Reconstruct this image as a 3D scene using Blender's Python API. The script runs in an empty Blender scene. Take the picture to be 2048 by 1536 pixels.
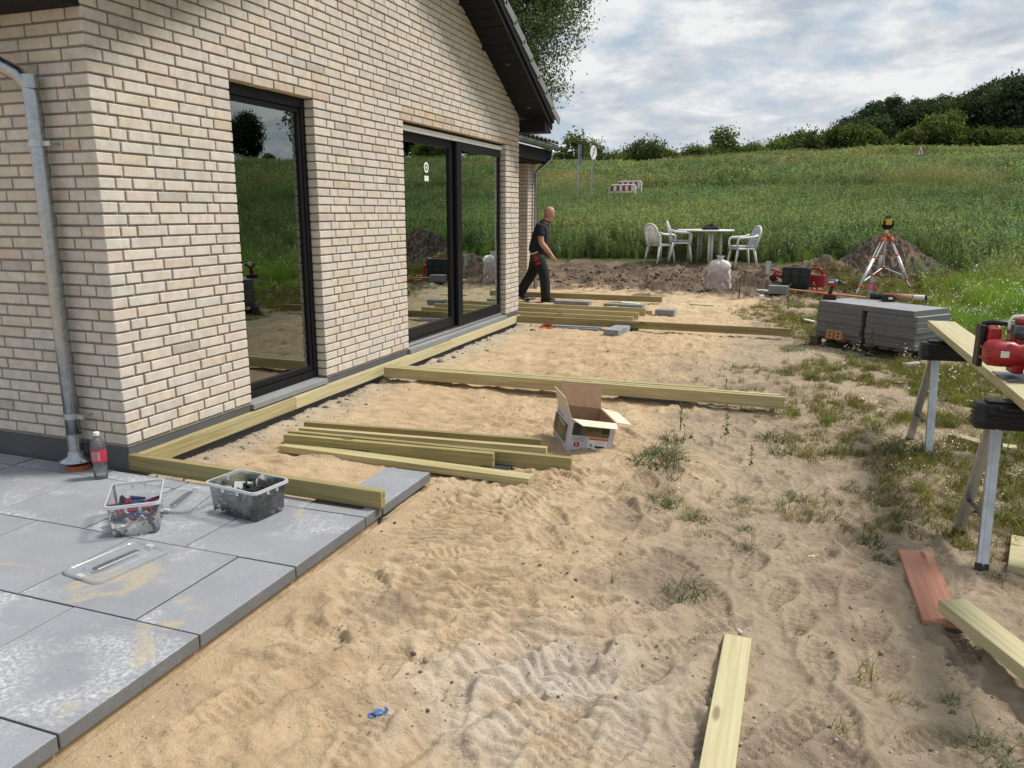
import bpy, bmesh, math, random
import numpy as np
from mathutils import Vector, Matrix, Euler
random.seed(7); RNG = np.random.default_rng(11)
SC = bpy.context.scene
COL = SC.collection
R = math.radians

# ------------------------------------------------------------------ camera
CAM = Vector((3.602, -3.3575, 1.3415)); YAW, PITCH, ROLL, FPX = -0.3445, 0.21796, 0.0023, 1552.5
F = Vector((math.sin(YAW)*math.cos(PITCH), math.cos(YAW)*math.cos(PITCH), -math.sin(PITCH)))
Rt0 = Vector((math.cos(YAW), -math.sin(YAW), 0)); Up0 = Rt0.cross(F)
Rt = math.cos(ROLL)*Rt0 + math.sin(ROLL)*Up0; Up = -math.sin(ROLL)*Rt0 + math.cos(ROLL)*Up0
cam = bpy.data.cameras.new('camera'); camo = bpy.data.objects.new('camera', cam); COL.objects.link(camo)
cam.sensor_width = 36; cam.lens = FPX*36/2048; cam.clip_end = 3000; cam.clip_start = 0.05
camo.matrix_world = Matrix(((Rt.x, Up.x, -F.x, CAM.x), (Rt.y, Up.y, -F.y, CAM.y), (Rt.z, Up.z, -F.z, CAM.z), (0, 0, 0, 1)))
SC.camera = camo
def ray(px, py):
    return F + Rt*((px-1024)/FPX) + Up*((768-py)/FPX)
def atz(px, py, z):
    d = ray(px, py); return CAM + d*((z-CAM.z)/d.z)
def aty(px, py, y):
    d = ray(px, py); return CAM + d*((y-CAM.y)/d.y)
def atx(px, py, x):
    d = ray(px, py); return CAM + d*((x-CAM.x)/d.x)

# ------------------------------------------------------------------ sky, sun, exposure
SUN_AZ, SUN_EL = R(58), R(54)          # azimuth from +y towards +x
w = bpy.data.worlds.new('World'); SC.world = w; w.use_nodes = True
nt = w.node_tree; N = nt.nodes; L = nt.links
bg = N['Background']; bg.inputs['Strength'].default_value = 0.1
sky = N.new('ShaderNodeTexSky'); sky.sky_type = 'NISHITA'; sky.sun_disc = False
sky.sun_elevation = SUN_EL; sky.sun_rotation = SUN_AZ; sky.air_density = 1.2; sky.dust_density = 1.5; sky.ozone_density = 1.2
tc = N.new('ShaderNodeTexCoord'); sep = N.new('ShaderNodeSeparateXYZ'); L.new(tc.outputs['Generated'], sep.inputs[0])
def wm(op, a, b=None, c=None):
    n = N.new('ShaderNodeMath'); n.operation = op
    for i, v in enumerate((a, b, c)):
        if v is None: continue
        if isinstance(v, (int, float)): n.inputs[i].default_value = v
        else: L.new(v, n.inputs[i])
    return n.outputs[0]
zz = wm('ADD', wm('MAXIMUM', sep.outputs[2], 0.0), 0.24)
comb = N.new('ShaderNodeCombineXYZ'); L.new(wm('DIVIDE', sep.outputs[0], zz), comb.inputs[0]); L.new(wm('DIVIDE', sep.outputs[1], zz), comb.inputs[1])
def wnoise(scale, detail, rough, off, dist=0.0):
    m = N.new('ShaderNodeMapping'); L.new(comb.outputs[0], m.inputs[0]); m.inputs['Location'].default_value = off
    n = N.new('ShaderNodeTexNoise'); L.new(m.outputs[0], n.inputs['Vector'])
    n.inputs['Scale'].default_value = scale; n.inputs['Detail'].default_value = detail; n.inputs['Roughness'].default_value = rough
    n.inputs['Distortion'].default_value = dist
    return n.outputs['Fac']
def wramp(fac, stops):
    r = N.new('ShaderNodeValToRGB'); L.new(fac, r.inputs[0]); e = r.color_ramp.elements
    while len(e) < len(stops): e.new(0.5)
    for i, (p, c) in enumerate(stops): e[i].position = p; e[i].color = (c[0], c[1], c[2], 1)
    return r.outputs['Color']
cover = wramp(wnoise(1.9, 10, 0.6, (3.1, 1.7, 0), 0.2), [(0.40, (0, 0, 0)), (0.53, (1, 1, 1))])
body = wramp(wnoise(3.6, 10, 0.6, (9.3, 4.2, 2), 0.25), [(0.36, (4.5, 5.15, 5.95)), (0.47, (6.5, 6.8, 7.15)), (0.58, (8.9, 8.9, 8.9))])
# haze whitening near the horizon
hz = wm('POWER', wm('SUBTRACT', 1.0, wm('MINIMUM', wm('MULTIPLY', wm('MAXIMUM', sep.outputs[2], 0.0), 2.6), 1.0)), 2.0)
def wmix(f, a, b):
    n = N.new('ShaderNodeMix'); n.data_type = 'RGBA'
    if isinstance(f, float): n.inputs[0].default_value = f
    else: L.new(f, n.inputs[0])
    for i, v in ((6, a), (7, b)):
        if isinstance(v, tuple): n.inputs[i].default_value = (*v, 1)
        else: L.new(v, n.inputs[i])
    return n.outputs[2]
blue = wmix(0.85, sky.outputs['Color'], (4.4, 5.5, 6.7))
c1 = wmix(cover, blue, body)
c2 = wmix(wm('MULTIPLY', hz, 0.4), c1, (7.7, 8.0, 8.25))
L.new(c2, bg.inputs['Color'])
sun = bpy.data.lights.new('sun', 'SUN'); suno = bpy.data.objects.new('sun', sun); COL.objects.link(suno)
sun.energy = 4.2; sun.angle = R(13); sun.color = (1.0, 0.955, 0.88)
sd = Vector((math.sin(SUN_AZ)*math.cos(SUN_EL), math.cos(SUN_AZ)*math.cos(SUN_EL), math.sin(SUN_EL)))
suno.rotation_euler = sd.to_track_quat('Z', 'Y').to_euler(); suno.location = (20, 20, 40)
vs = SC.view_settings; vs.view_transform = 'Standard'; vs.look = 'None'; vs.gamma = 1; vs.exposure = 0.0; vs.use_curve_mapping = False
SC.cycles.max_bounces = 7; SC.cycles.transparent_max_bounces = 12; SC.cycles.use_denoising = True
SC.cycles.sample_clamp_indirect = 6

# ------------------------------------------------------------------ tagging
def tag(o, label=None, cat=None, group=None, kind=None):
    if label: o['label'] = label
    if cat: o['category'] = cat
    if group: o['group'] = group
    if kind: o['kind'] = kind
    return o
def empty(name, loc=(0, 0, 0), rz=0.0, label=None, cat=None, group=None, rot=None):
    o = bpy.data.objects.new(name, None); COL.objects.link(o); o.location = loc; o.empty_display_size = 0.1
    o.rotation_euler = rot if rot else (0, 0, rz)
    return tag(o, label, cat, group)
def copy_tree(o, parent=None):
    c = o.copy(); COL.objects.link(c); c.parent = parent
    for ch in list(o.children): copy_tree(ch, c)
    return c

# ------------------------------------------------------------------ mesh builder
class MB:
    def __init__(s): s.v = []; s.f = []; s.mi = []; s.m = 0; s.M = None
    def add(s, vs, fs):
        b = len(s.v)
        for p in vs:
            p = Vector(p)
            if s.M is not None: p = s.M @ p
            s.v.append(tuple(p))
        for f in fs: s.f.append(tuple(b+i for i in f)); s.mi.append(s.m)
        return s
    def box(s, c, d, rot=None):
        M = Matrix.Translation(Vector(c)) @ (Euler(rot).to_matrix().to_4x4() if rot else Matrix.Identity(4))
        h = Vector(d)/2
        vs = [M @ Vector((sx*h.x, sy*h.y, sz*h.z)) for sx in (-1, 1) for sy in (-1, 1) for sz in (-1, 1)]
        return s.add(vs, [(0, 1, 3, 2), (4, 6, 7, 5), (0, 4, 5, 1), (2, 3, 7, 6), (0, 2, 6, 4), (1, 5, 7, 3)])
    def bb(s, a, b):
        a = Vector(a); b = Vector(b); return s.box((a+b)/2, b-a)
    def hexa(s, bot, top):   # two quads of 4 pts, counter-clockwise from above
        return s.add(list(bot)+list(top), [(3, 2, 1, 0), (4, 5, 6, 7), (0, 1, 5, 4), (1, 2, 6, 5), (2, 3, 7, 6), (3, 0, 4, 7)])
    def cyl(s, p0, p1, r0, r1=None, n=12, caps=True):
        r1 = r0 if r1 is None else r1
        p0 = Vector(p0); p1 = Vector(p1); d = (p1-p0).normalized()
        a = d.orthogonal().normalized(); b = d.cross(a)
        vs = []
        for p, r in ((p0, r0), (p1, r1)):
            for i in range(n):
                t = 2*math.pi*i/n; vs.append(p + (a*math.cos(t)+b*math.sin(t))*r)
        fs = [(i, (i+1) % n, n+(i+1) % n, n+i) for i in range(n)]
        if caps: fs += [tuple(range(n-1, -1, -1)), tuple(range(n, 2*n))]
        return s.add(vs, fs)
    def lathe(s, prof, c=(0, 0, 0), n=20, sx=1, sy=1):   # prof [(r,z)...]
        c = Vector(c); vs = []; fs = []
        for r, z in prof:
            for i in range(n):
                t = 2*math.pi*i/n; vs.append(c+Vector((r*sx*math.cos(t), r*sy*math.sin(t), z)))
        for k in range(len(prof)-1):
            for i in range(n):
                j = (i+1) % n; fs.append((k*n+i, k*n+j, (k+1)*n+j, (k+1)*n+i))
        if prof[0][0] > 1e-4: fs.append(tuple(range(n-1, -1, -1)))
        if prof[-1][0] > 1e-4: fs.append(tuple((len(prof)-1)*n+i for i in range(n)))
        return s.add(vs, fs)
    def tube(s, path, r, n=8, up=None, flat=1.0, caps=True):   # r may be a list
        path = [Vector(p) for p in path]; m = len(path)
        rs = r if isinstance(r, (list, tuple)) else [r]*m
        vs = []; a = None
        for k, p in enumerate(path):
            d = (path[min(k+1, m-1)]-path[max(k-1, 0)]).normalized()
            if a is None: a = (Vector(up) - d*d.dot(Vector(up))).normalized() if up else d.orthogonal().normalized()
            else: a = (a - d*a.dot(d)).normalized()
            b = d.cross(a)
            for i in range(n):
                t = 2*math.pi*i/n; vs.append(p + (a*math.cos(t)*flat+b*math.sin(t))*rs[k])
        fs = [(k*n+i, k*n+(i+1) % n, (k+1)*n+(i+1) % n, (k+1)*n+i) for k in range(m-1) for i in range(n)]
        if caps: fs += [tuple(range(n-1, -1, -1)), tuple((m-1)*n+i for i in range(n))]
        return s.add(vs, fs)
    def prism(s, poly, z0, z1, M=None):   # poly in xy
        n = len(poly); vs = [Vector((x, y, z0)) for x, y in poly]+[Vector((x, y, z1)) for x, y in poly]
        if M is not None: vs = [M @ v for v in vs]
        return s.add(vs, [tuple(range(n-1, -1, -1)), tuple(range(n, 2*n))]+[(i, (i+1) % n, n+(i+1) % n, n+i) for i in range(n)])
    def quad(s, a, b, c, d): return s.add([a, b, c, d], [(0, 1, 2, 3)])
    def mesh(s, name='mesh'):
        me = bpy.data.meshes.new(name); me.from_pydata(s.v, [], s.f); me.update()
        if any(s.mi): me.polygons.foreach_set('material_index', s.mi)
        bm = bmesh.new(); bm.from_mesh(me); bmesh.ops.recalc_face_normals(bm, faces=bm.faces); bm.to_mesh(me); bm.free()
        return me
    def build(s, name, mat, parent=None, smooth=False, bevel=0, seg=2, loc=None, rot=None):
        me = s.mesh(name)
        for m in (mat if isinstance(mat, (list, tuple)) else [mat]): me.materials.append(m)
        return link(name, me, parent, smooth, bevel, seg, loc, rot)
def link(name, me, parent=None, smooth=False, bevel=0, seg=2, loc=None, rot=None):
    if smooth:
        if smooth is True: me.polygons.foreach_set('use_smooth', [True]*len(me.polygons))
        else: me.shade_auto(smooth) if hasattr(me, 'shade_auto') else None
    o = bpy.data.objects.new(name, me); COL.objects.link(o)
    if parent: o.parent = parent
    if loc is not None: o.location = loc
    if rot is not None: o.rotation_euler = rot
    if bevel:
        b = o.modifiers.new('bevel', 'BEVEL'); b.width = bevel; b.segments = seg; b.limit_method = 'ANGLE'; b.angle_limit = R(35)
    return o
def smooth_angle(o, deg=40):
    me = o.data; me.polygons.foreach_set('use_smooth', [True]*len(me.polygons))
    bm = bmesh.new(); bm.from_mesh(me)
    for e in bm.edges:
        if len(e.link_faces) != 2 or e.calc_face_angle(0) > R(deg): e.smooth = False
    bm.to_mesh(me); bm.free(); return o
def np_mesh(name, v, f, mat, parent=None, smooth=False, cols=None):   # v (n,3), f (m,k) arrays
    me = bpy.data.meshes.new(name); n, k = f.shape
    me.vertices.add(len(v)); me.vertices.foreach_set('co', np.ascontiguousarray(v, dtype=np.float32).ravel())
    me.loops.add(n*k); me.loops.foreach_set('vertex_index', np.ascontiguousarray(f, dtype=np.int32).ravel())
    me.polygons.add(n); me.polygons.foreach_set('loop_start', np.arange(0, n*k, k, dtype=np.int32))
    if smooth: me.polygons.foreach_set('use_smooth', np.ones(n, dtype=bool))
    me.update(calc_edges=True)
    for nm, c in (cols or {}).items():
        a = me.attributes.new(nm, 'FLOAT_COLOR', 'POINT'); cc = np.ones((len(v), 4), dtype=np.float32); cc[:, :3] = c
        a.data.foreach_set('color', cc.ravel())
    me.materials.append(mat)
    o = bpy.data.objects.new(name, me); COL.objects.link(o)
    if parent: o.parent = parent
    return o

# ------------------------------------------------------------------ numpy noise
def _h(i, j, seed):
    n = (i.astype(np.int64)*374761393 + j.astype(np.int64)*668265263 + seed*1274126177) & 0x7fffffff
    n = ((n ^ (n >> 13))*1274126177) & 0x7fffffff
    return ((n ^ (n >> 16)) & 0xffff)/65535.0
def vnoise(x, y, seed=0):
    i = np.floor(x); j = np.floor(y); u = x-i; v = y-j; u = u*u*u*(u*(u*6-15)+10); v = v*v*v*(v*(v*6-15)+10)
    a = _h(i, j, seed); b = _h(i+1, j, seed); c = _h(i, j+1, seed); d = _h(i+1, j+1, seed)
    return (a*(1-u)+b*u)*(1-v)+(c*(1-u)+d*u)*v
def fbm(x, y, seed=0, oct=4, gain=0.5):
    s = 0; a = 1; t = 0
    for k in range(oct):
        s = s+a*vnoise(x*2**k+k*17.3, y*2**k-k*9.1, seed+k); t += a; a *= gain
    return s/t
def sstep(a, b, x):
    t = np.clip((x-a)/(b-a), 0, 1); return t*t*(3-2*t)

# ------------------------------------------------------------------ materials
class NT:
    def __init__(s, name):
        s.mat = bpy.data.materials.new(name); s.mat.use_nodes = True; s.t = s.mat.node_tree; s.n = s.t.nodes; s.l = s.t.links
        s.b = s.n['Principled BSDF']; s.out = s.n['Material Output']
    def node(s, typ, **kw):
        n = s.n.new(typ)
        for k, v in kw.items(): setattr(n, k, v)
        return n
    def put(s, v, sock):
        if v is None: return
        if hasattr(v, 'is_linked') or isinstance(v, bpy.types.NodeSocket): s.l.new(v, sock)
        elif isinstance(v, (tuple, list)) and len(v) == 3 and sock.type == 'RGBA': sock.default_value = (*v, 1)
        else: sock.default_value = v
    def math(s, op, a, b=None, clamp=False):
        n = s.node('ShaderNodeMath', operation=op, use_clamp=clamp); s.put(a, n.inputs[0])
        if b is not None: s.put(b, n.inputs[1])
        return n.outputs[0]
    def mix(s, f, a, b, mode='MIX'):
        n = s.node('ShaderNodeMix', data_type='RGBA', blend_type=mode); s.put(f, n.inputs[0]); s.put(a, n.inputs[6]); s.put(b, n.inputs[7]); return n.outputs[2]
    def coord(s, scale=(1, 1, 1), kind='Object', rnd=False, rot=(0, 0, 0), loc=(0, 0, 0)):
        tc = s.node('ShaderNodeTexCoord'); v = tc.outputs[kind]
        if kind == 'World': v = s.node('ShaderNodeNewGeometry').outputs['Position']
        if rnd:
            oi = s.node('ShaderNodeObjectInfo'); m = s.math('MULTIPLY', oi.outputs['Random'], 37.0)
            a = s.node('ShaderNodeVectorMath', operation='ADD'); s.l.new(v, a.inputs[0]); s.l.new(m, a.inputs[1]); v = a.outputs[0]
        mp = s.node('ShaderNodeMapping'); s.l.new(v, mp.inputs[0]); mp.inputs['Scale'].default_value = scale; mp.inputs['Rotation'].default_value = rot; mp.inputs['Location'].default_value = loc
        return mp.outputs[0]
    def pos(s, scale=(1, 1, 1), loc=(0, 0, 0)):
        mp = s.node('ShaderNodeMapping'); s.l.new(s.node('ShaderNodeNewGeometry').outputs['Position'], mp.inputs[0]); mp.inputs['Scale'].default_value = scale; mp.inputs['Location'].default_value = loc
        return mp.outputs[0]
    def noise(s, vec, scale, detail=4, rough=0.55, dist=0):
        n = s.node('ShaderNodeTexNoise'); s.l.new(vec, n.inputs['Vector']); n.inputs['Scale'].default_value = scale
        n.inputs['Detail'].default_value = detail; n.inputs['Roughness'].default_value = rough; n.inputs['Distortion'].default_value = dist
        return n.outputs['Fac']
    def vor(s, vec, scale, feature='F1', out='Distance'):
        n = s.node('ShaderNodeTexVoronoi', feature=feature); s.l.new(vec, n.inputs['Vector']); n.inputs['Scale'].default_value = scale; return n.outputs[out]
    def ramp(s, fac, stops, out='Color'):
        r = s.node('ShaderNodeValToRGB'); s.l.new(fac, r.inputs[0]); e = r.color_ramp.elements
        while len(e) < len(stops): e.new(0.5)
        for i, (p, c) in enumerate(stops):
            if not isinstance(c, (tuple, list)): c = (c, c, c)
            e[i].position = p; e[i].color = (*c, 1)
        return r.outputs[out]
    def bump(s, h, strength, dist=0.002, normal=None):
        n = s.node('ShaderNodeBump'); s.l.new(h, n.inputs['Height']); n.inputs['Strength'].default_value = strength; n.inputs['Distance'].default_value = dist
        if normal: s.l.new(normal, n.inputs['Normal'])
        return n.outputs[0]
    def done(s, col=None, rough=None, normal=None, **kw):
        s.put(col, s.b.inputs['Base Color']); s.put(rough, s.b.inputs['Roughness'])
        if normal is not None: s.l.new(normal, s.b.inputs['Normal'])
        for k, v in kw.items(): s.put(v, s.b.inputs[k])
        return s.mat
def pm(name, c1, c2=None, scale=20, rough=0.6, bump=0.0, metallic=0.0, spec=0.5, dist=0.002, detail=4, rnd=False, **kw):
    """plain procedural material: two tones mixed by noise, a little roughness variation, optional relief"""
    t = NT(name); c2 = c2 or tuple(min(1, c*0.82) for c in c1)
    v = t.coord(rnd=rnd); f = t.noise(v, scale, detail)
    col = t.ramp(f, [(0.35, c2), (0.65, c1)])
    ro = t.ramp(t.noise(v, scale*2.3, 3), [(0.3, max(0, rough-0.08)), (0.7, min(1, rough+0.08))])
    nm = t.bump(t.noise(v, scale*3, 5), bump, dist) if bump else None
    return t.done(col, ro, nm, Metallic=metallic, **{'Specular IOR Level': spec}, **kw)
def wood(name, a, b, dark, rough=0.62, grain=1.0):
    t = NT(name); v = t.coord((1.0, 16, 16), rnd=True)
    g = t.noise(v, 1.6*grain, 5, 0.6, 0.8)
    w_ = t.node('ShaderNodeTexWave', wave_type='RINGS', rings_direction='X'); t.l.new(t.coord((0.25, 5, 5), rnd=True), w_.inputs['Vector'])
    w_.inputs['Scale'].default_value = 3.2; w_.inputs['Distortion'].default_value = 5; w_.inputs['Detail'].default_value = 3; w_.inputs['Detail Scale'].default_value = 1.2
    c = t.mix(t.ramp(g, [(.34, 0), (.64, 1)]), b, a); fib = t.noise(t.coord((1.6, 75, 75), rnd=True), 1.0, 3, .6); c = t.mix(t.ramp(fib, [(.36, .5), (.5, 0)]), c, dark); c = t.mix(t.math('MULTIPLY', t.ramp(w_.outputs['Fac'], [(0.5, 0), (0.95, 1)]), 0.22), c, dark)
    kn = t.vor(t.coord((2.2, 7.5, 7.5), rnd=True), 1.0)
    k = t.ramp(kn, [(0.07, 1), (0.115, 0)])
    c = t.mix(t.math('MULTIPLY', k, 0.9), c, (dark[0]*.55, dark[1]*.5, dark[2]*.5))
    oi_ = t.node('ShaderNodeObjectInfo'); hs_ = t.node('ShaderNodeHueSaturation'); t.l.new(c, hs_.inputs['Color']); t.put(t.ramp(oi_.outputs['Random'], [(0, .82), (1, 1.15)]), hs_.inputs['Value']); t.put(t.ramp(oi_.outputs['Random'], [(0, .49), (.5, .505), (1, .495)]), hs_.inputs['Hue']); c = hs_.outputs[0]
    big = t.noise(t.coord((0.7, 2, 2), rnd=True), 1.3, 3)
    c = t.mix(t.ramp(big, [(0.4, 0.0), (0.7, 0.45)]), c, tuple(min(1, x*1.12) for x in a))
    nm = t.bump(t.noise(t.coord((2, 60, 60), rnd=True), 3, 4), 0.35, 0.0015)
    return t.done(c, rough, nm, **{'Specular IOR Level': 0.3})
MT = {}
MT['pine'] = wood('treated_pine', (0.47, 0.415, 0.225), (0.33, 0.285, 0.135), (0.18, 0.13, 0.052))
MT['pine_dark'] = wood('treated_pine_weathered', (0.36, 0.31, 0.14), (0.25, 0.21, 0.085), (0.14, 0.098, 0.036))
MT['pine_pale'] = wood('dry_pine', (0.51, 0.46, 0.285), (0.42, 0.375, 0.21), (0.31, 0.245, 0.12))
MT['redwood'] = wood('red_stained_wood', (0.56, 0.275, 0.175), (0.48, 0.225, 0.14), (0.36, 0.15, 0.09), grain=1.3)
MT['oldwood'] = wood('grey_weathered_wood', (0.13, 0.10, 0.075), (0.085, 0.065, 0.05), (0.05, 0.04, 0.03))
MT['black'] = pm('black_plastic', (0.007, 0.0075, 0.009), (0.012, 0.0125, 0.014), 60, 0.42, 0.05, spec=0.4)
MT['black_frame'] = pm('black_powder_coat', (0.0045, 0.005, 0.007), (0.006, 0.0065, 0.0085), 40, 0.45, spec=0.3)
MT['navy_board'] = pm('black_painted_boards', (0.0035, 0.004, 0.007), (0.006, 0.0065, 0.0095), 30, 0.6, 0.1, spec=0.25)
MT['red'] = pm('red_plastic', (0.36, 0.018, 0.022), (0.28, 0.012, 0.016), 40, 0.38)
MT['orange'] = pm('orange_plastic', (0.55, 0.11, 0.03), (0.45, 0.08, 0.02), 40, 0.5)
MT['yellow'] = pm('yellow_plastic', (0.72, 0.48, 0.03), (0.66, 0.42, 0.02), 40, 0.45)
MT['white'] = pm('white_plastic', (0.78, 0.78, 0.76), (0.70, 0.70, 0.68), 9, 0.42)
MT['dirty_white'] = pm('grubby_white_plastic', (0.74, 0.73, 0.70), (0.55, 0.53, 0.49), 7, 0.5)
MT['alu'] = pm('brushed_aluminium', (0.72, 0.73, 0.74), (0.6, 0.61, 0.62), 25, 0.38, metallic=0.9)
MT['legwhite'] = pm('pale_anodised_tube', (0.66, 0.68, 0.70), (0.56, 0.58, 0.6), 25, 0.4, metallic=0.25)
MT['steel'] = pm('galvanised_leg', (0.50, 0.53, 0.56), (0.40, 0.43, 0.46), 18, 0.36, metallic=0.85)
MT['steel_dark'] = pm('grey_cast_metal', (0.16, 0.17, 0.18), (0.12, 0.13, 0.14), 30, 0.45, metallic=0.6)
MT['rubber'] = pm('dark_rubber', (0.02, 0.021, 0.022), (0.03, 0.031, 0.032), 50, 0.7, 0.1)
MT['blue'] = pm('blue_plastic', (0.07, 0.19, 0.42), (0.05, 0.14, 0.36), 40, 0.4); MT['navy'] = pm('navy_plastic', (0.012, 0.03, 0.13), (0.01, 0.02, 0.09), 40, 0.4)
MT['card'] = pm('brown_cardboard', (0.36, 0.225, 0.135), (0.31, 0.19, 0.11), 30, 0.8, 0.05)
MT['card_edge'] = pm('pale_cardboard', (0.66, 0.58, 0.45), (0.6, 0.52, 0.4), 30, 0.8)
MT['card_print'] = pm('grey_white_carton', (0.50, 0.50, 0.56), (0.46, 0.46, 0.52), 10, 0.6)
MT['paper'] = pm('white_paper', (0.75, 0.75, 0.74), (0.7, 0.7, 0.69), 20, 0.7)
MT['ink'] = pm('dark_ink', (0.02, 0.025, 0.06), (0.025, 0.03, 0.07), 20, 0.6)
MT['soil'] = pm('soil', (0.11, 0.08, 0.056), (0.07, 0.05, 0.036), 18, 0.9, 0.6, dist=0.01)
def galv():
    t = NT('galvanised_zinc'); v = t.coord()
    vo = t.vor(v, 55, out='Color'); sp = t.math('MULTIPLY', t.node('ShaderNodeRGBToBW').outputs[0], 1)
    bw = t.node('ShaderNodeRGBToBW'); t.l.new(vo, bw.inputs[0])
    c = t.ramp(bw.outputs[0], [(0.2, (0.33, 0.36, 0.385)), (0.8, (0.40, 0.43, 0.455))])
    c = t.mix(t.ramp(t.noise(v, 9, 4), [(0.5, 0), (0.8, 0.3)]), c, (0.5, 0.53, 0.55))
    return t.done(c, t.ramp(bw.outputs[0], [(0, 0.24), (1, 0.36)]), t.bump(t.noise(v, 6, 3), 0.1, 0.003), Metallic=1.0)
MT['zinc'] = galv()
def concrete(name, a, b, eff=0.0, stain=0.0, rnd=True):
    t = NT(name); v = t.coord(rnd=rnd); f = t.noise(v, 3.2, 5, 0.6); c = t.ramp(f, [(0.3, b), (0.7, a)])
    sp = t.noise(v, 210, 2); c = t.mix(t.ramp(sp, [(0.35, 0.35), (0.5, 0)]), c, tuple(x*0.55 for x in b))
    c = t.mix(t.ramp(t.noise(v, 160, 2), [(0.6, 0), (0.75, 0.4)]), c, tuple(min(1, x*1.6) for x in a))
    if eff:
        m = t.math('MULTIPLY', t.ramp(t.noise(v, 2.1, 5, 0.62, 0.4), [(0.53, 0), (0.70, 1)]), t.ramp(t.noise(v, 55, 5, 0.75), [(0.44, 0), (0.62, 1)]))
        c = t.mix(t.math('MULTIPLY', m, eff), c, (0.72, 0.73, 0.75))
    if stain:
        p = t.pos(); m = t.ramp(t.noise(p, 2.3, 6, 0.6, 0.5), [(0.59, 0), (0.635, 1)])
        m = t.math('MULTIPLY', m, t.ramp(t.noise(p, 60, 3), [(0.3, 0.4), (0.6, 1)]))
        c = t.mix(t.math('MULTIPLY', m, stain), c, (0.40, 0.34, 0.235))
    nm = t.bump(t.noise(v, 140, 4), 0.35, 0.0012)
    return t.done(c, 0.78, nm, **{'Specular IOR Level': 0.35})
MT['slab'] = concrete('concrete_slab', (0.30, 0.31, 0.335), (0.235, 0.243, 0.265), 0.75, 0.85)
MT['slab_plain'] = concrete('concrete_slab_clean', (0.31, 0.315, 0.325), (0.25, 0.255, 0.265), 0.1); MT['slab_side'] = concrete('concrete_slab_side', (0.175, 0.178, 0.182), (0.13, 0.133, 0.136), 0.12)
MT['block'] = concrete('concrete_block', (0.27, 0.275, 0.28), (0.19, 0.195, 0.2), 0.5)
MT['plinth'] = concrete('plinth_render', (0.105, 0.108, 0.115), (0.08, 0.083, 0.09), 0.0)
MT['sill'] = concrete('slate_sill', (0.25, 0.255, 0.26), (0.2, 0.205, 0.21), 0.15)
def glass_pane():
    t = NT('window_glass'); fr = t.node('ShaderNodeFresnel'); fr.inputs['IOR'].default_value = 1.52
    f = t.math('MULTIPLY', fr.outputs[0], 4.4, True)
    gl = t.node('ShaderNodeBsdfGlossy'); gl.inputs['Roughness'].default_value = 0.0; gl.inputs['Color'].default_value = (0.86, 0.95, 0.93, 1)
    tr = t.node('ShaderNodeBsdfTransparent'); tr.inputs['Color'].default_value = (0.62, 0.80, 0.70, 1)
    mx = t.node('ShaderNodeMixShader'); t.l.new(f, mx.inputs[0]); t.l.new(tr.outputs[0], mx.inputs[1]); t.l.new(gl.outputs[0], mx.inputs[2]); t.l.new(mx.outputs[0], t.out.inputs[0])
    nm = t.bump(t.noise(t.coord(), 1.3, 2), 0.05, 0.01); t.l.new(nm, gl.inputs['Normal'])
    return t.mat
MT['glass'] = glass_pane()
def clear_plastic(name, tint, alpha, rough=0.12):
    t = NT(name); fr = t.node('ShaderNodeFresnel'); fr.inputs['IOR'].default_value = 1.5
    tr = t.node('ShaderNodeBsdfTransparent'); tr.inputs['Color'].default_value = (*tint, 1)
    df = t.node('ShaderNodeBsdfDiffuse'); df.inputs['Color'].default_value = (0.90, 0.93, 0.96, 1)
    tl = t.node('ShaderNodeBsdfTranslucent'); tl.inputs['Color'].default_value = (0.90, 0.93, 0.96, 1)
    gl = t.node('ShaderNodeBsdfGlossy'); gl.inputs['Roughness'].default_value = rough
    a = t.node('ShaderNodeMixShader'); a.inputs[0].default_value = 0.5; t.l.new(df.outputs[0], a.inputs[1]); t.l.new(tl.outputs[0], a.inputs[2])
    b = t.node('ShaderNodeMixShader'); t.put(t.ramp(t.noise(t.coord(), 14, 3), [(0.3, max(0, alpha-0.06)), (0.7, alpha+0.06)]), b.inputs[0]); t.l.new(tr.outputs[0], b.inputs[1]); t.l.new(a.outputs[0], b.inputs[2])
    c = t.node('ShaderNodeMixShader'); t.l.new(t.math('MULTIPLY', fr.outputs[0], 0.9, True), c.inputs[0]); t.l.new(b.outputs[0], c.inputs[1]); t.l.new(gl.outputs[0], c.inputs[2])
    t.l.new(c.outputs[0], t.out.inputs[0]); return t.mat
MT['clear'] = clear_plastic('clear_tub_plastic', (0.97, 0.985, 1.0), 0.12)
MT['clear_rim'] = clear_plastic('clear_rim_plastic', (0.97, 0.99, 1.0), 0.78); MT['lid_clear'] = clear_plastic('clear_lid_plastic', (0.96, 0.98, 1.0), 0.36)
MT['pet'] = clear_plastic('clear_bottle_plastic', (0.88, 0.91, 0.92), 0.13, 0.05)
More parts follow.
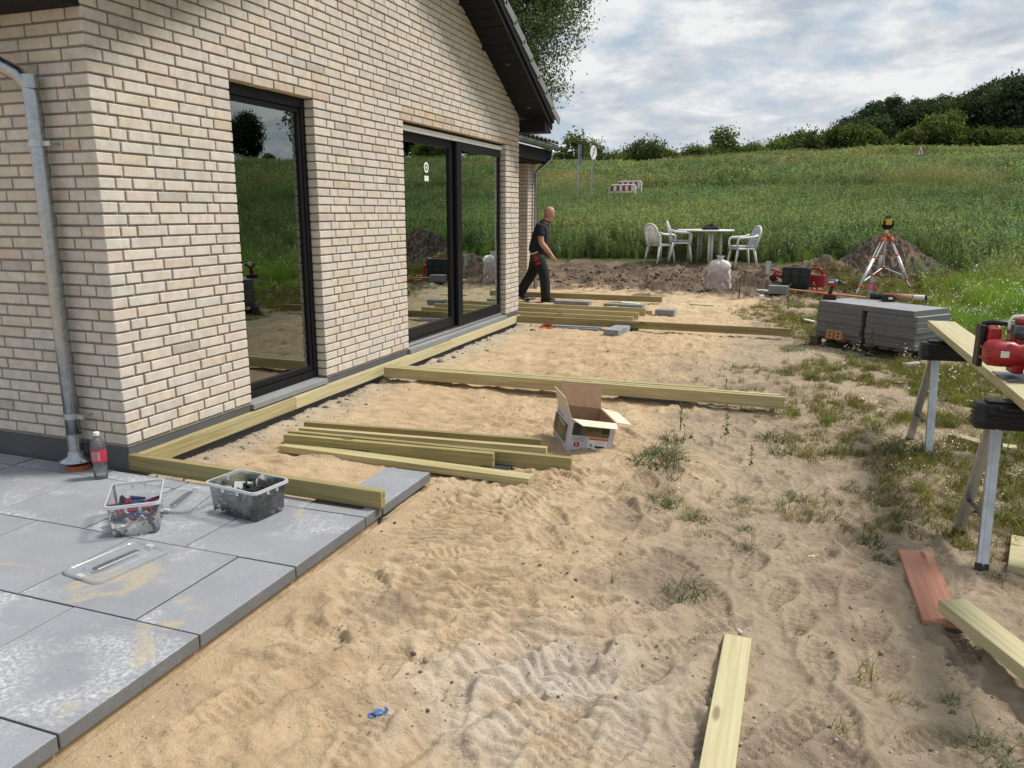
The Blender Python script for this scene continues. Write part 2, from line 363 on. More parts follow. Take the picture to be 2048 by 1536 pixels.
# ------------------------------------------------------------------ ground sheet
PS = np.array([-400, 0, 11.0, 12.4, 13.3, 14.4, 15.4, 20, 31, 47, 51, 70, 92, 112, 200, 600.])
PZ = np.array([-.21, -.21, -.21, -.20, -.10, .08, .2, .5, 1.45, 3.0, 3.2, 4.6, 6.6, 7.6, 9.2, 10.])
def base_z(x, y):
    x = np.asarray(x, float); y = np.asarray(y, float)
    s = np.sqrt((0.82*np.maximum(0, x-6.5))**2 + np.maximum(0, y)**2)
    z = np.interp(s, PS, PZ)
    z = z + 0.018*np.clip(x, -60, 60)*sstep(40, 95, s)
    z = z + 0.5*(fbm(x*0.03, y*0.03, 5, 3)-0.5)*sstep(18, 60, s)*4
    return z
def spaced(segs):
    out = []
    for a, b, d0, d1 in segs:      # step grows from d0 to d1
        x = a; 
        while x < b-1e-9:
            out.append(x); t = (x-a)/(b-a); x += d0*(d1/d0)**t
    out.append(segs[-1][1]); return np.array(out)
GX = spaced([(-260, -8, 24, 1.2), (-8, -0.6, 1.2, 0.12), (-0.6, 1.5, 0.05, 0.02), (1.5, 4.7, 0.0085, 0.0085), (4.7, 9, 0.012, 0.12), (9, 40, 0.15, 1.6), (40, 320, 2, 26)])
GY = spaced([(-200, -6, 22, 0.6), (-6, -2.1, 0.3, 0.02), (-2.1, 0.6, 0.0085, 0.0085), (0.6, 3.2, 0.0095, 0.02), (3.2, 9, 0.02, 0.05), (9, 16, 0.05, 0.08), (16, 60, 0.15, 1.5), (60, 420, 1.8, 30)])
XX, YY = np.meshgrid(GX, GY)
def zones(x, y):
    """colour zones of the ground: loose sand, trodden earth, dark soil, gravel, turf (weights)"""
    n1 = fbm(x*0.9, y*0.9, 21, 4); n2 = fbm(x*3.1, y*3.1, 31, 4); n3 = fbm(x*11, y*11, 41, 3)
    edge = 2.85 + 0.10*np.maximum(0, y-4) - 0.25*sstep(6, 9, y) + (n1-0.5)*1.1
    earth = sstep(-0.55, 0.55, x-edge + (n2-0.5)*0.5)
    turf = sstep(4.3, 6.2, x + (n2-0.5)*1.8 + (n1-0.5)*1.4 - 0.4*sstep(0, 5, 3-y))
    bank = sstep(11.3, 12.5, y + (n2-0.5)*1.6 + (n1-0.5)*1.2 + 0.12*(x-1)) 
    far = sstep(14.6, 15.6, y + (n2-0.5)*1.2)
    gravel = 0.62*np.exp(-(((x-2.93)/0.42)**2 + ((y+1.2)/0.42)**2)*1.2)*sstep(0.3, 0.6, n2+0.15)
    dark = sstep(0.56, 0.72, n2)*earth + np.exp(-(((x-2.17)/.16)**2+((y+.82)/.14)**2))*0.9 + np.exp(-(((x-3.33)/.22)**2+((y+.25)/.12)**2))*0.6
    return earth, turf, bank, far, gravel, np.clip(dark, 0, 1), n1, n2, n3
def relief(x, y):
    earth, turf, bank, far, gravel, dark, n1, n2, n3 = zones(x, y)
    near = (np.abs(y) < 17) & (x > -1.5) & (x < 12)
    r = (fbm(x*1.1, y*1.1, 51, 3)-0.5)*0.05
    r += (fbm(x*4.5, y*4.5, 61, 3)-0.5)*0.032*(1-0.6*earth)
    rid = 1-np.abs(2*fbm(x*3.2+0.6*y, y*4.2, 71, 3)-1); r += (rid-0.7)*0.020*(1-0.5*earth); sc_ = 1-np.abs(2*fbm(x*3.4+1.2*y+3, y*11-1.5*x, 191, 3)-1); r += (sc_-0.7)*0.040*(1-0.55*earth)*sstep(0.35, 0.6, fbm(x*1.3, y*1.3, 201, 2)+0.1); rid2 = 1-np.abs(2*fbm(x*9+2*y, y*11, 171, 3)-1); r += (rid2-0.7)*0.022; rid3 = 1-np.abs(2*fbm(x*21, y*30, 181, 3)-1); r += (rid3-0.7)*0.010
    r += (n3-0.5)*0.014 + (fbm(x*38, y*38, 81, 2)-0.5)*0.007
    r += bank*(1-far)*((fbm(x*3.5, y*3.5, 91, 4)-0.45)*0.26 + (n3-0.5)*0.13)
    # wheel-barrow furrows radiating towards the gravel patch
    for (ax, ay, bx, by, wd, dp) in [(2.05, -1.5, 2.75, -0.75, .045, .028), (2.25, -1.7, 2.9, -0.85, .05, .03), (2.5, -1.75, 3.0, -1.0, .05, .026), (3.0, -1.25, 3.45, -0.55, .06, .03), (2.7, -0.95, 3.35, -0.55, .05, .026), (1.75, -1.25, 2.4, -0.85, .05, .024), (2.1, -0.7, 2.7, -0.35, .05, .022), (2.3, 0.1, 3.0, 0.5, .06, .02)]:
        dx, dy = bx-ax, by-ay; ln = math.hypot(dx, dy); t = ((x-ax)*dx+(y-ay)*dy)/ln/ln
        d = ((x-ax)*dy-(y-ay)*dx)/ln + 0.03*np.sin(t*7+ax*9)
        m = sstep(-0.1, 0.15, t)*(1-sstep(0.85, 1.1, t))
        r += m*dp*(-np.exp(-(d/wd)**2) + 0.75*np.exp(-((np.abs(d)-1.9*wd)/(0.8*wd))**2))
    # trodden trail with ribs across it
    pth = np.array([(2.2, 1.1), (2.15, .62), (2.02, .2), (2.2, -.2), (2.5, -.6), (2.85, -1.0), (3.0, -1.5)]); cum = 0.0
    for (ax, ay), (bx, by) in zip(pth[:-1], pth[1:]):
        dx, dy = bx-ax, by-ay; ln = math.hypot(dx, dy); t = ((x-ax)*dx+(y-ay)*dy)/ln; lat = ((x-ax)*dy-(y-ay)*dx)/ln
        m = sstep(-0.06, 0.06, t)*(1-sstep(ln-0.06, ln+0.06, t))*np.exp(-(lat/0.33)**4)
        wv = np.sin(2*math.pi*(t+cum+0.10*(fbm(x*4, y*4, 211, 3)-0.5)*2+0.25*lat)/0.105); r += m*0.014*(np.abs(wv)*2-1)*sstep(.25, .5, fbm(x*3, y*3, 221, 2)); cum += ln
    # heaps
    for hx, hy, hr, hh in [(3.05, 12.9, .55, .34), (2.75, 12.6, .4, .24), (3.3, 13.6, .6, .2), (0.6, 13.6, .35, .2), (-0.3, 13.2, .5, .2), (4.2, 14.6, .7, .3), (3.9, 13.5, .6, .12)]:
        d = np.sqrt((x-hx)**2+(y-hy)**2)/hr; r += hh*np.clip(1-d, 0, 1)**1.2*(0.75+0.5*n2)
    r = np.where(near, r, r*0.5)
    # paved corner and house footprint stay below the slabs
    pave = (x < 1.70) & (y < 0.03); inh = x < 0.02
    k = np.clip(np.maximum((1.70-x)/0.02, 0), 0, 1)*(y < -0.1)
    r = np.where(pave, np.minimum(r, 0.0)-0.03, r)
    slab2 = (x > 1.36) & (x < 1.70) & (y > -0.1) & (y < 0.62); r = np.where(slab2, np.minimum(r, 0)-0.02, r)
    r = np.where((x > 1.70) & (x < 2.1) & (y < 0.6), r*sstep(1.68, 2.0, x)-0.012*(1-sstep(1.7, 2.0, x)), r)
    r = np.where(inh & (y > -0.5) & (y < 7), -0.05, r)
    return r
PRINTS = []
def stamp(z):
    """boot prints with tread bars pressed into sand and earth"""
    rng = np.random.default_rng(5)
    spots = [(atz(px, py, -.2), a) for px, py, a in [(920, 1265, .3), (1160, 1210, .9), (1120, 1440, .5), (1130, 1490, .6), (1430, 1200, -.4), (1480, 1110, -.2), (1560, 1190, .2), (1600, 1240, .1), (1640, 1330, -.1), (1610, 1450, .5), (1680, 1440, -.3), (1750, 1260, .1), (1780, 1330, .2), (1720, 1160, .4), (1690, 1070, .1), (1560, 1480, .7), (1540, 1080, .1), (1500, 1130, .3), (700, 1240, -1.), (650, 1260, -1.2), (740, 1150, -1.1), (980, 1060, .2), (1230, 1120, .6), (1090, 1160, .4), (1240, 1480, .2), (1850, 1480, .8), (900, 1100, 1.), (1300, 1060, .4)]]
    ex = spots; spots = []
    def sow(n, x0, x1, y0, y1, dmin):
        got = [(q[0].x, q[0].y) for q in ex]
        for i in range(n*12):
            if n <= 0: break
            x = rng.uniform(x0, x1); y = rng.uniform(y0, y1)
            if min((x-a_)**2+(y-b_)**2 for a_, b_ in got) < dmin*dmin: continue
            got.append((x, y)); spots.append((Vector((x, y, 0)), rng.uniform(-1.0, 1.0))); n -= 1
    sow(60, 1.95, 4.6, 1.0, 6.0, .3); sow(26, 1.95, 3.0, -1.9, 1.0, .3); sow(60, 3.0, 4.65, -1.9, 1.2, .2); spots = spots+ex
    for p, a in spots:
        i0, i1 = np.searchsorted(GX, (p.x-.26, p.x+.26)); j0, j1 = np.searchsorted(GY, (p.y-.26, p.y+.26))
        x = XX[j0:j1, i0:i1]-p.x; y = YY[j0:j1, i0:i1]-p.y
        if x.size == 0: continue
        ca, sa = math.cos(a), math.sin(a); u = x*ca-y*sa; v = x*sa+y*ca      # v along the boot
        wdt = 0.046+0.012*np.sin(v*14+0.6); d = np.sqrt((u/wdt)**2+(v/0.145)**2)
        dep = rng.uniform(.012, .022); inside = 1-sstep(0.8, 1.12, d); rim = np.exp(-((d-1.3)/0.22)**2)
        bars = sstep(-0.25, 0.25, np.sin(v*2*math.pi/0.036 + 9*np.abs(u))); gaps = sstep(0.15, 0.4, np.abs(np.sin(u*math.pi/0.036+0.8)))
        zi = z[j0:j1, i0:i1]; zm = (zi*inside).sum()/max(inside.sum(), 1e-6); fl = 0.85*(1-sstep(0.7, 1.0, d))
        z[j0:j1, i0:i1] = zi + (zm-zi)*fl - dep*inside + 0.0125*inside*bars*gaps + 0.009*rim
        PRINTS.append((p.x, p.y))
ZZ = base_z(XX, YY) + relief(XX, YY); stamp(ZZ)
ZZ = np.where((XX < 1.70) & (YY < -0.12), np.minimum(ZZ, -0.222), ZZ)
def gz(x, y):
    i = min(max(np.searchsorted(GX, x)-1, 0), len(GX)-2); j = min(max(np.searchsorted(GY, y)-1, 0), len(GY)-2)
    u = (x-GX[i])/(GX[i+1]-GX[i]); v = (y-GY[j])/(GY[j+1]-GY[j])
    return float((ZZ[j, i]*(1-u)+ZZ[j, i+1]*u)*(1-v)+(ZZ[j+1, i]*(1-u)+ZZ[j+1, i+1]*u)*v)
def gza(x, y):
    i = np.clip(np.searchsorted(GX, x)-1, 0, len(GX)-2); j = np.clip(np.searchsorted(GY, y)-1, 0, len(GY)-2)
    u = (x-GX[i])/(GX[i+1]-GX[i]); v = (y-GY[j])/(GY[j+1]-GY[j])
    return (ZZ[j, i]*(1-u)+ZZ[j, i+1]*u)*(1-v)+(ZZ[j+1, i]*(1-u)+ZZ[j+1, i+1]*u)*v
def gmax(x, y, r=0.1):
    return max(gz(x+a, y+b) for a in (-r, 0, r) for b in (-r, 0, r))
def on(px, py, it=6):
    z = -.2
    for _ in range(it): p = atz(px, py, z); z = 0.5*z+0.5*gz(p.x, p.y)
    p = atz(px, py, z); return Vector((p.x, p.y, gz(p.x, p.y)))
earth, turf, bank, far, gravel, dark, n1, n2, n3 = zones(XX, YY)
def lerp(a, b, t): return a+(np.array(b)-a)*t[..., None]
col = np.zeros(XX.shape+(3,)); col[:] = (0.585, 0.438, 0.278)
col = lerp(col, (0.66, 0.52, 0.35), sstep(0.5, 0.75, n1)*0.6)
col = lerp(col, (0.42, 0.30, 0.18), sstep(0.5, 0.66, n2)*0.3); nd = fbm(XX*7, YY*7, 141, 4); col = lerp(col, (0.37, 0.265, 0.165), sstep(0.52, 0.66, nd)*0.32)
col = lerp(col, (0.40, 0.322, 0.235), earth*0.9)
col = lerp(col, (0.33, 0.285, 0.165), turf*0.9)
col = lerp(col, (0.26, 0.20, 0.15), dark*0.6)
col = lerp(col, (0.68, 0.61, 0.53), np.clip(gravel*1.3, 0, 0.85))
col = lerp(col, (0.165, 0.122, 0.09), bank*0.92)
col = lerp(col, (0.10, 0.073, 0.053), bank*sstep(0.45, 0.65, n2)*0.8)
col = lerp(col, (0.075, 0.085, 0.03), far)
rt = sstep(5.2, 7.0, XX + (n2-0.5)*1.5)*sstep(-6, -2, YY); col = lerp(col, (0.10, 0.105, 0.04), np.clip(rt, 0, 1)*0.9)
# dusty wall foot: grey building dust and mortar crumbs
col = lerp(col, (0.42, 0.375, 0.315), np.exp(-(np.maximum(0, XX-0.05)/0.28)**2)*(YY > -0.1)*(YY < 8)*0.7)
def ground_mat():
    t = NT('sandy_ground'); at = t.node('ShaderNodeAttribute', attribute_name='gcol'); p = t.pos()
    c = at.outputs['Color']
    g = t.noise(p, 420, 3, 0.7); c = t.mix(t.ramp(g, [(0.3, 0.55), (0.5, 0)]), c, t.mix(1.0, c, (0.55, 0.5, 0.45), 'MULTIPLY'))
    c = t.mix(t.ramp(t.noise(p, 300, 2), [(0.62, 0), (0.72, 0.5)]), c, (0.72, 0.62, 0.48))
    m = t.noise(p, 9, 5, 0.65); c = t.mix(t.ramp(m, [(0.35, 0.4), (0.6, 0)]), c, t.mix(1.0, c, (0.74, 0.69, 0.62), 'MULTIPLY'))
    h = t.math('ADD', t.math('MULTIPLY', t.noise(p, 48, 6, 0.68), 1.0), t.math('MULTIPLY', t.noise(p, 330, 3, 0.6), 0.25))
    nm = t.bump(h, 1.0, 0.016)
    return t.done(c, 0.95, nm, **{'Specular IOR Level': 0.12})
ny, nx = XX.shape
vid = np.arange(nx*ny).reshape(ny, nx)
fq = np.stack([vid[:-1, :-1], vid[:-1, 1:], vid[1:, 1:], vid[1:, :-1]], -1).reshape(-1, 4)
GROUND = np_mesh('ground', np.stack([XX, YY, ZZ], -1).reshape(-1, 3), fq, ground_mat(), smooth=True, cols={'gcol': col.reshape(-1, 3)})
tag(GROUND, kind='structure')

# pebbles and clods on sand and earth: nobody could count them
ico = bmesh.new(); bmesh.ops.create_icosphere(ico, subdivisions=1, radius=1); iv = np.array([v.co[:] for v in ico.verts]); ic = np.array([[v.index for v in f.verts] for f in ico.faces]); ico.free()
def stones(name, xs, ys, rs, mat, cols, sink=0.35, flat=0.7, label=None, cat=None):
    n = len(xs); rng = np.random.default_rng(3); zs = gza(xs, ys)
    V = iv[None]*(1+0.45*(rng.random((n, len(iv), 1))-0.5))*rs[:, None, None]
    V[..., 2] *= flat; V[..., 0] *= rng.uniform(.8, 1.5, (n, 1))
    a = rng.uniform(0, 6.28, (n, 1)); x = V[..., 0]*np.cos(a)-V[..., 1]*np.sin(a); y = V[..., 0]*np.sin(a)+V[..., 1]*np.cos(a)
    V = np.stack([x+xs[:, None], y+ys[:, None], V[..., 2]+zs[:, None]+rs[:, None]*flat*(1-2*sink)*0.7], -1)
    f = (ic[None]+np.arange(n)[:, None, None]*len(iv)).reshape(-1, 3)
    c = np.repeat(cols, len(iv), 0)
    o = np_mesh(name, V.reshape(-1, 3), f, mat, cols={'gcol': c}); return tag(o, label, cat, kind='stuff')
def stone_mat():
    t = NT('pebble'); at = t.node('ShaderNodeAttribute', attribute_name='gcol'); p = t.pos()
    c = t.mix(t.ramp(t.noise(p, 150, 3), [(0.3, 0.5), (0.7, 0)]), at.outputs['Color'], t.mix(1.0, at.outputs['Color'], (0.5, 0.5, 0.5), 'MULTIPLY'))
    return t.done(c, 0.9, t.bump(t.noise(p, 200, 3), 0.4, 0.003))
MT['stone'] = stone_mat()
rng = np.random.default_rng(8)
n = 11000; xs = rng.uniform(0.3, 5.2, n); ys = -2.2+9.5*rng.random(n)**1.5
k = ~((xs < 1.75) & (ys < 0.05)) & ~((xs > 1.3) & (xs < 1.75) & (ys < .7)); xs, ys = xs[k], ys[k]; n = len(xs)
keep = fbm(xs*2.4, ys*2.4, 31, 4)+0.25*rng.random(n)+0.12*(xs < 0.5) > 0.57; xs, ys = xs[keep], ys[keep]; n = len(xs)
pal = np.array([(0.16, .12, .09), (.25, .19, .13), (.42, .36, .28), (.3, .25, .2), (.6, .56, .5), (.12, .09, .07), (.33, .24, .15)])
stones('pebbles', xs, ys, rng.gamma(1.3, .0016, n)+.0012, MT['stone'], pal[rng.integers(0, len(pal), n)], label='small pebbles and earth crumbs scattered over the sand', cat='pebbles')
# earth clods of the bank and small stones at the wall foot
n = 5200; xs = rng.uniform(-2.5, 6.5, n); ys = rng.normal(13.4, .75, n); k = (ys > 12.0) & (ys < 15.2); xs, ys = xs[k], ys[k]; n = len(xs)
stones('soil_clods', xs, ys, rng.gamma(1.2, .0105, n)+.003, MT['stone'], np.array([(.14, .105, .075), (.16, .12, .085), (.115, .085, .062), (.18, .135, .095)])[rng.integers(0, 4, n)], sink=.45, flat=.6, label='dark crumbly clods along the dug soil bank', cat='soil clods')
n = 220; xs = 0.07+np.abs(rng.normal(0, .13, n)); ys = rng.uniform(.05, 7.2, n)
stones('rubble_crumbs', xs, ys, rng.gamma(1.5, .0042, n)+.002, MT['stone'], np.array([(.2, .19, .18), (.3, .28, .26), (.36, .3, .22), (.15, .14, .13)])[rng.integers(0, 4, n)], label='grey mortar crumbs and grit along the wall foot', cat='rubble')

# soil mound behind the tripod
def mound():
    c = Vector((5.5, 15.3)); nr, na = 110, 300; v = []; pk = (-0.12, 0.0)
    for i in range(nr):
        t = i/(nr-1)
        for j in range(na):
            a = 2*math.pi*j/na; rx, ry = 1.15, 1.05
            v.append((c.x+rx*t*math.cos(a)*(1+.09*math.sin(3*a+1))+pk[0]*(1-t), c.y+ry*t*math.sin(a), t))
    v = np.array(v); x, y, t = v[:, 0], v[:, 1], v[:, 2]
    prof = np.interp(t, [0, .1, .25, .5, .75, 1.0], [.97, .93, .78, .50, .20, -.09])
    zb = gza(x, y); h = 0.70*prof + ((fbm(x*2.6, y*2.6, 7, 5)-.5)*.34 + (1-np.abs(2*fbm(x*5+y*2, y*4-x, 17, 4)-1)-.6)*.2)*np.clip(1.15-t, 0, 1) + (fbm(x*14, y*14, 27, 4)-.5)*.16 + (fbm(x*40, y*40, 127, 2)-.5)*.05
    z = zb+h; idx = np.arange(nr*na).reshape(nr, na)
    f = np.stack([idx[:-1], np.roll(idx[:-1], -1, 1), np.roll(idx[1:], -1, 1), idx[1:]], -1).reshape(-1, 4)
    n2_ = fbm(x*3, y*3, 37, 4); cc = np.array((.12, .085, .06))[None]*(0.5+1.0*n2_[:, None]); cc[:] += (t[:, None] > .0)*np.array((.03, .02, .01))*(n2_[:, None] > .55)
    o = np_mesh('soil_mound', np.stack([x, y, z], -1), f, MT['stone'], smooth=True, cols={'gcol': cc}); tag(o, kind='structure')
    return c
MOUND = mound()
# ------------------------------------------------------------------ house
HOUSE = empty('brick_house', (0, 0, -0.2), label='cream brick house with gable wall, black framed windows and dark eaves', cat='house')
def P_(o):  # keep world placement under the house empty
    o.parent = HOUSE; o.matrix_parent_inverse = Matrix.Translation((0, 0, 0.2)); return o
def under(o, par):
    o.parent = par; return o
def brick_mat():
    t = NT('cream_brick'); at = t.node('ShaderNodeAttribute', attribute_name='bcol'); p = t.pos()
    c = at.outputs['Color']
    st = t.noise(t.pos((60, 60, 7)), 1.0, 3, 0.6)
    c = t.mix(t.ramp(st, [(0.35, 0.30), (0.6, 0)]), c, t.mix(1.0, c, (0.78, 0.75, 0.72), 'MULTIPLY'))
    c = t.mix(t.ramp(t.noise(p, 13, 5, 0.6), [(0.38, 0.6), (0.60, 0)]), c, t.mix(1.0, c, (0.78, 0.74, 0.69), 'MULTIPLY'))
    c = t.mix(t.ramp(t.noise(t.pos(loc=(5, 3, 1)), 8, 4), [(0.60, 0), (0.76, 0.38)]), c, (0.60, 0.47, 0.34))
    c = t.mix(t.ramp(t.noise(p, 240, 2), [(0.3, 0.45), (0.42, 0)]), c, (0.2, 0.165, 0.13))
    nm = t.bump(t.noise(p, 90, 5, 0.65), 0.55, 0.003)
    return t.done(c, 0.88, nm, **{'Specular IOR Level': 0.2})
MT['brick'] = brick_mat()
MT['mortar'] = pm('grey_brown_mortar', (0.27, 0.246, 0.222), (0.205, 0.187, 0.17), 60, 0.95, 0.5, dist=0.004)
CH = 0.0035
def cbox(lo, hi, ch=CH, rng=random, jit=0.0006):
    lo = list(lo); hi = list(hi); vs = []; key = {}
    for ax in range(3):
        for sx in (0, 1):
            for sy in (0, 1):
                for sz in (0, 1):
                    s = (sx, sy, sz); p = []
                    for k in range(3):
                        b = hi[k] if s[k] else lo[k]
                        if k != ax: b += -ch if s[k] else ch
                        p.append(b + rng.uniform(-jit, jit))
                    key[(ax, s)] = len(vs); vs.append(tuple(p))
    fs = []
    for ax in range(3):
        o = [k for k in range(3) if k != ax]
        for d in (0, 1):
            q = []
            for a, b in ((0, 0), (1, 0), (1, 1), (0, 1)):
                s = [0, 0, 0]; s[ax] = d; s[o[0]] = a; s[o[1]] = b; q.append(key[(ax, tuple(s))])
            if (d == 1) != (ax == 1): pass
            else: q.reverse()
            fs.append(tuple(q))
    for ax in range(3):   # edge along ax joins the two other axes' faces
        o = [k for k in range(3) if k != ax]
        for a in (0, 1):
            for b in (0, 1):
                s0 = [0, 0, 0]; s1 = [0, 0, 0]; s1[ax] = 1
                for s in (s0, s1): s[o[0]] = a; s[o[1]] = b
                q = [key[(o[0], tuple(s0))], key[(o[1], tuple(s0))], key[(o[1], tuple(s1))], key[(o[0], tuple(s1))]]
                fs.append(tuple(q))
    for sx in (0, 1):
        for sy in (0, 1):
            for sz in (0, 1): fs.append(tuple(key[(ax, (sx, sy, sz))] for ax in range(3)))
    return vs, fs
CR = 0.2/3; JT = 0.012
def pieces(row, a, b, phase=0):
    m = (row+phase) % 4
    js = [0.18+0.24*k for k in range(60)] if m % 2 == 0 else ([0.12+0.24*k for k in range(60)] if m == 1 else [0.12]+[0.24+0.24*k for k in range(60)])
    bd = [a]+[j for j in js if a+0.01 < j < b-0.01]+[b]
    if len(bd) > 3 and bd[1]-bd[0] < 0.09: bd[1] = bd[0]+0.18
    if len(bd) > 3 and bd[-1]-bd[-2] < 0.09: bd[-2] = bd[-1]-0.18
    return list(zip(bd[:-1], bd[1:]))
brng = random.Random(4)
def bcolour():
    r = brng.random()
    c = (0.63, 0.585, 0.52) if r < .56 else (0.63, 0.56, 0.485) if r < .74 else (0.625, 0.565, 0.47) if r < .84 else (0.575, 0.545, 0.50) if r < .95 else (0.60, 0.51, 0.415) if r < .98 else (0.51, 0.47, 0.42)
    k = brng.uniform(.96, 1.04); return tuple(x*k*brng.uniform(.985, 1.015) for x in c)
BR = []     # (lo, hi, colour)
def addb(lo, hi, tint=None):
    j = brng.uniform(-.0018, .0018); k = brng.uniform(-.0012, .0012); c = bcolour()
    if tint: c = tuple(a*b for a, b in zip(c, tint))
    BR.append(((lo[0]+j, lo[1], lo[2]+k), (hi[0]+j, hi[1], hi[2]+k), c))
RK0, RKS = 2.549, 0.492
YF = 6.952
for row in range(1, 66):
    z0 = (row-1)*CR; z1 = z0+CR-JT
    if z0 > 4.3: break
    lim = max(0.0, (z0-RK0)/RKS); hiY = YF-lim; loY = lim
    segs = [(0, 1.14), (2.1, 3.6), (6.432+JT*0, YF)] if row <= 33 else [(0, YF)]
    for a, b in segs:
        for s0, s1 in pieces(row, a, b):
            if row > 33 and (s1 < loY or s0 > hiY): continue
            y0, y1 = s0, s1-JT
            if s0 == 0 and row <= 36:
                lx = 0.168 if row % 2 else 0.108
                addb((-lx, 0, z0), (0, y1, z1)); continue
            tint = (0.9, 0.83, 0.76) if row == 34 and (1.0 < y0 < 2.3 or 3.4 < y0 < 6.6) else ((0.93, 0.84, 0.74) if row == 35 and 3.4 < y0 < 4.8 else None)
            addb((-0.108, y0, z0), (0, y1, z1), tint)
    if row <= 36:                       # return wall facing the terrace
        lx = 0.18 if row % 2 else 0.12; x = lx; k = 0
        while x < 2.6:
            l = 0.12 if (k == 0 and row % 4 == 2) else 0.24
            addb((-x-l+JT, 0, z0), (-x, 0.108, z1)); x += l; k += 1
def bigness(b):
    c = (Vector(b[0])+Vector(b[1]))/2; c.x = b[1][0] if b[0][1] > 0.02 else c.x
    d = c-CAM; w_ = d.dot(F); px = 1024+FPX*d.dot(Rt)/w_; py = 768-FPX*d.dot(Up)/w_
    if not (-20 < px < 2068 and -15 < py < 1551): return 0
    L_ = max(b[1][1]-b[0][1], 0.06); return L_/(w_*w_)*abs(d.normalized().x if b[0][1] > 0.02 or b[1][0] > -0.01 else d.normalized().y)
BR.sort(key=bigness, reverse=True)
# mortar core with the openings left free
m = MB(); XB = -0.34; XM = -0.010
m.bb((XB, .010, -.02), (XM, 1.118, 2.2)); m.bb((XB, 2.11, -.02), (XM, 3.578, 2.2)); m.bb((XB, 6.442, -.02), (XM, 6.93, 2.2))
m.add([(XM, .010, 2.209), (XM, 6.93, 2.209), (XM, 6.93, 2.56), (XM, 3.47, 4.25), (XM, .010, 2.56), (XB, .010, 2.209), (XB, 6.93, 2.209), (XB, 6.93, 2.56), (XB, 3.47, 4.25), (XB, .010, 2.56)], [(0, 1, 2, 3, 4), (9, 8, 7, 6, 5), (0, 5, 6, 1), (1, 6, 7, 2), (2, 7, 8, 3), (3, 8, 9, 4), (4, 9, 5, 0)])
m.bb((-2.6, .010, -.02), (XB-.001, .30, 2.42)); m.bb((-2.6, 6.62, -.02), (XB-.001, 6.93, 2.42))
WALL = m.build('wall', MT['mortar']); P_(WALL)
def bmesh_of(name, lst):
    v = []; f = []; c = []
    for lo, hi, cc in lst:
        vs, fs = cbox(lo, hi, rng=brng); b = len(v); v += vs; f += [tuple(i+b for i in q) for q in fs]; c += [cc]*len(vs)
    me = bpy.data.meshes.new(name); me.from_pydata(v, [], f); me.update()
    bm = bmesh.new(); bm.from_mesh(me); bmesh.ops.recalc_face_normals(bm, faces=bm.faces); bm.to_mesh(me); bm.free()
    a = me.attributes.new('bcol', 'FLOAT_COLOR', 'POINT'); a.data.foreach_set('color', [x for cc in c for x in (*cc, 1)])
    me.materials.append(MT['brick']); return me
for b in BR[:300]:
    o = link('brick', bmesh_of('brick', [b]), WALL)
o = link('brickwork', bmesh_of('brickwork', BR[300:]), WALL); tag(o, kind='stuff')
# plinth
m = MB(); m.bb((-.33, .013, -.6), (-.014, 6.93, -.0215)); m.bb((-2.6, .013, -.6), (-.331, .30, -.0215)); P_(m.build('plinth', MT['plinth'], bevel=.004))
# interior shell: floor, ceiling, plastered walls
MT['plaster'] = pm('raw_plaster', (0.50, 0.50, 0.48), (0.44, 0.44, 0.42), 5, 0.9)
MT['screed'] = pm('grey_screed', (0.17, 0.165, 0.16), (0.13, 0.125, 0.12), 6, 0.8)
m = MB(); m.bb((-6, .3, -.15), (-.12, 6.62, .0)); P_(m.build('interior_floor', MT['screed']))
m = MB(); m.bb((-6, .301, 2.5), (-.345, 6.619, 2.6)); m.bb((-6.1, .3, 0), (-6, 6.62, 2.6)); m.bb((-6, .2, .001), (-2.61, .299, 2.6)); m.bb((-6, 6.621, .001), (-2.61, 6.72, 2.6)); m.bb((-3.3, 2.6, .001), (-3.2, 6.6, 2.499))
P_(m.build('interior_wall', MT['plaster']))
m = MB()
for a, b in ((1.10, 2.07), (3.61, 6.41)):   # inner linings of the openings
    m.bb((-.50, a-.03, .001), (-.155, a+.03, 2.16)); m.bb((-.50, b-.02, .001), (-.155, b+.06, 2.16)); m.bb((-.50, a-.03, 2.161), (-.155, b+.06, 2.2))
MT['lining'] = pm('white_lining_board', (0.72, 0.72, 0.70), (0.66, 0.66, 0.64), 6, 0.7); P_(m.build('inner_lining', MT['lining']))
# work table, stacked boards and a plaster bucket inside
t_ = MB(); t_.bb((-2.6, 1.6, .78), (-1.2, 2.5, .81)); 
for x, y in ((-2.5, 1.7), (-1.3, 1.7), (-2.5, 2.4), (-1.3, 2.4)): t_.bb((x-.03, y-.03, 0), (x+.03, y+.03, .78))
tb = t_.build('work_table', MT['pine_pale'], bevel=.003); tag(tb, 'plain wooden work table inside the room behind the tall window', 'table')
for i in range(3):
    o = MB().bb((-2.4+.03*i, 1.65, .811+.03*i), (-1.35-.02*i, 2.42, .839+.03*i)).build('board', MT['plaster'], bevel=.002); tag(o, 'pale board stacked on the work table indoors', 'board', 'boards stacked indoors')
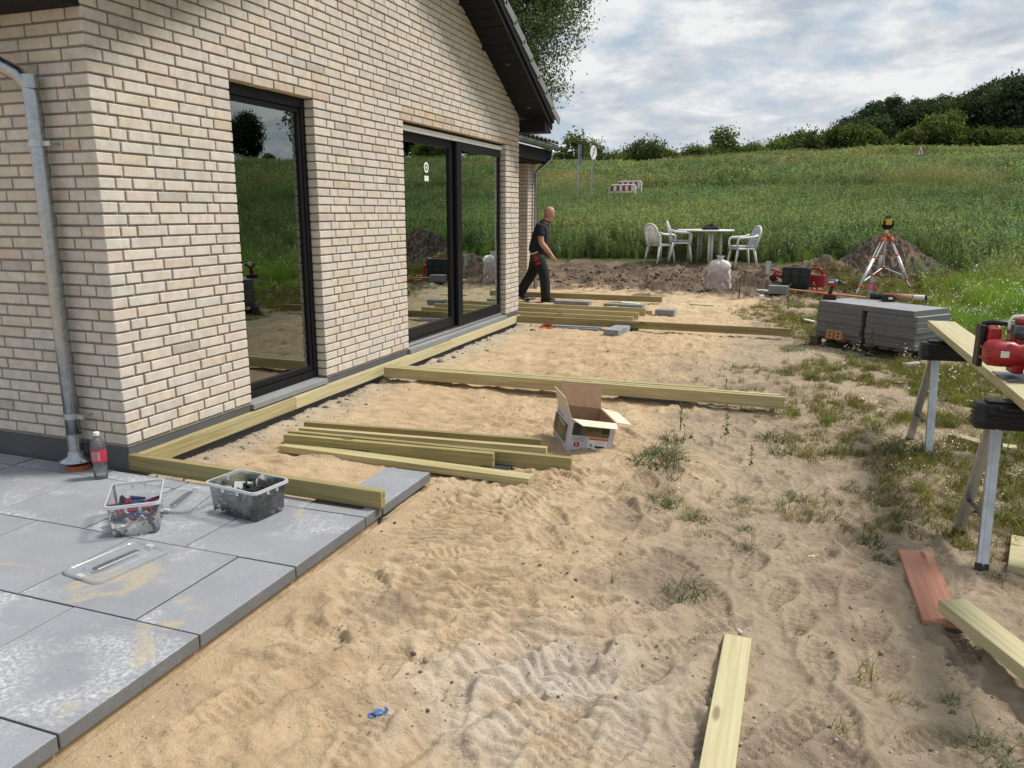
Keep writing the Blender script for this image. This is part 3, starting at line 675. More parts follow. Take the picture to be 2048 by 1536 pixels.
# tall window
def frame(name, y0, y1, z0, z1, wl, wr, wb, wt, x0, x1):
    m = MB(); m.bb((x0, y0, z0), (x1, y0+wl, z1)); m.bb((x0, y1-wr, z0), (x1, y1, z1)); m.bb((x0, y0+wl+.0005, z0), (x1, y1-wr-.0005, z0+wb)); m.bb((x0, y0+wl+.0005, z1-wt), (x1, y1-wr-.0005, z1))
    return m.build(name, MT['black_frame'], bevel=.003)
W1 = frame('window', 1.129, 2.099, .0, 2.199, .055, .055, .05, .075, -.15, -.082); P_(W1)
s = frame('sash', 1.190, 2.040, .055, 2.12, .03, .03, .045, .035, -.135, -.092); under(s, W1)
MT['spacer'] = pm('grey_glazing_spacer', (0.24, 0.27, 0.27), (0.2, 0.23, 0.23), 20, 0.4, metallic=0.4)
def spacer(y0, y1, z0, z1, x, par):
    m = MB(); k = .012
    m.bb((x-.014, y0, z0), (x-.004, y0+k, z1)); m.bb((x-.014, y1-k, z0), (x-.004, y1, z1)); m.bb((x-.014, y0+k, z0), (x-.004, y1-k, z0+k)); m.bb((x-.014, y0+k, z1-k), (x-.004, y1-k, z1))
    return under(m.build('glazing_spacer', MT['spacer']), par)
o = MB().bb((-.112, 1.215, .095), (-.110, 2.015, 2.09)).build('pane', MT['glass']); under(o, W1)
spacer(1.219, 2.011, .099, 2.086, -.112, W1)
o = MB().hexa([(-.14, 1.13, -.06), (.012, 1.13, -.06), (.012, 2.098, -.06), (-.14, 2.098, -.06)], [(-.14, 1.13, -.006), (.012, 1.13, -.021), (.012, 2.098, -.021), (-.14, 2.098, -.006)]).build('sill', MT['sill'], bevel=.003); under(o, W1)
# wide sliding door
D1 = frame('sliding_door', 3.589, 6.431, .0, 2.199, .05, .045, .035, .07, -.19, -.082); P_(D1)
o = MB().bb((-.088, 3.592, 2.118), (-.052, 6.428, 2.168)).build('head_strip', MT['white'], bevel=.002); under(o, D1)
l1 = frame('sliding_leaf', 3.64, 5.02, .036, 2.128, .09, .13, .11, .10, -.150, -.105); under(l1, D1)
l2 = frame('sliding_leaf', 4.99, 6.385, .036, 2.128, .13, .045, .11, .10, -.100, -.060); under(l2, D1)
o = MB().bb((-.131, 3.73, .146), (-.129, 4.89, 2.028)).build('pane', MT['glass']); under(o, l1); spacer(3.735, 4.885, .15, 2.024, -.131, l1)
o = MB().bb((-.081, 5.12, .146), (-.079, 6.34, 2.028)).build('pane', MT['glass']); under(o, l2); spacer(5.125, 6.335, .15, 2.024, -.081, l2)
o = MB().bb((-.059, 6.352, .95), (-.048, 6.372, 1.22)).build('handle', MT['steel_dark'], bevel=.003); under(o, l2)
m = MB(); m.cyl((-.128, 4.34, 1.80), (-.1275, 4.34, 1.80), .055, n=24); m.bb((-.128, 4.29, 1.66), (-.1275, 4.39, 1.715)); o = m.build('sticker', MT['paper']); under(o, l1)
m = MB(); m.cyl((-.1272, 4.34, 1.80), (-.1268, 4.34, 1.80), .032, n=20); o = m.build('sticker_mark', MT['ink']); under(o, l1)
m = MB(); m.cyl((-.1266, 4.34, 1.80), (-.1262, 4.34, 1.80), .016, n=16); o = m.build('sticker_mark', MT['paper']); under(o, l1)
m = MB(); m.bb((-.185, 3.595, -.005), (-.045, 6.425, .016)); m.bb((-.10, 3.6, .016), (-.09, 5.0, .032)); o = m.build('threshold', MT['alu'], bevel=.002); under(o, D1)
o = MB().hexa([(-.14, 3.59, -.07), (.016, 3.59, -.07), (.016, 6.43, -.07), (-.14, 6.43, -.07)], [(-.14, 3.59, -.0055), (.016, 3.59, -.021), (.016, 6.43, -.021), (-.14, 6.43, -.0055)]).build('sill', MT['sill'], bevel=.003); under(o, D1)
# rake: soffit boards, barge boards, verge tiles, roof
AN = math.atan(RKS); OV = 0.36
MT['tile'] = pm('dark_concrete_tile', (0.085, 0.088, 0.095), (0.06, 0.063, 0.07), 22, 0.7, 0.3)
MT['tile_edge'] = pm('grey_tile_edge', (0.22, 0.225, 0.23), (0.16, 0.165, 0.17), 22, 0.75, 0.3)
def slopept(t, far=True):     # t along the slope from the apex
    return (3.476+t*math.cos(AN) if far else 3.476-t*math.cos(AN)), 4.285-t*math.sin(AN)
for far in (True, False):
    sg = 1 if far else -1; bw = .148; nb = int(3.92/bw)
    me = None
    for k in range(nb):
        t = .03+bw*(k+.5); y, z = slopept(t, far)
        if me is None:
            mb = MB().box((0, 0, 0), (OV-.004, bw-.008, .018)); me = mb.mesh('soffit_board'); me.materials.append(MT['navy_board'])
        o = link('soffit_board', me, None, loc=(OV/2+.003, y, z+.012), rot=(-sg*AN, 0, 0)); P_(o)
    SL = 4.16 if far else 3.86
    def slat(x0, x1, dz0, dz1, ext=0.0):
        ya, za = slopept(0, far); yb, zb = slopept(SL+ext, far)
        q = [(x0, ya, za+dz0), (x1, ya, za+dz0), (x1, yb, zb+dz0), (x0, yb, zb+dz0)]; q2 = [(a, b, c+dz1-dz0) for a, b, c in q]
        return MB().hexa(q, q2)
    P_(slat(OV+.002, OV+.026, -.015, .14).build('barge_board', MT['navy_board'], bevel=.003))
    P_(slat(OV+.0275, OV+.05, .062, .205).build('barge_board', MT['navy_board'], bevel=.003))
    P_(slat(-3.0, OV-.002, .05, .17, .02).build('roof', MT['tile']))
    # verge tiles stepping down the slope
    mb = MB(); mb.box((0, 0, 0), (.26, .40, .028)); mb.box((.122, 0, -.045), (.018, .385, .085)); me = mb.mesh('verge_tile'); me.materials.append(MT['tile_edge'])
    for k in range(13 if far else 11):
        t = .2+.335*k; y, z = slopept(t, far)
        o = link('verge_tile', me, None, bevel=.006, loc=(OV-.065, y, z+.245), rot=(-sg*(AN-.075), 0, 0)); P_(o)
    # boxed eave end
    yw = 6.953 if far else -.001; ye = 7.235 if far else -.283; a, b = min(yw, ye), max(yw, ye); 
    mbx = MB(); zt = 2.385
    if far: mbx.add([(.001, 6.955, zt), (OV, 6.955, zt), (OV, ye, zt), (.001, ye, zt), (.001, 6.955, 2.545), (OV, 6.955, 2.545), (OV, ye, 2.41), (.001, ye, 2.41)], [(3, 2, 1, 0), (4, 5, 6, 7), (0, 1, 5, 4), (1, 2, 6, 5), (2, 3, 7, 6), (3, 0, 4, 7)])
    else: mbx.add([(-2.6, ye, zt), (-.004, ye, zt), (-.004, -.003, zt), (-2.6, -.003, zt), (-2.6, ye, 2.41), (-.004, ye, 2.41), (-.004, -.003, 2.545), (-2.6, -.003, 2.545)], [(3, 2, 1, 0), (4, 5, 6, 7), (0, 1, 5, 4), (1, 2, 6, 5), (2, 3, 7, 6), (3, 0, 4, 7)])
    P_(mbx.build('eave_box', MT['navy_board'], bevel=.003))
    gy = 7.31 if far else -.36
    mb = MB(); ring = [(gy+.06*math.cos(a_), 2.50+.06*math.sin(a_)) for a_ in [math.pi+math.pi*i/10 for i in range(11)]]
    vs = [((OV if far else 0)-.02, y, z) for y, z in ring]+[(-2.6, y, z) for y, z in ring]; mb.add(vs, [(i, i+1, 12+i, 11+i) for i in range(10)]+[tuple(range(11))])
    P_(mb.build('gutter', MT['zinc'], smooth=True))
for y, z in ((slopept(2.75)), (slopept(3.65))):
    P_(MB().box((.20, y, z-.003), (.05, .02, .008), (-AN, 0, 0)).build('soffit_vent', MT['steel_dark']))
# near downpipe with swan neck, brackets and foot
m = MB(); px_ = -.335; py_ = -.068
m.tube([(px_-.42, -.30, 2.38), (px_-.41, -.30, 2.31), (px_-.36, -.26, 2.25), (px_-.06, -.09, 2.06), (px_-.01, py_, 2.0), (px_, py_, 1.93), (px_, py_, .6), (px_, py_, -.12)], .041, n=20)
DP = m.build('downpipe', MT['zinc'], smooth=True); P_(DP)
for z in (2.02, 1.86, .02, -.05):
    o = MB().cyl((px_, py_, z-.035), (px_, py_, z+.035), .0435, n=20).build('pipe_sleeve', MT['zinc'], smooth=False); smooth_angle(o, 40); under(o, DP)
for z in (1.70, .165):
    m = MB(); m.cyl((px_, py_, z-.017), (px_, py_, z+.017), .046, n=20); m.bb((px_+.04, py_-.012, z-.013), (px_+.10, py_+.006, z+.013)); m.cyl((px_+.085, py_, z), (px_+.085, .004, z), .006, n=8)
    o = m.build('pipe_bracket', MT['steel'], bevel=.001); under(o, DP)
m = MB(); m.lathe([(.044, 0), (.05, 0), (.054, .012), (.095, .018), (.098, .024), (.05, .045), (.044, .08)], (px_, py_, -.128), 24); o = m.build('pipe_collar', MT['zinc'], smooth=True); under(o, DP)
m = MB(); m.cyl((px_+.008, py_, -.30), (px_+.008, py_, -.132), .066, n=24); MT['clay'] = pm('orange_drain_pipe', (0.42, 0.11, 0.035), (0.34, 0.085, 0.03), 20, 0.6); o = m.build('drain_socket', MT['clay'], smooth=False); smooth_angle(o); under(o, DP)
# rear wing: pier, recessed wall, beam, eave with tiles, gutter, downpipe
wb = []
for row in range(1, 37):
    z0 = (row-1)*CR-.12; z1 = z0+CR-JT; odd = row % 2
    def ab(lo, hi): wb.append((lo, hi, bcolour()))
    if odd: ab((-1.578, 11.5, z0), (-1.41, 11.608, z1)); ab((-1.77, 11.5, z0), (-1.59, 11.608, z1)); ab((-1.518, 11.62, z0), (-1.41, 11.848, z1)); ab((-1.518, 11.86, z0), (-1.41, 11.968, z1))
    else: ab((-1.518, 11.5, z0), (-1.41, 11.668, z1)); ab((-1.77, 11.5, z0), (-1.53, 11.608, z1)); ab((-1.518, 11.68, z0), (-1.41, 11.788, z1)); ab((-1.518, 11.80, z0), (-1.41, 11.968, z1))
WP = MB().bb((-1.77, 11.51, -.3), (-1.42, 11.96, 2.27)).build('wing_pier', MT['mortar']); P_(WP)
for b in wb: link('brick', bmesh_of('brick', [b]), WP)
P_(MB().bb((-2.6, 7.0, -.5), (-2.0, 12.0, 2.4)).build('wing_wall', MT['mortar']))
P_(MB().bb((-1.80, 7.0, 2.281), (-1.20, 12.02, 2.50)).build('wing_beam', MT['navy_board'], bevel=.004))
P_(MB().bb((-1.199, 7.0, 2.30), (-1.07, 12.04, 2.52)).build('wing_fascia', MT['navy_board'], bevel=.004))
mb = MB(); ring = [(-.99+.065*math.cos(a_), 2.585+.065*math.sin(a_)) for a_ in [math.pi+math.pi*i/10 for i in range(11)]]
vs = [(x, 7.0, z) for x, z in ring]+[(x, 12.1, z) for x, z in ring]; mb.add(vs, [(i, i+1, 12+i, 11+i) for i in range(10)]+[tuple(range(11, 22))])
for k in range(9): mb.bb((-1.06, 7.2+.58*k, 2.60), (-.925, 7.22+.58*k, 2.612))
P_(mb.build('wing_gutter', MT['zinc'], smooth=False))
m = MB(); m.tube([(-.99, 11.72, 2.53), (-.99, 11.72, 2.42), (-1.0, 11.72, 2.36), (-1.30, 11.80, 2.14), (-1.34, 11.82, 2.08), (-1.345, 11.82, 2.0), (-1.345, 11.82, -.2)], .04, n=12); P_(m.build('wing_downpipe', MT['zinc'], smooth=True))
P_(MB().hexa([(-3.4, 7.0, 3.44), (-.97, 7.0, 2.60), (-.97, 12.1, 2.60), (-3.4, 12.1, 3.44)], [(-3.4, 7.0, 3.48), (-.97, 7.0, 2.635), (-.97, 12.1, 2.635), (-3.4, 12.1, 3.48)]).build('wing_roof', MT['tile']))
mb = MB(); arc = [(.125*math.cos(a_), .05*math.sin(a_)) for a_ in [math.pi*i/8 for i in range(9)]]
vs = [(.02, y, z) for y, z in arc]+[(.02, y, z+.014) for y, z in arc]+[(-.42, y, z+.14) for y, z in arc]+[(-.42, y, z+.154) for y, z in arc]
mb.add(vs, [(i, i+1, 10+i, 9+i) for i in range(8)]+[(9+i, 10+i, 28+i, 27+i) for i in range(8)]+[(i+1, i, 18+i, 19+i) for i in range(8)])
me = mb.mesh('roof_tile'); me.materials.append(MT['tile_edge'])
for r_ in range(3):
    for k in range(20):
        P_(link('roof_tile', me, None, loc=(-.96-.36*r_, 7.13+.25*k, 2.64+.125*r_)))
# ------------------------------------------------------------------ terrace paving
PAVE = MB().bb((-2.6, -4.2, -.40), (1.655, -.01, -.1725)).build('paving_bed', pm('bedding_sand', (0.40, 0.30, 0.19), (0.34, 0.25, 0.15), 30, 0.95, 0.4)); tag(PAVE, kind='structure')
PX = [1.675, 1.372, 1.069, .766, .463, .16, -.143, -.446, -.75, -1.05, -1.36, -1.66, -1.96, -2.26, -2.56]
prng = random.Random(2)
def slab(x0, x1, y0, y1, zt=-.16, th=.055, par=PAVE, mat='slab', name='slab'):
    g = .003; cx, cy = (x0+x1)/2, (y0+y1)/2
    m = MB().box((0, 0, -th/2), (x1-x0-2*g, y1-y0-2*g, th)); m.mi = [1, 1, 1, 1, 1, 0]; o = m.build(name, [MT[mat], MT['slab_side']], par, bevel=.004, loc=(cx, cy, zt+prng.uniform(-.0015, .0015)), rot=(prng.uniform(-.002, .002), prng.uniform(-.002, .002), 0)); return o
def row(y0, y1, cuts):
    for a, b in zip(cuts[:-1], cuts[1:]): slab(min(a, b), max(a, b), y0, y1)
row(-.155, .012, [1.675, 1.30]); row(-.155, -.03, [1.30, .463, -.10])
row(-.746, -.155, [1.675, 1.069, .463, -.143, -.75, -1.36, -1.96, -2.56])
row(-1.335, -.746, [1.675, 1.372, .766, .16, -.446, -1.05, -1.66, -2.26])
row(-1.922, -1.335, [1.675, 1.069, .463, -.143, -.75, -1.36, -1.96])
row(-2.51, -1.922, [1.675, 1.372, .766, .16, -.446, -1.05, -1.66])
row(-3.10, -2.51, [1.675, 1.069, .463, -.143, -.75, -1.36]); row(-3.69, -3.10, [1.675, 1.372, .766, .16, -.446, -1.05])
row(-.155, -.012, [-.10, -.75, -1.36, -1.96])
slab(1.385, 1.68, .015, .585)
# ------------------------------------------------------------------ loose timbers
def timber(name, a, b, w, h, mat, label, group=None, cat='timber', roll=0.0, bev=.003):
    """board from a to b (centres of its underside), width w across, height h"""
    a = Vector(a); b = Vector(b); d = b-a; Ln = d.length; X_ = d.normalized(); Y_ = Vector((0, 0, 1)).cross(X_).normalized(); Z_ = X_.cross(Y_)
    M = Matrix(((X_.x, Y_.x, Z_.x, a.x), (X_.y, Y_.y, Z_.y, a.y), (X_.z, Y_.z, Z_.z, a.z), (0, 0, 0, 1)))
    if roll: M = M @ Matrix.Rotation(roll, 4, 'X')
    o = MB().bb((0, -w/2, 0), (Ln, w/2, h)).build(name, MT[mat], bevel=bev); o.matrix_world = M
    return tag(o, label, cat, group)
W45, H95 = .045, .095
yj = [.048] + [atx(x, y, .036).y for x, y in ((592, 800), (902, 690))] + [6.93]
LB = ['greenish ledger board along the wall under the brick pier at the corner', 'middle ledger board along the wall between tall window and sliding door', 'pale ledger board along the wall below the sliding door']
for i in range(3):
    timber('ledger_board', (.012, yj[i]+.001, -.165), (.012, yj[i+1]-.001, -.165-.004*(i == 1)), W45, H95, 'pine' if i == 0 else 'pine_pale', LB[i], 'boards fixed along the plinth')
timber('deck_joist', (-.012, .024, -.157), (1.70, -.022, -.155), W45, H95, 'pine_dark', 'dark greenish joist set across the paving at the house corner', cat='timber')
tag(MB().bb((1.30, -.075, -.1595), (1.60, .06, -.1555)).build('rubber_pad', MT['rubber'], bevel=.001), 'thin black rubber pad under the corner joist', 'pad')
# near stack
def endz(px, py, z): p = atz(px, py, z); return Vector((p.x, p.y, z))
s1a, s1b = endz(568, 886, -.155), endz(1063, 951, -.155)
G1 = 'greenish boards piled beside the corner joist'
gd = -.205
timber('board', s1a+Vector((0, .0, -.05)), s1b+Vector((0, 0, -.05)), H95, W45, 'pine', 'flat lying board at the front of the pile beside the corner joist', G1)
s2a, s2b = endz(566, 868, -.10), endz(985, 906, -.10)
timber('board', s2a+Vector((0, .022, -.1)), s2b+Vector((0, .022, -.1)), W45, H95, 'pine_dark', 'dark upright board just behind the flat one in the pile', G1)
s3a, s3b = endz(572, 862, -.105), endz(1142, 915, -.105)
timber('board', s3a+Vector((0, .036, -.1)), s3b+Vector((0, .02, -.1)), W45, H95, 'pine_dark', 'longest upright board of the pile, its end past the others', G1)
s4a, s4b = endz(588, 858, -.105), endz(1088, 898, -.105)
timber('board', s4a+Vector((0, .07, -.1)), s4b+Vector((0, .06, -.1)), W45, H95, 'pine', 'upright board third from the front of the pile', G1)
s5a, s5b = endz(592, 853, -.125), endz(1074, 889, -.125)
timber('board', s5a+Vector((0, .11, -.08)), s5b+Vector((0, .10, -.08)), W45, .09, 'pine_dark', 'rearmost board of the pile beside the carton', G1)
for px, py, r_ in ((700, 921, .1), (985, 945, .0)):
    p = endz(px, py, -.21); tag(MB().box((0, 0, 0), (.18, .10, .03)).build('rubber_pad', MT['rubber'], bevel=.003, loc=(p.x, p.y+.06, gz(p.x, p.y)+.012), rot=(0, 0, r_)), 'black pad pressed in sand under the board pile', 'pad', 'pads under the board pile')
# middle joists
G2 = 'joists laid out from the wall towards the carton'
f0, f1 = endz(773, 735, -.068), endz(1571, 795, -.068)
timber('deck_joist', f0+Vector((-.03, .0225, -.095)), f1+Vector((0, .0225, -.095)), W45, H95, 'pine', 'front joist of three lying side by side behind the carton', G2)
g0, g1 = f0+Vector((-.03, .075, -.095)), endz(1560, 781, -.066)+Vector((0, -.02, -.095))
g1.y = f1.y+.085
timber('deck_joist', g0, g1, W45, H95, 'pine', 'middle joist of three lying side by side behind the carton', G2)
timber('deck_joist', g0+Vector((0, .055, 0)), Vector((3.02, g1.y+.075, -.162)), W45, H95, 'pine', 'shorter rear joist of three lying side by side behind the carton', G2)
tag(MB().box((0, 0, 0), (.36, .05, .012)).build('steel_strip', MT['black'], loc=(3.12, f1.y+.17, -.13), rot=(0, .02, .05)), 'short black metal strip on the rear joist end', 'metal strip')
def block(name, c, d, rz, label, group='concrete blocks supporting the joists', mat='block', cat='block', sink=.012):
    z = gz(c[0], c[1]); o = MB().box((0, 0, d[2]/2), d).build(name, MT[mat], bevel=.004, loc=(c[0], c[1], (c[2] if len(c) > 2 else z-sink)), rot=(0, 0, rz)); return tag(o, label, cat, group)
p = endz(1305, 803, -.21); block('concrete_block', (p.x, p.y+.07, -.222), (.58, .14, .057), -.03, 'long dark concrete block under the three joists behind the carton')
# far joists
G3 = 'joists laid out from the far house corner'
h0, h1 = endz(1043, 630, -.066), endz(1581, 658, -.066)
timber('deck_joist', Vector((.0, h1.y+.012, -.161)), h1+Vector((0, .0225, -.095)), W45, H95, 'pine_dark', 'long single joist from the far house corner towards the slab pallet', G3)
def farj(ex, ey, xL, zt, mat, label, hh=H95, yy=None):
    e = endz(ex, ey, zt); y = e.y+.02
    return timber('deck_joist', Vector((xL, y-.02, zt-hh)), Vector((e.x, y, zt-hh)), W45, hh, mat, label, G3)
farj(1266, 634, -.5, -.10, 'pine', 'short joist right behind the long single joist')
farj(1277, 625, -.6, -.09, 'pine', 'greener joist second behind the long single joist')
farj(1291, 617, -.9, -.085, 'pine', 'upright joist in front of the two grey blocks')
farj(1304, 621.5, -.2, -.13, 'pine', 'joist whose short end sticks out beside the small block', .08)
farj(1324, 594, -1.2, -.08, 'pine_dark', 'rearmost joist beyond the grey blocks and the walking person')
def blk(px, py, d, rz, label, zt=None):
    p = on(px, py); return block('concrete_block', (p.x, p.y+d[1]/2), d, rz, label)
blk(1226, 672, (.20, .48, .085), -.12, 'pale concrete block under the long single joist')
tag(MB().box((0, 0, 0), (.22, .12, .03)).build('rubber_pad', MT['rubber'], loc=(1.62, h1.y+.0, -.178)), 'black pad between pale block and long joist', 'pad')
blk(1329, 632, (.29, .2, .085), -.05, 'small grey block lying alone beside the joist ends')
blk(1142, 611, (.62, .2, .075), -.03, 'grey block at the feet of the walking person')
blk(1246, 614, (.66, .2, .075), -.03, 'grey block between the upright joist and the rearmost joist')
blk(1050, 600, (.3, .2, .05), -.03, 'flat grey block beside the wall corner and rear foot')
p = on(1143, 658); tag(MB().box((0, 0, .012), (.78, .24, .03)).build('paving_slab', MT['slab_plain'], bevel=.003, loc=(p.x, p.y+.1, p.z), rot=(.03, 0, -.06)), 'thin grey slab half sunk in sand before the long joist', 'slab')
p = on(1093, 656); m = MB(); m.lathe([(.075, 0), (.085, 0), (.085, .03), (.075, .03), (.073, 0)], (0, 0, 0), 24); o = m.build('pipe_ring', MT['clay'], loc=(p.x, p.y, p.z), rot=(.25, 0, 0)); smooth_angle(o); tag(o, 'reddish brown clay pipe ring in the sand', 'pipe ring')
p = on(1160, 606); tag(MB().box((0, 0, .02), (.24, .1, .03)).build('polystyrene_piece', MT['white'], bevel=.006, loc=(p.x-.1, p.y, p.z), rot=(0, 0, .2)), 'small white foam piece beside the foot of the walking person', 'foam piece')
p = on(1262, 612); tag(MB().box((0, 0, .02), (.3, .1, .03)).build('polystyrene_piece', MT['white'], bevel=.006, loc=(p.x, p.y-.05, p.z+.03), rot=(0, .05, .1)), 'small white foam piece before the grey block', 'foam piece')
def chip(px, py, d, rz, mat, label, group=None, ry=0., cat='offcut', name='wood_offcut', lift=0.0):
    p = on(px, py); o = MB().box((0, 0, d[2]/2), d).build(name, MT[mat], bevel=min(.002, d[2]*.2), loc=(p.x, p.y, p.z-.003+lift), rot=(0, ry, rz)); return tag(o, label, cat, group)
chip(1404, 611, (.42, .05, .02), -.25, 'pine_pale', 'pale thin batten lying alone before the rubbish bag')
# foreground boards
p1a, p1b = on(1475, 1284), on(1432, 1536)
timber('plank', Vector((p1a.x, p1a.y, -.205)), Vector((p1b.x-.0, p1b.y-.9, -.20)), .095, .045, 'pine_pale', 'pale grooved plank lying alone on the earth', cat='timber')
q0 = endz(1904, 1197, -.10); q1 = endz(2048, 1308, -.10); d_ = (q1-q0).normalized()
timber('plank', Vector((q0.x, q0.y, -.15)), Vector((q0.x, q0.y, -.15))+d_*1.5, .11, .048, 'pine_pale', 'thick pale plank resting over the end of the red board', cat='timber')
chip(1975, 1180, (.5, .09, .04), 1.3, 'oldwood', 'dark support batten hidden beneath the thick pale plank', lift=-.01) if False else None
# red board
a, b, c, d = (atz(x, y, -.175) for x, y in ((1797, 1097), (1863, 1102), (1920, 1243), (1856, 1243)))
ctr0 = (a+b)/2; ctr1 = (c+d)/2
timber('red_board', Vector((ctr0.x, ctr0.y, -.198)), Vector((ctr1.x, ctr1.y, -.20)), (a-b).length, .019, 'redwood', 'reddish brown stained board lying on the earth', cat='board')
chip(1900, 1256, (.07, .06, .02), .4, 'oldwood', 'small grey wood scrap at the end of the red board')
chip(2043, 1120, (.10, .4, .045), -.25, 'pine_pale', 'pale offcut beside the rear of the red board')
GO = 'timber offcuts lying in the weeds'
chip(1948, 808, (.12, .05, .03), -.3, 'pine_pale', 'pale offcut seen between the two trestles')
chip(1930, 886, (.20, .09, .045), -.5, 'pine_pale', 'mossy pale offcut behind the front trestle leg', ry=.1)
chip(2000, 900, (.18, .09, .04), -.2, 'pine_pale', 'thick offcut right of the front trestle leg')
chip(1798, 768, (.10, .05, .025), -.1, 'pine_pale', 'small offcut in weeds before the slab pallet')
chip(1730, 750, (.09, .02, .012), .2, 'pine_pale', 'thin splinter in weeds before the slab pallet')
chip(1626, 1110, (.06, .02, .008), .8, 'pine_pale', 'short brown splinter lying flat on trodden earth', cat='splinter', name='wood_splinter')
chip(1832, 966, (.05, .02, .01), .3, 'pine_pale', 'tiny pale chip in front of the rear trestle', cat='splinter', name='wood_splinter')
chip(1985, 1022, (.05, .015, .01), .1, 'pine_pale', 'tiny pale chip beside the front trestle foot', cat='splinter', name='wood_splinter')
# ------------------------------------------------------------------ helpers for print
def text_mesh(name, s, size, mat, parent, M, sx=1.0, align='LEFT'):
    cu = bpy.data.curves.new(name, 'FONT'); cu.body = s; cu.size = size; cu.align_x = align; cu.resolution_u = 2
    to = bpy.data.objects.new(name, cu); COL.objects.link(to); dg = bpy.context.evaluated_depsgraph_get(); me = bpy.data.meshes.new_from_object(to.evaluated_get(dg))
    bpy.data.objects.remove(to); bpy.data.curves.remove(cu); me.transform(M @ Matrix.Diagonal((sx, 1, 1, 1))); me.materials.append(mat); o = bpy.data.objects.new(name, me); COL.objects.link(o); o.parent = parent; return o
def frame_from(o, ex, ey, n):
    ex = Vector(ex).normalized(); ey = Vector(ey); ey = (ey-ex*ey.dot(ex)).normalized(); ez = ex.cross(ey)
    return Matrix(((ex.x, ey.x, ez.x, o[0]), (ex.y, ey.y, ez.y, o[1]), (ex.z, ey.z, ez.z, o[2]), (0, 0, 0, 1)))
# ------------------------------------------------------------------ trestles
def trestle(c, rz, ztop, label, feet):
    """c: mid point of the left pair of feet; local x along the beam"""
    e = empty('trestle', (c[0], c[1], gz(c[0], c[1])), rz, label, 'trestle', 'work trestles'); h = ztop-gz(c[0], c[1])
    def prof(y, z): return (y, z)
    m = MB()   # moulded beam: tapered trapezium section with ribs
    L_ = .98; x0 = -.03; sec = [(-.050, h-.115), (.050, h-.115), (.052, h-.085), (.046, h-.06), (.040, h-.012), (.032, h), (-.032, h), (-.040, h-.012), (-.046, h-.06), (-.052, h-.085)]
    xs = [x0-.012, x0+.02, x0+.05, x0+L_-.05, x0+L_-.02, x0+L_+.012]; kk = [.82, 1, 1.0, 1.0, 1, .82]; n = len(sec); vs = []
    for x, k in zip(xs, kk): vs += [(x, y*k, h-.0575+(z-h+.0575)*(.9+.1*k)) for y, z in sec]
    fs = [(i*n+j, i*n+(j+1) % n, (i+1)*n+(j+1) % n, (i+1)*n+j) for i in range(5) for j in range(n)]+[tuple(range(n-1, -1, -1)), tuple(5*n+j for j in range(n))]
    m.add(vs, fs); o = m.build('beam', MT['black'], e, bevel=.004)
    m = MB()
    for k in range(4): m.bb((x0+.03, -.0545, h-.108+.022*k), (x0+L_-.03, .0545, h-.099+.022*k))
    for k in range(4):
        z = h-.10+.021*k; m.bb((x0-.017, -.034, z), (x0-.006, .034, z+.008))
    o2 = m.build('beam_rib', MT['black'], o, bevel=.001)
    m = MB(); m.bb((x0+.03, -.035, h+.001), (x0+.2, .035, h+.012)); m.bb((x0+.07, -.055, h-.03), (x0+.19, -.047, h-.012)); m.build('beam_grip', MT['black'], o, bevel=.003)
    for k in range(5): MB().bb((x0+.055+.026*k, -.018, h+.0121), (x0+.068+.026*k, .018, h+.0128)).build('grip_slot', MT['rubber'], o)
    for sx in (0, 1):
        for s in (-1, 1):
            x = .045+sx*(L_-.15); foot = Vector((x-.03+sx*.06, s*feet, 0.0)); top = Vector((x, s*.03, h-.10)); ax = (top-foot).normalized()
            Mx = frame_from(foot, (0, 0, 0) if 0 else ax, (1, 0, 0), None)   # local X up the leg, Y along beam
            m = MB(); m.M = Mx; Ln = (top-foot).length; wy, wz, t = .022, .013, .002
            m.bb((.02, -wy, -wz), (Ln, wy, -wz+t)); m.bb((.02, -wy, -wz+t), (Ln, -wy+t, wz)); m.bb((.02, wy-t, -wz+t), (Ln, wy, wz)); m.bb((.02, -.006, -wz-.003), (Ln, .006, -wz))
            m.bb((.02, -wy+t, wz-t), (Ln, -wy+.009, wz)); m.bb((.02, wy-.009, wz-t), (Ln, wy-t, wz))
            lg = m.build('leg', MT['steel'], e, bevel=.0008)
            m = MB(); m.M = Mx; m.bb((-.012, -.025, -.016), (.035, .025, .016)); m.build('foot_cap', MT['rubber'], lg, bevel=.003)
        m = MB(); zb = h*.30; x = .045+sx*(L_-.15)-.02; yb = feet-(feet-.03)*.30
        m.box((x, -yb/2, zb-.008), (.022, yb+.0, .004), (.06, 0, 0)); m.box((x, yb/2, zb-.008), (.022, yb, .004), (-.06, 0, 0)); m.cyl((x-.012, 0, zb-.018), (x+.012, 0, zb-.018), .006, n=8)
        m.build('spreader', MT['black'], e, bevel=.001)
    return e
t1 = on(1785, 878); t2 = on(1862, 913); c_ = (t1+t2)/2; TZ = .522
trestle((c_.x+.03, c_.y, 0), R(9), TZ, 'rear trestle with black beam under the sawn plank', .20)
t3 = on(1905, 1066); t4 = on(1928, 1138); c2_ = (t3+t4)/2
trestle((c2_.x+.03, c2_.y, 0), R(3), TZ, 'front trestle with black beam beside the red board', .21)
timber('sawn_plank', Vector((4.636, 2.93, TZ+.0145)), Vector((4.636, -.75, TZ+.0145)), .172, .045, 'pine_pale', 'wide pale plank lying across both trestles under the saw', cat='timber')
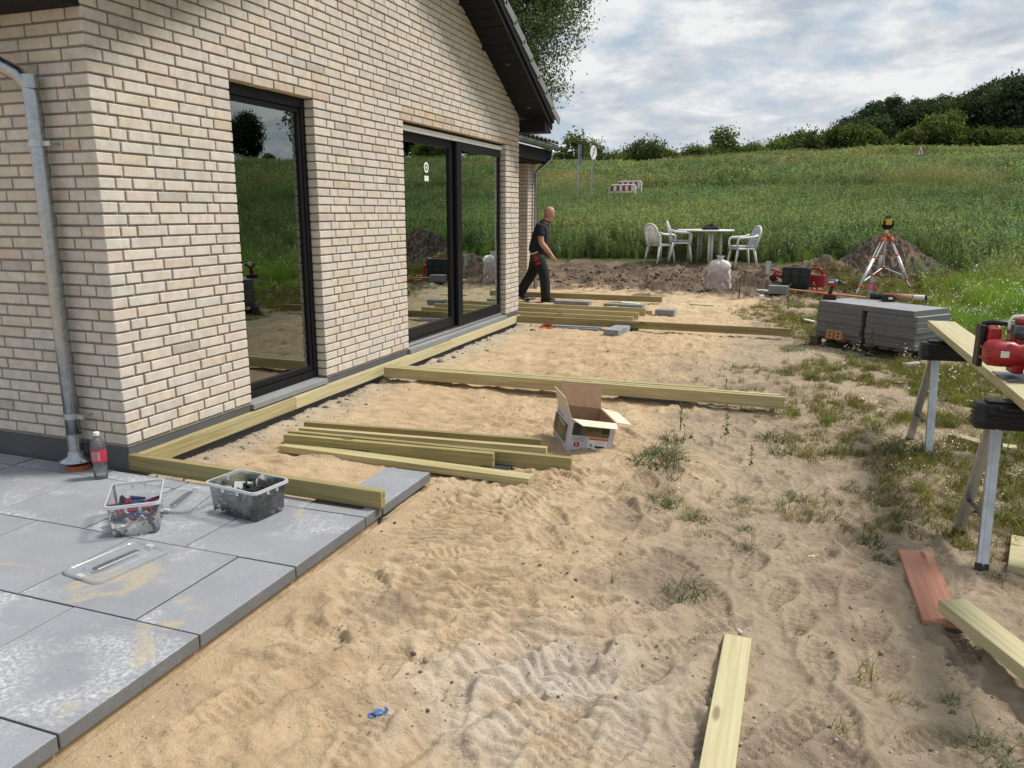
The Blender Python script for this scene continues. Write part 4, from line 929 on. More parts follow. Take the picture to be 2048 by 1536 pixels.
# ------------------------------------------------------------------ circular saw
def circ_saw():
    e = empty('circular_saw', (4.625, .80, TZ+.0605), R(4), 'red cordless circular saw standing on the plank', 'saw')
    MB().bb((-.06, -.11, 0), (.16, .15, .004)).build('base_plate', MT['steel_dark'], e, bevel=.002)
    m = MB(); m.M = Matrix.Translation((-.085, .03, .115)) @ Matrix.Rotation(R(90), 4, 'Y')
    m.lathe([(.03, -.055), (.05, -.05), (.062, -.035), (.066, 0), (.066, .06), (.06, .075), (.06, .10)], n=26); o = m.build('motor_housing', MT['red'], e, smooth=True); smooth_angle(o, 35)
    m = MB(); m.bb((-.052, -.045, .10), (-.012, -.0385, .135)); 
    MB().box((-.07, -.0375, .118), (.036, .004, .030)).build('badge', MT['alu'], e, bevel=.001)
    for z in (.085, .135): MB().tube([(-.138, -.03, z), (-.142, .03, z), (-.138, .09, z)], .006, 8).build('housing_rib', MT['red'], o)
    MB().bb((-.115, .075, .10), (-.06, .17, .225)).build('battery', MT['red'], e, bevel=.008)
    MB().bb((-.145, .10, .03), (-.118, .18, .235)).build('battery_cap', MT['black'], e, bevel=.008)
    MB().tube([(-.13, .14, .232), (-.09, .14, .245), (-.03, .13, .243), (.0, .12, .22)], .013, 10).build('rear_handle', MT['black'], e, smooth=True)
    MB().bb((-.02, .0, .02), (.03, .1, .20)).build('gear_case', MT['red'], e, bevel=.01)
    MB().bb((-.03, .02, .195), (.045, .12, .25)).build('handle_block', MT['steel_dark'], e, bevel=.008)
    MB().bb((-.01, .03, .25), (.045, .1, .278)).build('handle_cap', MT['red'], e, bevel=.008)
    MB().tube([(-.03, -.015, .205), (.0, -.03, .208), (.07, -.04, .206), (.12, -.035, .198)], [.017, .021, .021, .017], 12).build('front_handle', MT['rubber'], e, smooth=True)
    MB().tube([(-.04, .05, .225), (-.042, .05, .268), (-.03, .05, .285), (.03, .05, .292), (.062, .05, .287), (.078, .05, .27), (.08, .05, .245)], .008, 8).build('rafter_hook', MT['white'], e, smooth=True)
    # upper guard arch and lower guard disc
    m = MB(); arch = [(.095+.0*k, -.0, 0) for k in range(1)]
    pth = [(.125, .03+.105*math.cos(a), .085+.105*math.sin(a)) for a in [math.pi*i/14 for i in range(15)]]
    m.tube(pth, .022, 10, flat=1.0); m.build('upper_guard', MT['steel_dark'], e, smooth=True)
    m = MB(); m.cyl((.10, .03, .085), (.15, .03, .085), .095, n=28); o = m.build('blade_guard', MT['steel_dark'], e); smooth_angle(o)
    m = MB(); m.M = Matrix.Translation((.03, -.085, 0)); poly = [(0, .005), (.10, .005)]+[(.10-.10*math.sin(a)*1, .005+.10*(1-math.cos(a)) if 0 else .10*math.cos(a)+.0) for a in []]
    seg_ = [( .11*math.cos(a), .11*math.sin(a)) for a in [math.pi*i/16 for i in range(9, 17)]]
    vs = [(x+.09, 0, z+.006) for x, z in [(0, 0)]+seg_]; vs2 = [(x, .018, z) for x, _, z in vs]; n_ = len(vs)
    m.add(vs+vs2, [tuple(range(n_)), tuple(range(2*n_-1, n_-1, -1))]+[(i, (i+1) % n_, n_+(i+1) % n_, n_+i) for i in range(n_)]); m.build('depth_guard', MT['steel_dark'], e, bevel=.002)
    m = MB(); m.bb((.09, -.10, .004), (.15, -.08, .05)); m.cyl((.10, -.103, .035), (.10, -.08, .035), .011, n=14); m.build('bevel_bracket', MT['steel'], e, bevel=.002)
    MB().cyl((.125, -.112, .022), (.125, -.10, .022), .009, n=12).build('lock_knob', MT['alu'], e)
circ_saw()
# ------------------------------------------------------------------ carton
def carton():
    b0 = on(1131.5, 903); b0.z -= .0; bl = on(1087, 861); brr = on(1209, 899)
    ex = Vector((.84, .50, 0)); ey = Vector((-.50, .84, 0)); wx, wy = .315, .36
    M = frame_from(b0+Vector((0, 0, .004)), ex, ey, None) @ Matrix.Rotation(R(9), 4, 'Y') @ Matrix.Rotation(R(2), 4, 'X'); h = .225
    e = empty('carton', (0, 0, 0), 0, 'open printed carton with raised flaps standing crooked in the sand', 'box'); e.matrix_world = M
    t = .005
    # outer panels (white print) and brown lining
    sp = MB().bb((0, 0, 0), (wx, t, h)).build('side_panel', MT['card_print'], e); sl = MB().bb((0, t+.0005, 0), (t, wy, h)).build('side_panel', MT['card_print'], e)
    MB().bb((wx-t, t+.0005, 0), (wx, wy, h)).build('side_panel', MT['card'], e); MB().bb((t+.0005, wy-t, 0), (wx-t-.0005, wy, h)).build('side_panel', MT['card'], e)
    MB().bb((t, t, .001), (wx-t, wy-t, .006)).build('bottom', MT['card'], e)
    m = MB(); m.bb((t+.0006, t+.0007, .007), (wx-t-.0006, t+.0020, h-.001)); m.bb((t+.0006, t+.003, .007), (t+.0018, wy-t-.001, h-.001)); m.build('lining', MT['card'], e)
    def flap(name, pts, mat, mat2=None):
        n = (Vector(pts[1])-Vector(pts[0])).cross(Vector(pts[3])-Vector(pts[0])).normalized()*.004
        return MB().hexa(pts, [tuple(Vector(p)+n) for p in pts]).build(name, mat, e)
    # left flap raised, leaning inwards; back flap upright; right flap folded out; front flap folded out flat
    fl = .150
    flap('flap', [(0, .004, h+.001), (0, wy-.004, h+.001), (-.055, wy-.03, h+.13), (-.055, .03, h+.13)][::-1], MT['card_edge'])
    flap('flap', [(.004, wy-.002, h+.001), (wx-.004, wy-.002, h+.001), (wx-.01, wy+.045, h+.16), (.01, wy+.045, h+.16)], MT['card'])
    flap('flap', [(wx+.001, .004, h+.001), (wx+.001, wy-.004, h+.001), (wx+.12, wy-.03, h-.01), (wx+.12, .03, h-.01)][::-1], MT['card_edge'])
    flap('flap', [(.004, -.001, h+.001), (wx-.004, -.001, h+.001), (wx-.02, -.10, h-.012), (.05, -.10, h-.012)], MT['card_edge'])
    # print on the two visible panels: flat ink sheets a fraction of a millimetre proud
    def pic():
        t_ = NT('garden_photo_print'); v = t_.coord()
        c = t_.ramp(t_.noise(v, 26, 5, .6), [(.3, (.012, .02, .01)), (.5, (.05, .07, .03)), (.62, (.16, .12, .06)), (.75, (.24, .24, .2))]); return t_.done(c, .5)
    PH = pic()
    def sheet(par, pts, mat, name='print'): return MB().add(pts, [tuple(range(len(pts)))]).build(name, mat, par)
    f = -.0006; X = lambda x, z, k=1: (x, f*k, z)
    sheet(sp, [X(.02, .115), X(.278, .115), X(.278, .20), X(.02, .20)], PH)
    green = pm('print_green', (.10, .16, .03), (.06, .1, .02), 60, .5); brown = pm('print_brown', (.22, .11, .04), (.16, .08, .03), 80, .5); dark = pm('print_dark', (.012, .018, .014), (.02, .025, .02), 60, .5)
    sheet(sp, [X(.02, .115, 2), X(.075, .115, 2), X(.075, .20, 2), X(.02, .20, 2)], dark); sheet(sp, [X(.105, .115, 2), X(.278, .115, 2), X(.278, .128, 2), X(.20, .136, 2), X(.11, .136, 2)], brown); sheet(sp, [X(.19, .116, 3), X(.276, .116, 3), X(.276, .136, 3), X(.23, .138, 3)], green)
    m = MB(); m.add([X(.225, .142, 3), X(.275, .142, 3)]+[X(.25+.025*math.cos(a), .16+.03*math.sin(a), 3) for a in [math.pi*i/8 for i in range(9)]], [tuple(range(11))]); m.build('print', dark, sp)
    redm = pm('print_red', (.42, .03, .03), (.36, .02, .02), 50, .5); orm = pm('print_orange', (.55, .13, .05), (.5, .1, .04), 50, .5)
    sheet(sp, [X(.145, .094), X(.278, .094), X(.278, .109), X(.145, .109)], orm); sheet(sp, [X(.140, .02), X(.272, .02), X(.272, .092), X(.140, .092)], MT['paper'])
    sheet(sp, [X(.195, .040, 2), X(.255, .040, 2), X(.262, .055, 2), X(.190, .055, 2)], MT['ink']); sheet(sp, [X(.150, .062, 2), X(.170, .046, 2), X(.176, .052, 2), X(.156, .068, 2)], MT['ink'])
    for k in range(6): sheet(sp, [X(.148+.004*k, .024, 2), X(.1505+.004*k, .024, 2), X(.1505+.004*k, .038, 2), X(.148+.004*k, .038, 2)], MT['ink'])
    for k in range(4): sheet(sp, [X(.022+.004*k, .103-.009*k), X(.125-.006*k, .103-.009*k), X(.125-.006*k, .1055-.009*k), X(.022+.004*k, .1055-.009*k)], MT['ink'])
    for k in range(3): sheet(sp, [X(.195, .085-.009*k, 2), X(.262, .085-.009*k, 2), X(.262, .0865-.009*k, 2), X(.195, .0865-.009*k, 2)], MT['ink'])
    def badge(par, P, s):
        r1 = [(-.022, -.014), (.016, -.014), (.022, -.008), (.022, .014), (.016, .018), (-.016, .018), (-.022, .012)]
        MB().add([P(x*1.18*s, z*1.2*s, 1) for x, z in r1], [tuple(range(7))]).build('print', MT['paper'], par); MB().add([P(x*s, z*s, 2) for x, z in r1], [tuple(range(7))]).build('print', redm, par)
        MB().add([P(-.005*s, -.006*s, 3), P(.008*s, .001*s, 3), P(-.005*s, .009*s, 3)], [(0, 1, 2)]).build('print', MT['paper'], par)
    badge(sp, lambda x, z, k: (.063+x, f*k, .052+z), 1.0)
    text_mesh('print', 'KNUDSEN TERRASSESYSTEM', .014, MT['ink'], sp, frame_from((.03, f*2, .004), (1, 0, 0), (0, 0, 1), None), .95)
    g = -.0006; Yv = lambda y, z, k=1: (g*k, y, z)
    sheet(sl, [Yv(.05, .038), Yv(.385, .038), Yv(.385, .165), Yv(.05, .165)], PH)
    sheet(sl, [Yv(.30, .06, 2), Yv(.384, .06, 2), Yv(.384, .164, 2), Yv(.30, .164, 2)], dark); sheet(sl, [Yv(.10, .039, 2), Yv(.30, .039, 2), Yv(.26, .10, 2), Yv(.17, .105, 2)], green); sheet(sl, [Yv(.13, .09, 3), Yv(.24, .075, 3), Yv(.22, .10, 3), Yv(.16, .11, 3)], brown)
    sheet(sl, [Yv(.05, .115, 2), Yv(.10, .118, 2), Yv(.10, .164, 2), Yv(.05, .164, 2)], dark); sheet(sl, [Yv(.13, .135, 3), Yv(.29, .15, 3), Yv(.29, .156, 3), Yv(.13, .141, 3)], MT['paper'])
    badge(sl, lambda x, z, k: (g*(k+1), .365-x, .062+z), 1.0)
    text_mesh('print', 'Knudsen Clips', .026, MT['ink'], sl, frame_from((g*2, .37, .180), (0, -1, 0), (0, 0, 1), None), 1.2)
    text_mesh('print', 'KNUDSEN TERRASSESYSTEM', .018, MT['ink'], sl, frame_from((g*2, .375, .012), (0, -1, 0), (0, 0, 1), None), 1.15)
    rr = random.Random(3)
    for k in range(10):
        p = M @ Vector((rr.uniform(.06, wx-.06), rr.uniform(.08, wy-.08), .02+.012*k*.5)); o = MB().box((0, 0, 0), (.07, .04, .016)).build('deck_clip', MT['black'], bevel=.003, loc=p, rot=(rr.uniform(-.5, .5), rr.uniform(-.5, .5), rr.uniform(0, 3))); tag(o, 'black plastic deck clip lying inside the printed carton', 'clip', 'black clips in the carton')
carton()
# ------------------------------------------------------------------ clear tubs with lids
def rrect(a, b, r, n=4):
    pts = []
    for cx, cy, a0 in ((a-r, b-r, 0), (-a+r, b-r, 90), (-a+r, -b+r, 180), (a-r, -b+r, 270)):
        for i in range(n+1): t = R(a0+90*i/n); pts.append((cx+r*math.cos(t), cy+r*math.sin(t)))
    return pts
def loops(m, rings):
    n = len(rings[0]); vs = [p for r_ in rings for p in r_]
    m.add(vs, [(k*n+i, k*n+(i+1) % n, (k+1)*n+(i+1) % n, (k+1)*n+i) for k in range(len(rings)-1) for i in range(n)]); return m
def tub(c, rz, label, L_=.172, W_=.117, H_=.165):
    e = empty('storage_tub', c, rz, label, 'tub', 'clear storage tubs on the paving')
    z3 = lambda a, b, r_, z: [(x, y, z) for x, y in rrect(a, b, r_)]
    m = MB(); loops(m, [z3(L_*.83, W_*.83, .02, .004), z3(L_*.88, W_*.88, .022, .012), z3(L_*.93, W_*.93, .025, H_*.6), z3(L_*.97, W_*.97, .025, H_)]); n = 20; m.f.append(tuple(range(n-1, -1, -1))); m.mi.append(0)
    m.build('shell', MT['clear'], e, smooth=True)
    m = MB(); loops(m, [z3(L_*.97, W_*.97, .025, H_), z3(L_*1.035, W_*1.035, .028, H_), z3(L_*1.04, W_*1.04, .028, H_-.014), z3(L_*1.01, W_*1.01, .028, H_-.016), z3(L_*1.01, W_*1.01, .028, H_-.004), z3(L_*.975, W_*.975, .025, H_-.003)]); rim = m.build('rim', MT['clear_rim'], e, smooth=False)
    for s in (-1, 1):
        for k in (-1, 1):
            MB().bb((k*.05-.006, s*W_*1.0-.004, H_-.035), (k*.05+.006, s*W_*1.0+.004, H_-.012)).build('rib', MT['clear_rim'], rim, bevel=.001)
            MB().bb((s*L_*1.0-.004, k*.03-.006, H_-.035), (s*L_*1.0+.004, k*.03+.006, H_-.012)).build('rib', MT['clear_rim'], rim, bevel=.001)
    return e
def lid(c, rz, label, L_=.178, W_=.12):
    e = empty('tub_lid', c, rz, label, 'lid', 'tub lids lying on the paving'); z3 = lambda a, b, r_, z: [(x, y, z) for x, y in rrect(a, b, r_)]
    m = MB(); loops(m, [z3(L_, W_, .03, 0), z3(L_, W_, .03, .011), z3(L_*.93, W_*.9, .028, .014), z3(L_*.9, W_*.86, .026, .009), z3(L_*.72, W_*.6, .04, .009), z3(L_*.68, W_*.54, .04, .015)]); m.f.append(tuple(5*20+i for i in range(20))); m.mi.append(0); m.build('panel', MT['lid_clear'], e, smooth=False)
    m = MB(); loops(m, [z3(L_*.62, W_*.16, .014, .0155), z3(L_*.60, W_*.13, .012, .019)]); m.f.append(tuple(20+i for i in range(20))); m.mi.append(0); m.build('handle_recess', pm('smoky_handle', (.10, .12, .14), (.08, .1, .12), 20, .3), e, smooth=False)
    for s in (-1, 1): MB().bb((s*L_*.94-.012, -.018, .004), (s*L_*.94+.012, .018, .018)).build('clip_tab', MT['clear_rim'], e, bevel=.002)
    return e
ZP = -.1585
tA = atz(226, 1076, ZP); tB = atz(319, 1064, ZP); dv = (tB-tA).normalized(); aw = math.atan2(dv.y, dv.x); pv = Vector((-dv.y, dv.x, 0)); mid = (tA+tB)/2
c1 = mid+pv*.143; TUB1 = tub((c1.x, c1.y, ZP), aw+math.pi/2, 'clear tub half full of white, blue and red plastic wedges')
tF = atz(512, 1046, ZP); tL = atz(429, 1025, ZP); dl = (tL-tF).normalized(); al = math.atan2(-dl.y, -dl.x); c2 = tF+dl*.148+Vector((-math.sin(al), math.cos(al), 0))*.099
TUB2 = tub((c2.x, c2.y, ZP), al, 'clear tub full of dark clips and a blue grid piece')
la = [atz(x, y, ZP) for x, y in ((135, 1150), (180, 1175), (335, 1105), (275, 1082))]; lc = sum(la, Vector())/4; ldir = (la[2]-la[1])
lid((lc.x, lc.y, ZP+.001), math.atan2(ldir.y, ldir.x), 'clear lid with dark handle recess before the tub of wedges')
lb = [atz(x, y, ZP) for x, y in ((312, 1010), (378, 1028), (420, 1003), (350, 985))]; lc = sum(lb, Vector())/4
lid((lc.x-.02, lc.y+.02, ZP+.001), math.atan2(lb[2].y-lb[1].y, lb[2].x-lb[1].x)+.15, 'clear lid lying between the two storage tubs', .17, .115)
rr = random.Random(12)
def wedge_mesh(mat, L_=.055, W_=.03, H_=.012):
    m = MB().add([(-L_/2, -W_/2, 0), (L_/2, -W_/2, 0), (L_/2, W_/2, 0), (-L_/2, W_/2, 0), (L_/2, -W_/2, H_), (L_/2, W_/2, H_), (-L_/2, -W_/2, .002), (-L_/2, W_/2, .002)], [(3, 2, 1, 0), (6, 4, 5, 7), (0, 1, 4, 6), (1, 2, 5, 4), (2, 3, 7, 5), (3, 0, 6, 7)]); me = m.mesh('wedge'); me.materials.append(mat); return me
WM = {k: wedge_mesh(MT['navy' if k == 'blue' else k]) for k in ('white', 'blue', 'red', 'black')}; WM['grey'] = wedge_mesh(pm('grey_plastic', (.16, .17, .19), (.13, .14, .16), 30, .5))
WL = {'white': 'white plastic wedge in the tub of wedges', 'blue': 'dark blue plastic wedge in the tub of wedges', 'red': 'red plastic wedge in the tub of wedges', 'black': 'black plastic wedge in the tub of wedges', 'grey': 'grey plastic wedge in the tub of wedges'}
def fill(e, n, pick, meshes, names, z0, z1, group, sc=1.0, cat='wedge', nm='plastic_wedge', fx=.122, fy=.077):
    Mw = Matrix.Translation(e.location) @ Matrix.Rotation(e.rotation_euler.z, 4, 'Z')
    for k in range(n):
        t = k/(n-1); key = pick(t, rr); wall = rr.random() < .55
        x = rr.uniform(-fx, fx); y = rr.uniform(-fy, fy); rz_ = rr.uniform(0, 6.28)
        if wall:
            if rr.random() < .5: x = math.copysign(fx, x); rz_ = math.pi/2
            else: y = math.copysign(fy, y); rz_ = 0
        o = bpy.data.objects.new(nm, meshes[key]); COL.objects.link(o); o.location = Mw @ Vector((x, y, z0+(z1-z0)*t)); tl = .9 if wall else .45
        o.rotation_euler = (rr.uniform(-tl, tl)+(1.3 if wall and abs(rz_) < .1 else 0), rr.uniform(-.4, .4), rz_+e.rotation_euler.z); o.scale = (sc, sc, sc); tag(o, names[key], cat, group)
fill(TUB1, 120, lambda t, r_: (r_.choice(['white', 'white', 'white', 'white', 'grey']) if t < .58 else r_.choice(['blue', 'grey', 'white', 'red']) if t < .75 else r_.choice(['blue', 'blue', 'red', 'black', 'blue'])), WM, WL, .012, .09, 'plastic wedges in the clear tub', 1.25)
for k in range(46):
    key = 'white' if k % 5 else 'grey'; o = bpy.data.objects.new('plastic_wedge', WM[key]); COL.objects.link(o); Mf = Matrix.Translation(TUB1.location) @ Matrix.Rotation(TUB1.rotation_euler.z, 4, 'Z'); o.location = Mf @ Vector((-.128-.0004*k*.2, rr.uniform(-.075, .075), .012+.065*(k/46))); o.rotation_euler = Euler((1.45+rr.uniform(-.15, .15), rr.uniform(-.9, .9), TUB1.rotation_euler.z-math.pi/2)); tag(o, WL[key], 'wedge', 'plastic wedges in the clear tub')
def clip_mesh(mat):
    m = MB(); m.bb((-.024, -.02, 0), (-.017, .02, .012)); m.bb((.017, -.02, 0), (.024, .02, .012)); m.bb((-.017, -.004, .002), (.017, .004, .010)); m.bb((-.017, .013, .002), (.017, .018, .010)); me = m.mesh('clip'); me.materials.append(mat); return me
CM = {'black': clip_mesh(MT['black']), 'grey': clip_mesh(MT['rubber']), 'green': clip_mesh(pm('dark_green_plastic', (.01, .07, .045), (.01, .05, .035), 30, .4)), 'red': clip_mesh(MT['red']), 'blue': clip_mesh(MT['navy'])}
CL = {'black': 'black clip in the tub of dark clips', 'grey': 'charcoal clip in the tub of dark clips', 'green': 'dark green clip in the tub of dark clips', 'red': 'red clip at the bottom of the tub of clips', 'blue': 'blue clip in the tub of dark clips'}
fill(TUB2, 140, lambda t, r_: (r_.choice(['red', 'red', 'green', 'black', 'blue']) if t < .25 else r_.choice(['black', 'black', 'grey', 'green', 'black'])), CM, CL, .012, .092, 'clips in the clear tub', 1.35, 'clip', 'plastic_clip', .108, .064)
Mw = Matrix.Translation(TUB2.location) @ Matrix.Rotation(TUB2.rotation_euler.z, 4, 'Z')
m = MB(); 
for k in range(4): m.bb((-.035+.0175*k, -.026, 0), (-.0225+.0175*k, .026, .006))
for k in range(3): m.bb((-.035, -.026+.0225*k, .0065), (.0425, -.019+.0225*k, .011))
o = m.build('grid_piece', MT['blue'], loc=Mw @ Vector((-.05, -.05, .105)), rot=(.25, .1, TUB2.rotation_euler.z+.2)); tag(o, 'bright blue grid piece on top of the dark clips', 'plastic piece')
m = MB()
for k in range(6): m.bb((-.04+.016*k, -.02, 0), (-.031+.016*k, .02, .01))
m.bb((-.045, -.022, .0), (.05, -.016, .02)); o = m.build('comb_piece', MT['black'], loc=Mw @ Vector((.035, .0, .115)), rot=(.3, -.2, TUB2.rotation_euler.z-.3)); tag(o, 'black comb shaped piece on top of the dark clips', 'plastic piece')
o = MB().box((0, 0, .045), (.10, .002, .07)).build('paper_slip', MT['paper'], loc=Mw @ Vector((-.085, .035, .05)), rot=(-.1, .25, TUB2.rotation_euler.z+1.2)); tag(o, 'white paper slip standing in the tub of dark clips', 'paper')
Mw1 = Matrix.Translation(TUB1.location) @ Matrix.Rotation(TUB1.rotation_euler.z, 4, 'Z')
o = MB().box((0, 0, .035), (.11, .002, .06)).build('paper_slip', MT['paper'], loc=Mw1 @ Vector((.125, 0, .06)), rot=(.1, 0, TUB1.rotation_euler.z+math.pi/2)); tag(o, 'white paper slip standing behind the plastic wedges', 'paper')
for k, (mk, y) in enumerate((('red', -.03), ('navy', .0))):
    o = MB().bb((-.07, -.006, 0), (.07, .006, .008)).build('plastic_strip', MT[mk], loc=Mw1 @ Vector((-.075+.02*k, y*.4, .10+.004*k)), rot=(0, .08, TUB1.rotation_euler.z+math.pi/2+.15*k)); tag(o, ('red' if mk == 'red' else 'dark blue')+' plastic strip across the tub of wedges', 'plastic strip')
# ------------------------------------------------------------------ bottles
def bottle(c, H, r_, label, capm, frost=0.3, water=.3, dark_mark=True, rz=0.):
    e = empty('drink_bottle', c, rz, label, 'bottle', None); s = H/.27; k = r_/.04
    prof = [(.028*k, 0), (.036*k, .004*s), (.038*k, .02*s), (.0385*k, .06*s), (.035*k, .085*s), (.039*k, .105*s), (.04*k, .16*s), (.0395*k, .19*s), (.034*k, .212*s), (.022*k, .235*s), (.013*k, .248*s), (.0125*k, .252*s)]
    m = MB(); m.lathe(prof, n=28); o = m.build('shell', MT['pet'], e, smooth=True)
    m = MB(); wz = water*H; wp = [(a*.965, z+.001) for a, z in prof if z < wz]; rad = np.interp(wz, [z for _, z in prof], [a for a, _ in prof])*.965; m.lathe([(.0001, .0012)]+wp+[(rad, wz), (.0001, wz)], n=24); m.build('water', MT['pet_water'], e, smooth=False)
    m = MB(); m.lathe([(.0385*k*1.03, .100*s), (.0402*k, .104*s), (.0405*k, .168*s), (.0400*k, .171*s)], n=32); m.f = m.f[:-2]; m.mi = m.mi[:-2]; lb_ = m.build('label', MT['label_red'], e, smooth=True)
    arc = [R(a) for a in range(-20, 41, 6)]; rr_ = .0409*k; m = MB(); vs = [(rr_*math.cos(a), rr_*math.sin(a), z) for z in (.112*s, .162*s) for a in arc]; n = len(arc); m.add(vs, [(i, i+1, n+i+1, n+i) for i in range(n-1)]); pl = m.build('label_panel', MT['label_pink'], lb_)
    for q in range(7):
        z = (.117+.006*q)*s; aa = [R(a) for a in range(-15, 30 if q % 2 else 36, 5)]; m = MB(); vs = [(rr_*1.004*math.cos(a), rr_*1.004*math.sin(a), zz_) for zz_ in (z, z+.0022*s) for a in aa]; n = len(aa); m.add(vs, [(i, i+1, n+i+1, n+i) for i in range(n-1)]); m.build('label_line', MT['ink'], lb_)
    m = MB(); m.lathe([(.0145*k, .250*s), (.0155*k, .251*s), (.0155*k, .268*s), (.014*k, .270*s)], n=20); m.build('cap', capm, e, smooth=False, bevel=.001)
    return e
MT['pet_water'] = clear_plastic('water_in_bottle', (.86, .89, .88), .06, .02); MT['label_red'] = pm('red_label', (.50, .035, .075), (.42, .03, .06), 12, .4); MT['label_pink'] = pm('pale_pink_label', (.62, .32, .32), (.56, .28, .28), 60, .45)
b_ = atz(203, 956, -.159); bottle((b_.x, b_.y, -.1585), .275, .0405, 'clear bottle with red label and white cap by the downpipe', MT['white'], rz=R(-75))
# ------------------------------------------------------------------ blue cap ring, litter
p = on(757, 1428); e = empty('plastic_ring', (p.x, p.y, p.z+.004), .2, 'broken blue plastic ring lying in the sand', 'ring', rot=(.08, -.1, .2))
m = MB(); 
for a0, a1 in ((190, 265), (285, 350), (20, 75), (110, 160)):
    pth = [(.030*math.cos(R(a)), .030*math.sin(R(a)), .003) for a in np.linspace(a0, a1, 8)]; m.tube(pth, .0045, 6, up=(0, 0, 1), flat=.5)
m.build('ring', MT['blue'], e, smooth=True); m = MB(); m.lathe([(.004, .002), (.014, .002), (.015, .007), (.012, .009), (.004, .009)], n=20); m.build('hub', MT['blue'], e, smooth=False)
m = MB(); 
for a in (10, 95, 190, 275): m.tube([(.013*math.cos(R(a)), .013*math.sin(R(a)), .004), (.03*math.cos(R(a)), .03*math.sin(R(a)), .004)], .0025, 6)
m.build('spoke', MT['blue'], e)
p = on(1712, 803); e = empty('crushed_can', (p.x, p.y, p.z+.01), .3, 'crushed red and white can among the weeds', 'can')
m = MB(); m.M = Matrix.Rotation(R(80), 4, 'Y'); m.lathe([(.02, -.05), (.03, -.045), (.025, -.01), (.032, .015), (.024, .04)], n=14, sx=.55); m.build('body', MT['label_red'], e, smooth=True); m = MB(); m.M = Matrix.Translation((.045, 0, .008)) @ Matrix.Rotation(R(70), 4, 'Y'); m.lathe([(.02, -.012), (.03, 0), (.026, .012)], n=14, sx=.7); m.build('end', MT['white'], e, smooth=True)
p = on(1822, 735); e = MB().box((0, 0, .03), (.17, .06, .05), (0, 0, .1)).build('foam_scrap', MT['dirty_white'], bevel=.015, loc=p, rot=(0, -.1, .15)); tag(e, 'torn white foam scrap in weeds by the slab pallet', 'foam scrap')
p = on(1618, 648); e = MB().box((0, 0, .03), (.16, .10, .02), (0, .2, 0)).build('foam_scrap', MT['white'], bevel=.006, loc=(p.x, p.y, p.z+.02), rot=(0, 0, .2)); tag(e, 'white flat scrap sticking out beside the slab pallet', 'foam scrap')
# ------------------------------------------------------------------ slab pallet
A = Vector((3.89, 6.52, 0)); B = Vector((4.88, 5.67, 0)); u = (B-A).normalized(); v = Vector((-u.y, u.x, 0)); ang = math.atan2(u.y, u.x)
PAL = empty('pallet', (A.x, A.y, -.205), ang, 'weathered wooden pallet carrying stacked paving slabs', 'pallet')
for k in range(7): MB().bb((-.04+.0+k*.1855, -.03, .094), (.08+k*.1855, .66, .114)).build('deck_board', MT['oldwood'], PAL, bevel=.003)
for y in (-.02, .27, .56):
    MB().bb((-.04, y, .0), (1.24, y+.09, .018)).build('runner', MT['oldwood'], PAL, bevel=.003)
    for x in (-.03, .55, 1.13): MB().bb((x, y, .0185), (x+.1, y+.09, .0935)).build('block', MT['oldwood'], PAL, bevel=.003)
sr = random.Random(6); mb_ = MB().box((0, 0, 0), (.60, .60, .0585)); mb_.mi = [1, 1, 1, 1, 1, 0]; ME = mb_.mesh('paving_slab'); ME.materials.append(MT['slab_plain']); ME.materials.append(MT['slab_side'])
for c in range(2):
    for k in range(7):
        du = .31+.645*c+sr.uniform(-.012, .012)+(.02 if c else 0); dvv = .315+sr.uniform(-.012, .012)
        if c and k == 6: du -= .05; dvv -= .0
        if not c and k == 6: dvv += .012
        q = A+u*du+v*dvv; o = link('paving_slab', ME, None, bevel=.004, loc=(q.x, q.y, -.09+.0603*k+.0295), rot=(0, 0, ang+sr.uniform(-.012, .012)))
        tag(o, ('lowest' if k == 0 else 'topmost' if k == 6 else ['', 'second', 'third', 'fourth', 'fifth', 'sixth'][k]) + (' slab of the stack under the bottle' if c else ' slab of the stack under the drill') + ('' if k in (0, 6) else ' counted from the pallet'), 'paving slab', 'paving slabs stacked on the pallet')
ZS = -.09+.0603*6+.0595
# perforated brick leaning on the pallet edge
pb = A+u*.32+v*(-.055); e = empty('hollow_brick', (pb.x, pb.y, -.088), ang+.05, 'orange hollow brick with holes on the pallet edge', 'brick', rot=(-.10, 0, ang+.05))
bmh = bmesh.new(); rows = []
def hollow():
    W_, H_, D_ = .205, .105, .075; m = MB(); nx_, nz_ = 4, 2; hx = .020; hz_ = .022
    holes = [(-.055, .072), (-.055, .034), (.0, .053), (.055, .072), (.055, .034), (-.0, .085), (-.0, .020)]
    m.bb((-W_/2, 0, 0), (W_/2, D_, H_)); o = m.build('body', pm('orange_brick', (.46, .22, .115), (.38, .17, .085), 25, .9, .4), e, bevel=.003)
    for x, z in holes:
        h_ = MB().cyl((x, -.0015, z), (x, .0, z), .0115, n=12).build('hole', pm('hole_shadow_clay', (.05, .022, .012), (.04, .018, .01), 30, .95) if 'hole_shadow_clay' not in bpy.data.materials else bpy.data.materials['hole_shadow_clay'], o)  # dark disc on the solid face, the hole's inner shade put into its colour
hollow(); bmh.free()
def cm_(px, py): q = atz(px, py, ZS); return Vector((q.x, q.y, ZS))
p = cm_(1656, 599); e = empty('cordless_drill', (p.x+.02, p.y+.02, ZS+.001), -.1, 'red and black cordless drill standing on the slab stack', 'drill')
MB().bb((-.075, -.05, 0), (.075, .05, .045)).build('battery', MT['black'], e, bevel=.01); MB().bb((-.07, -.045, .046), (.07, .045, .068)).build('battery_top', MT['red'], e, bevel=.01)
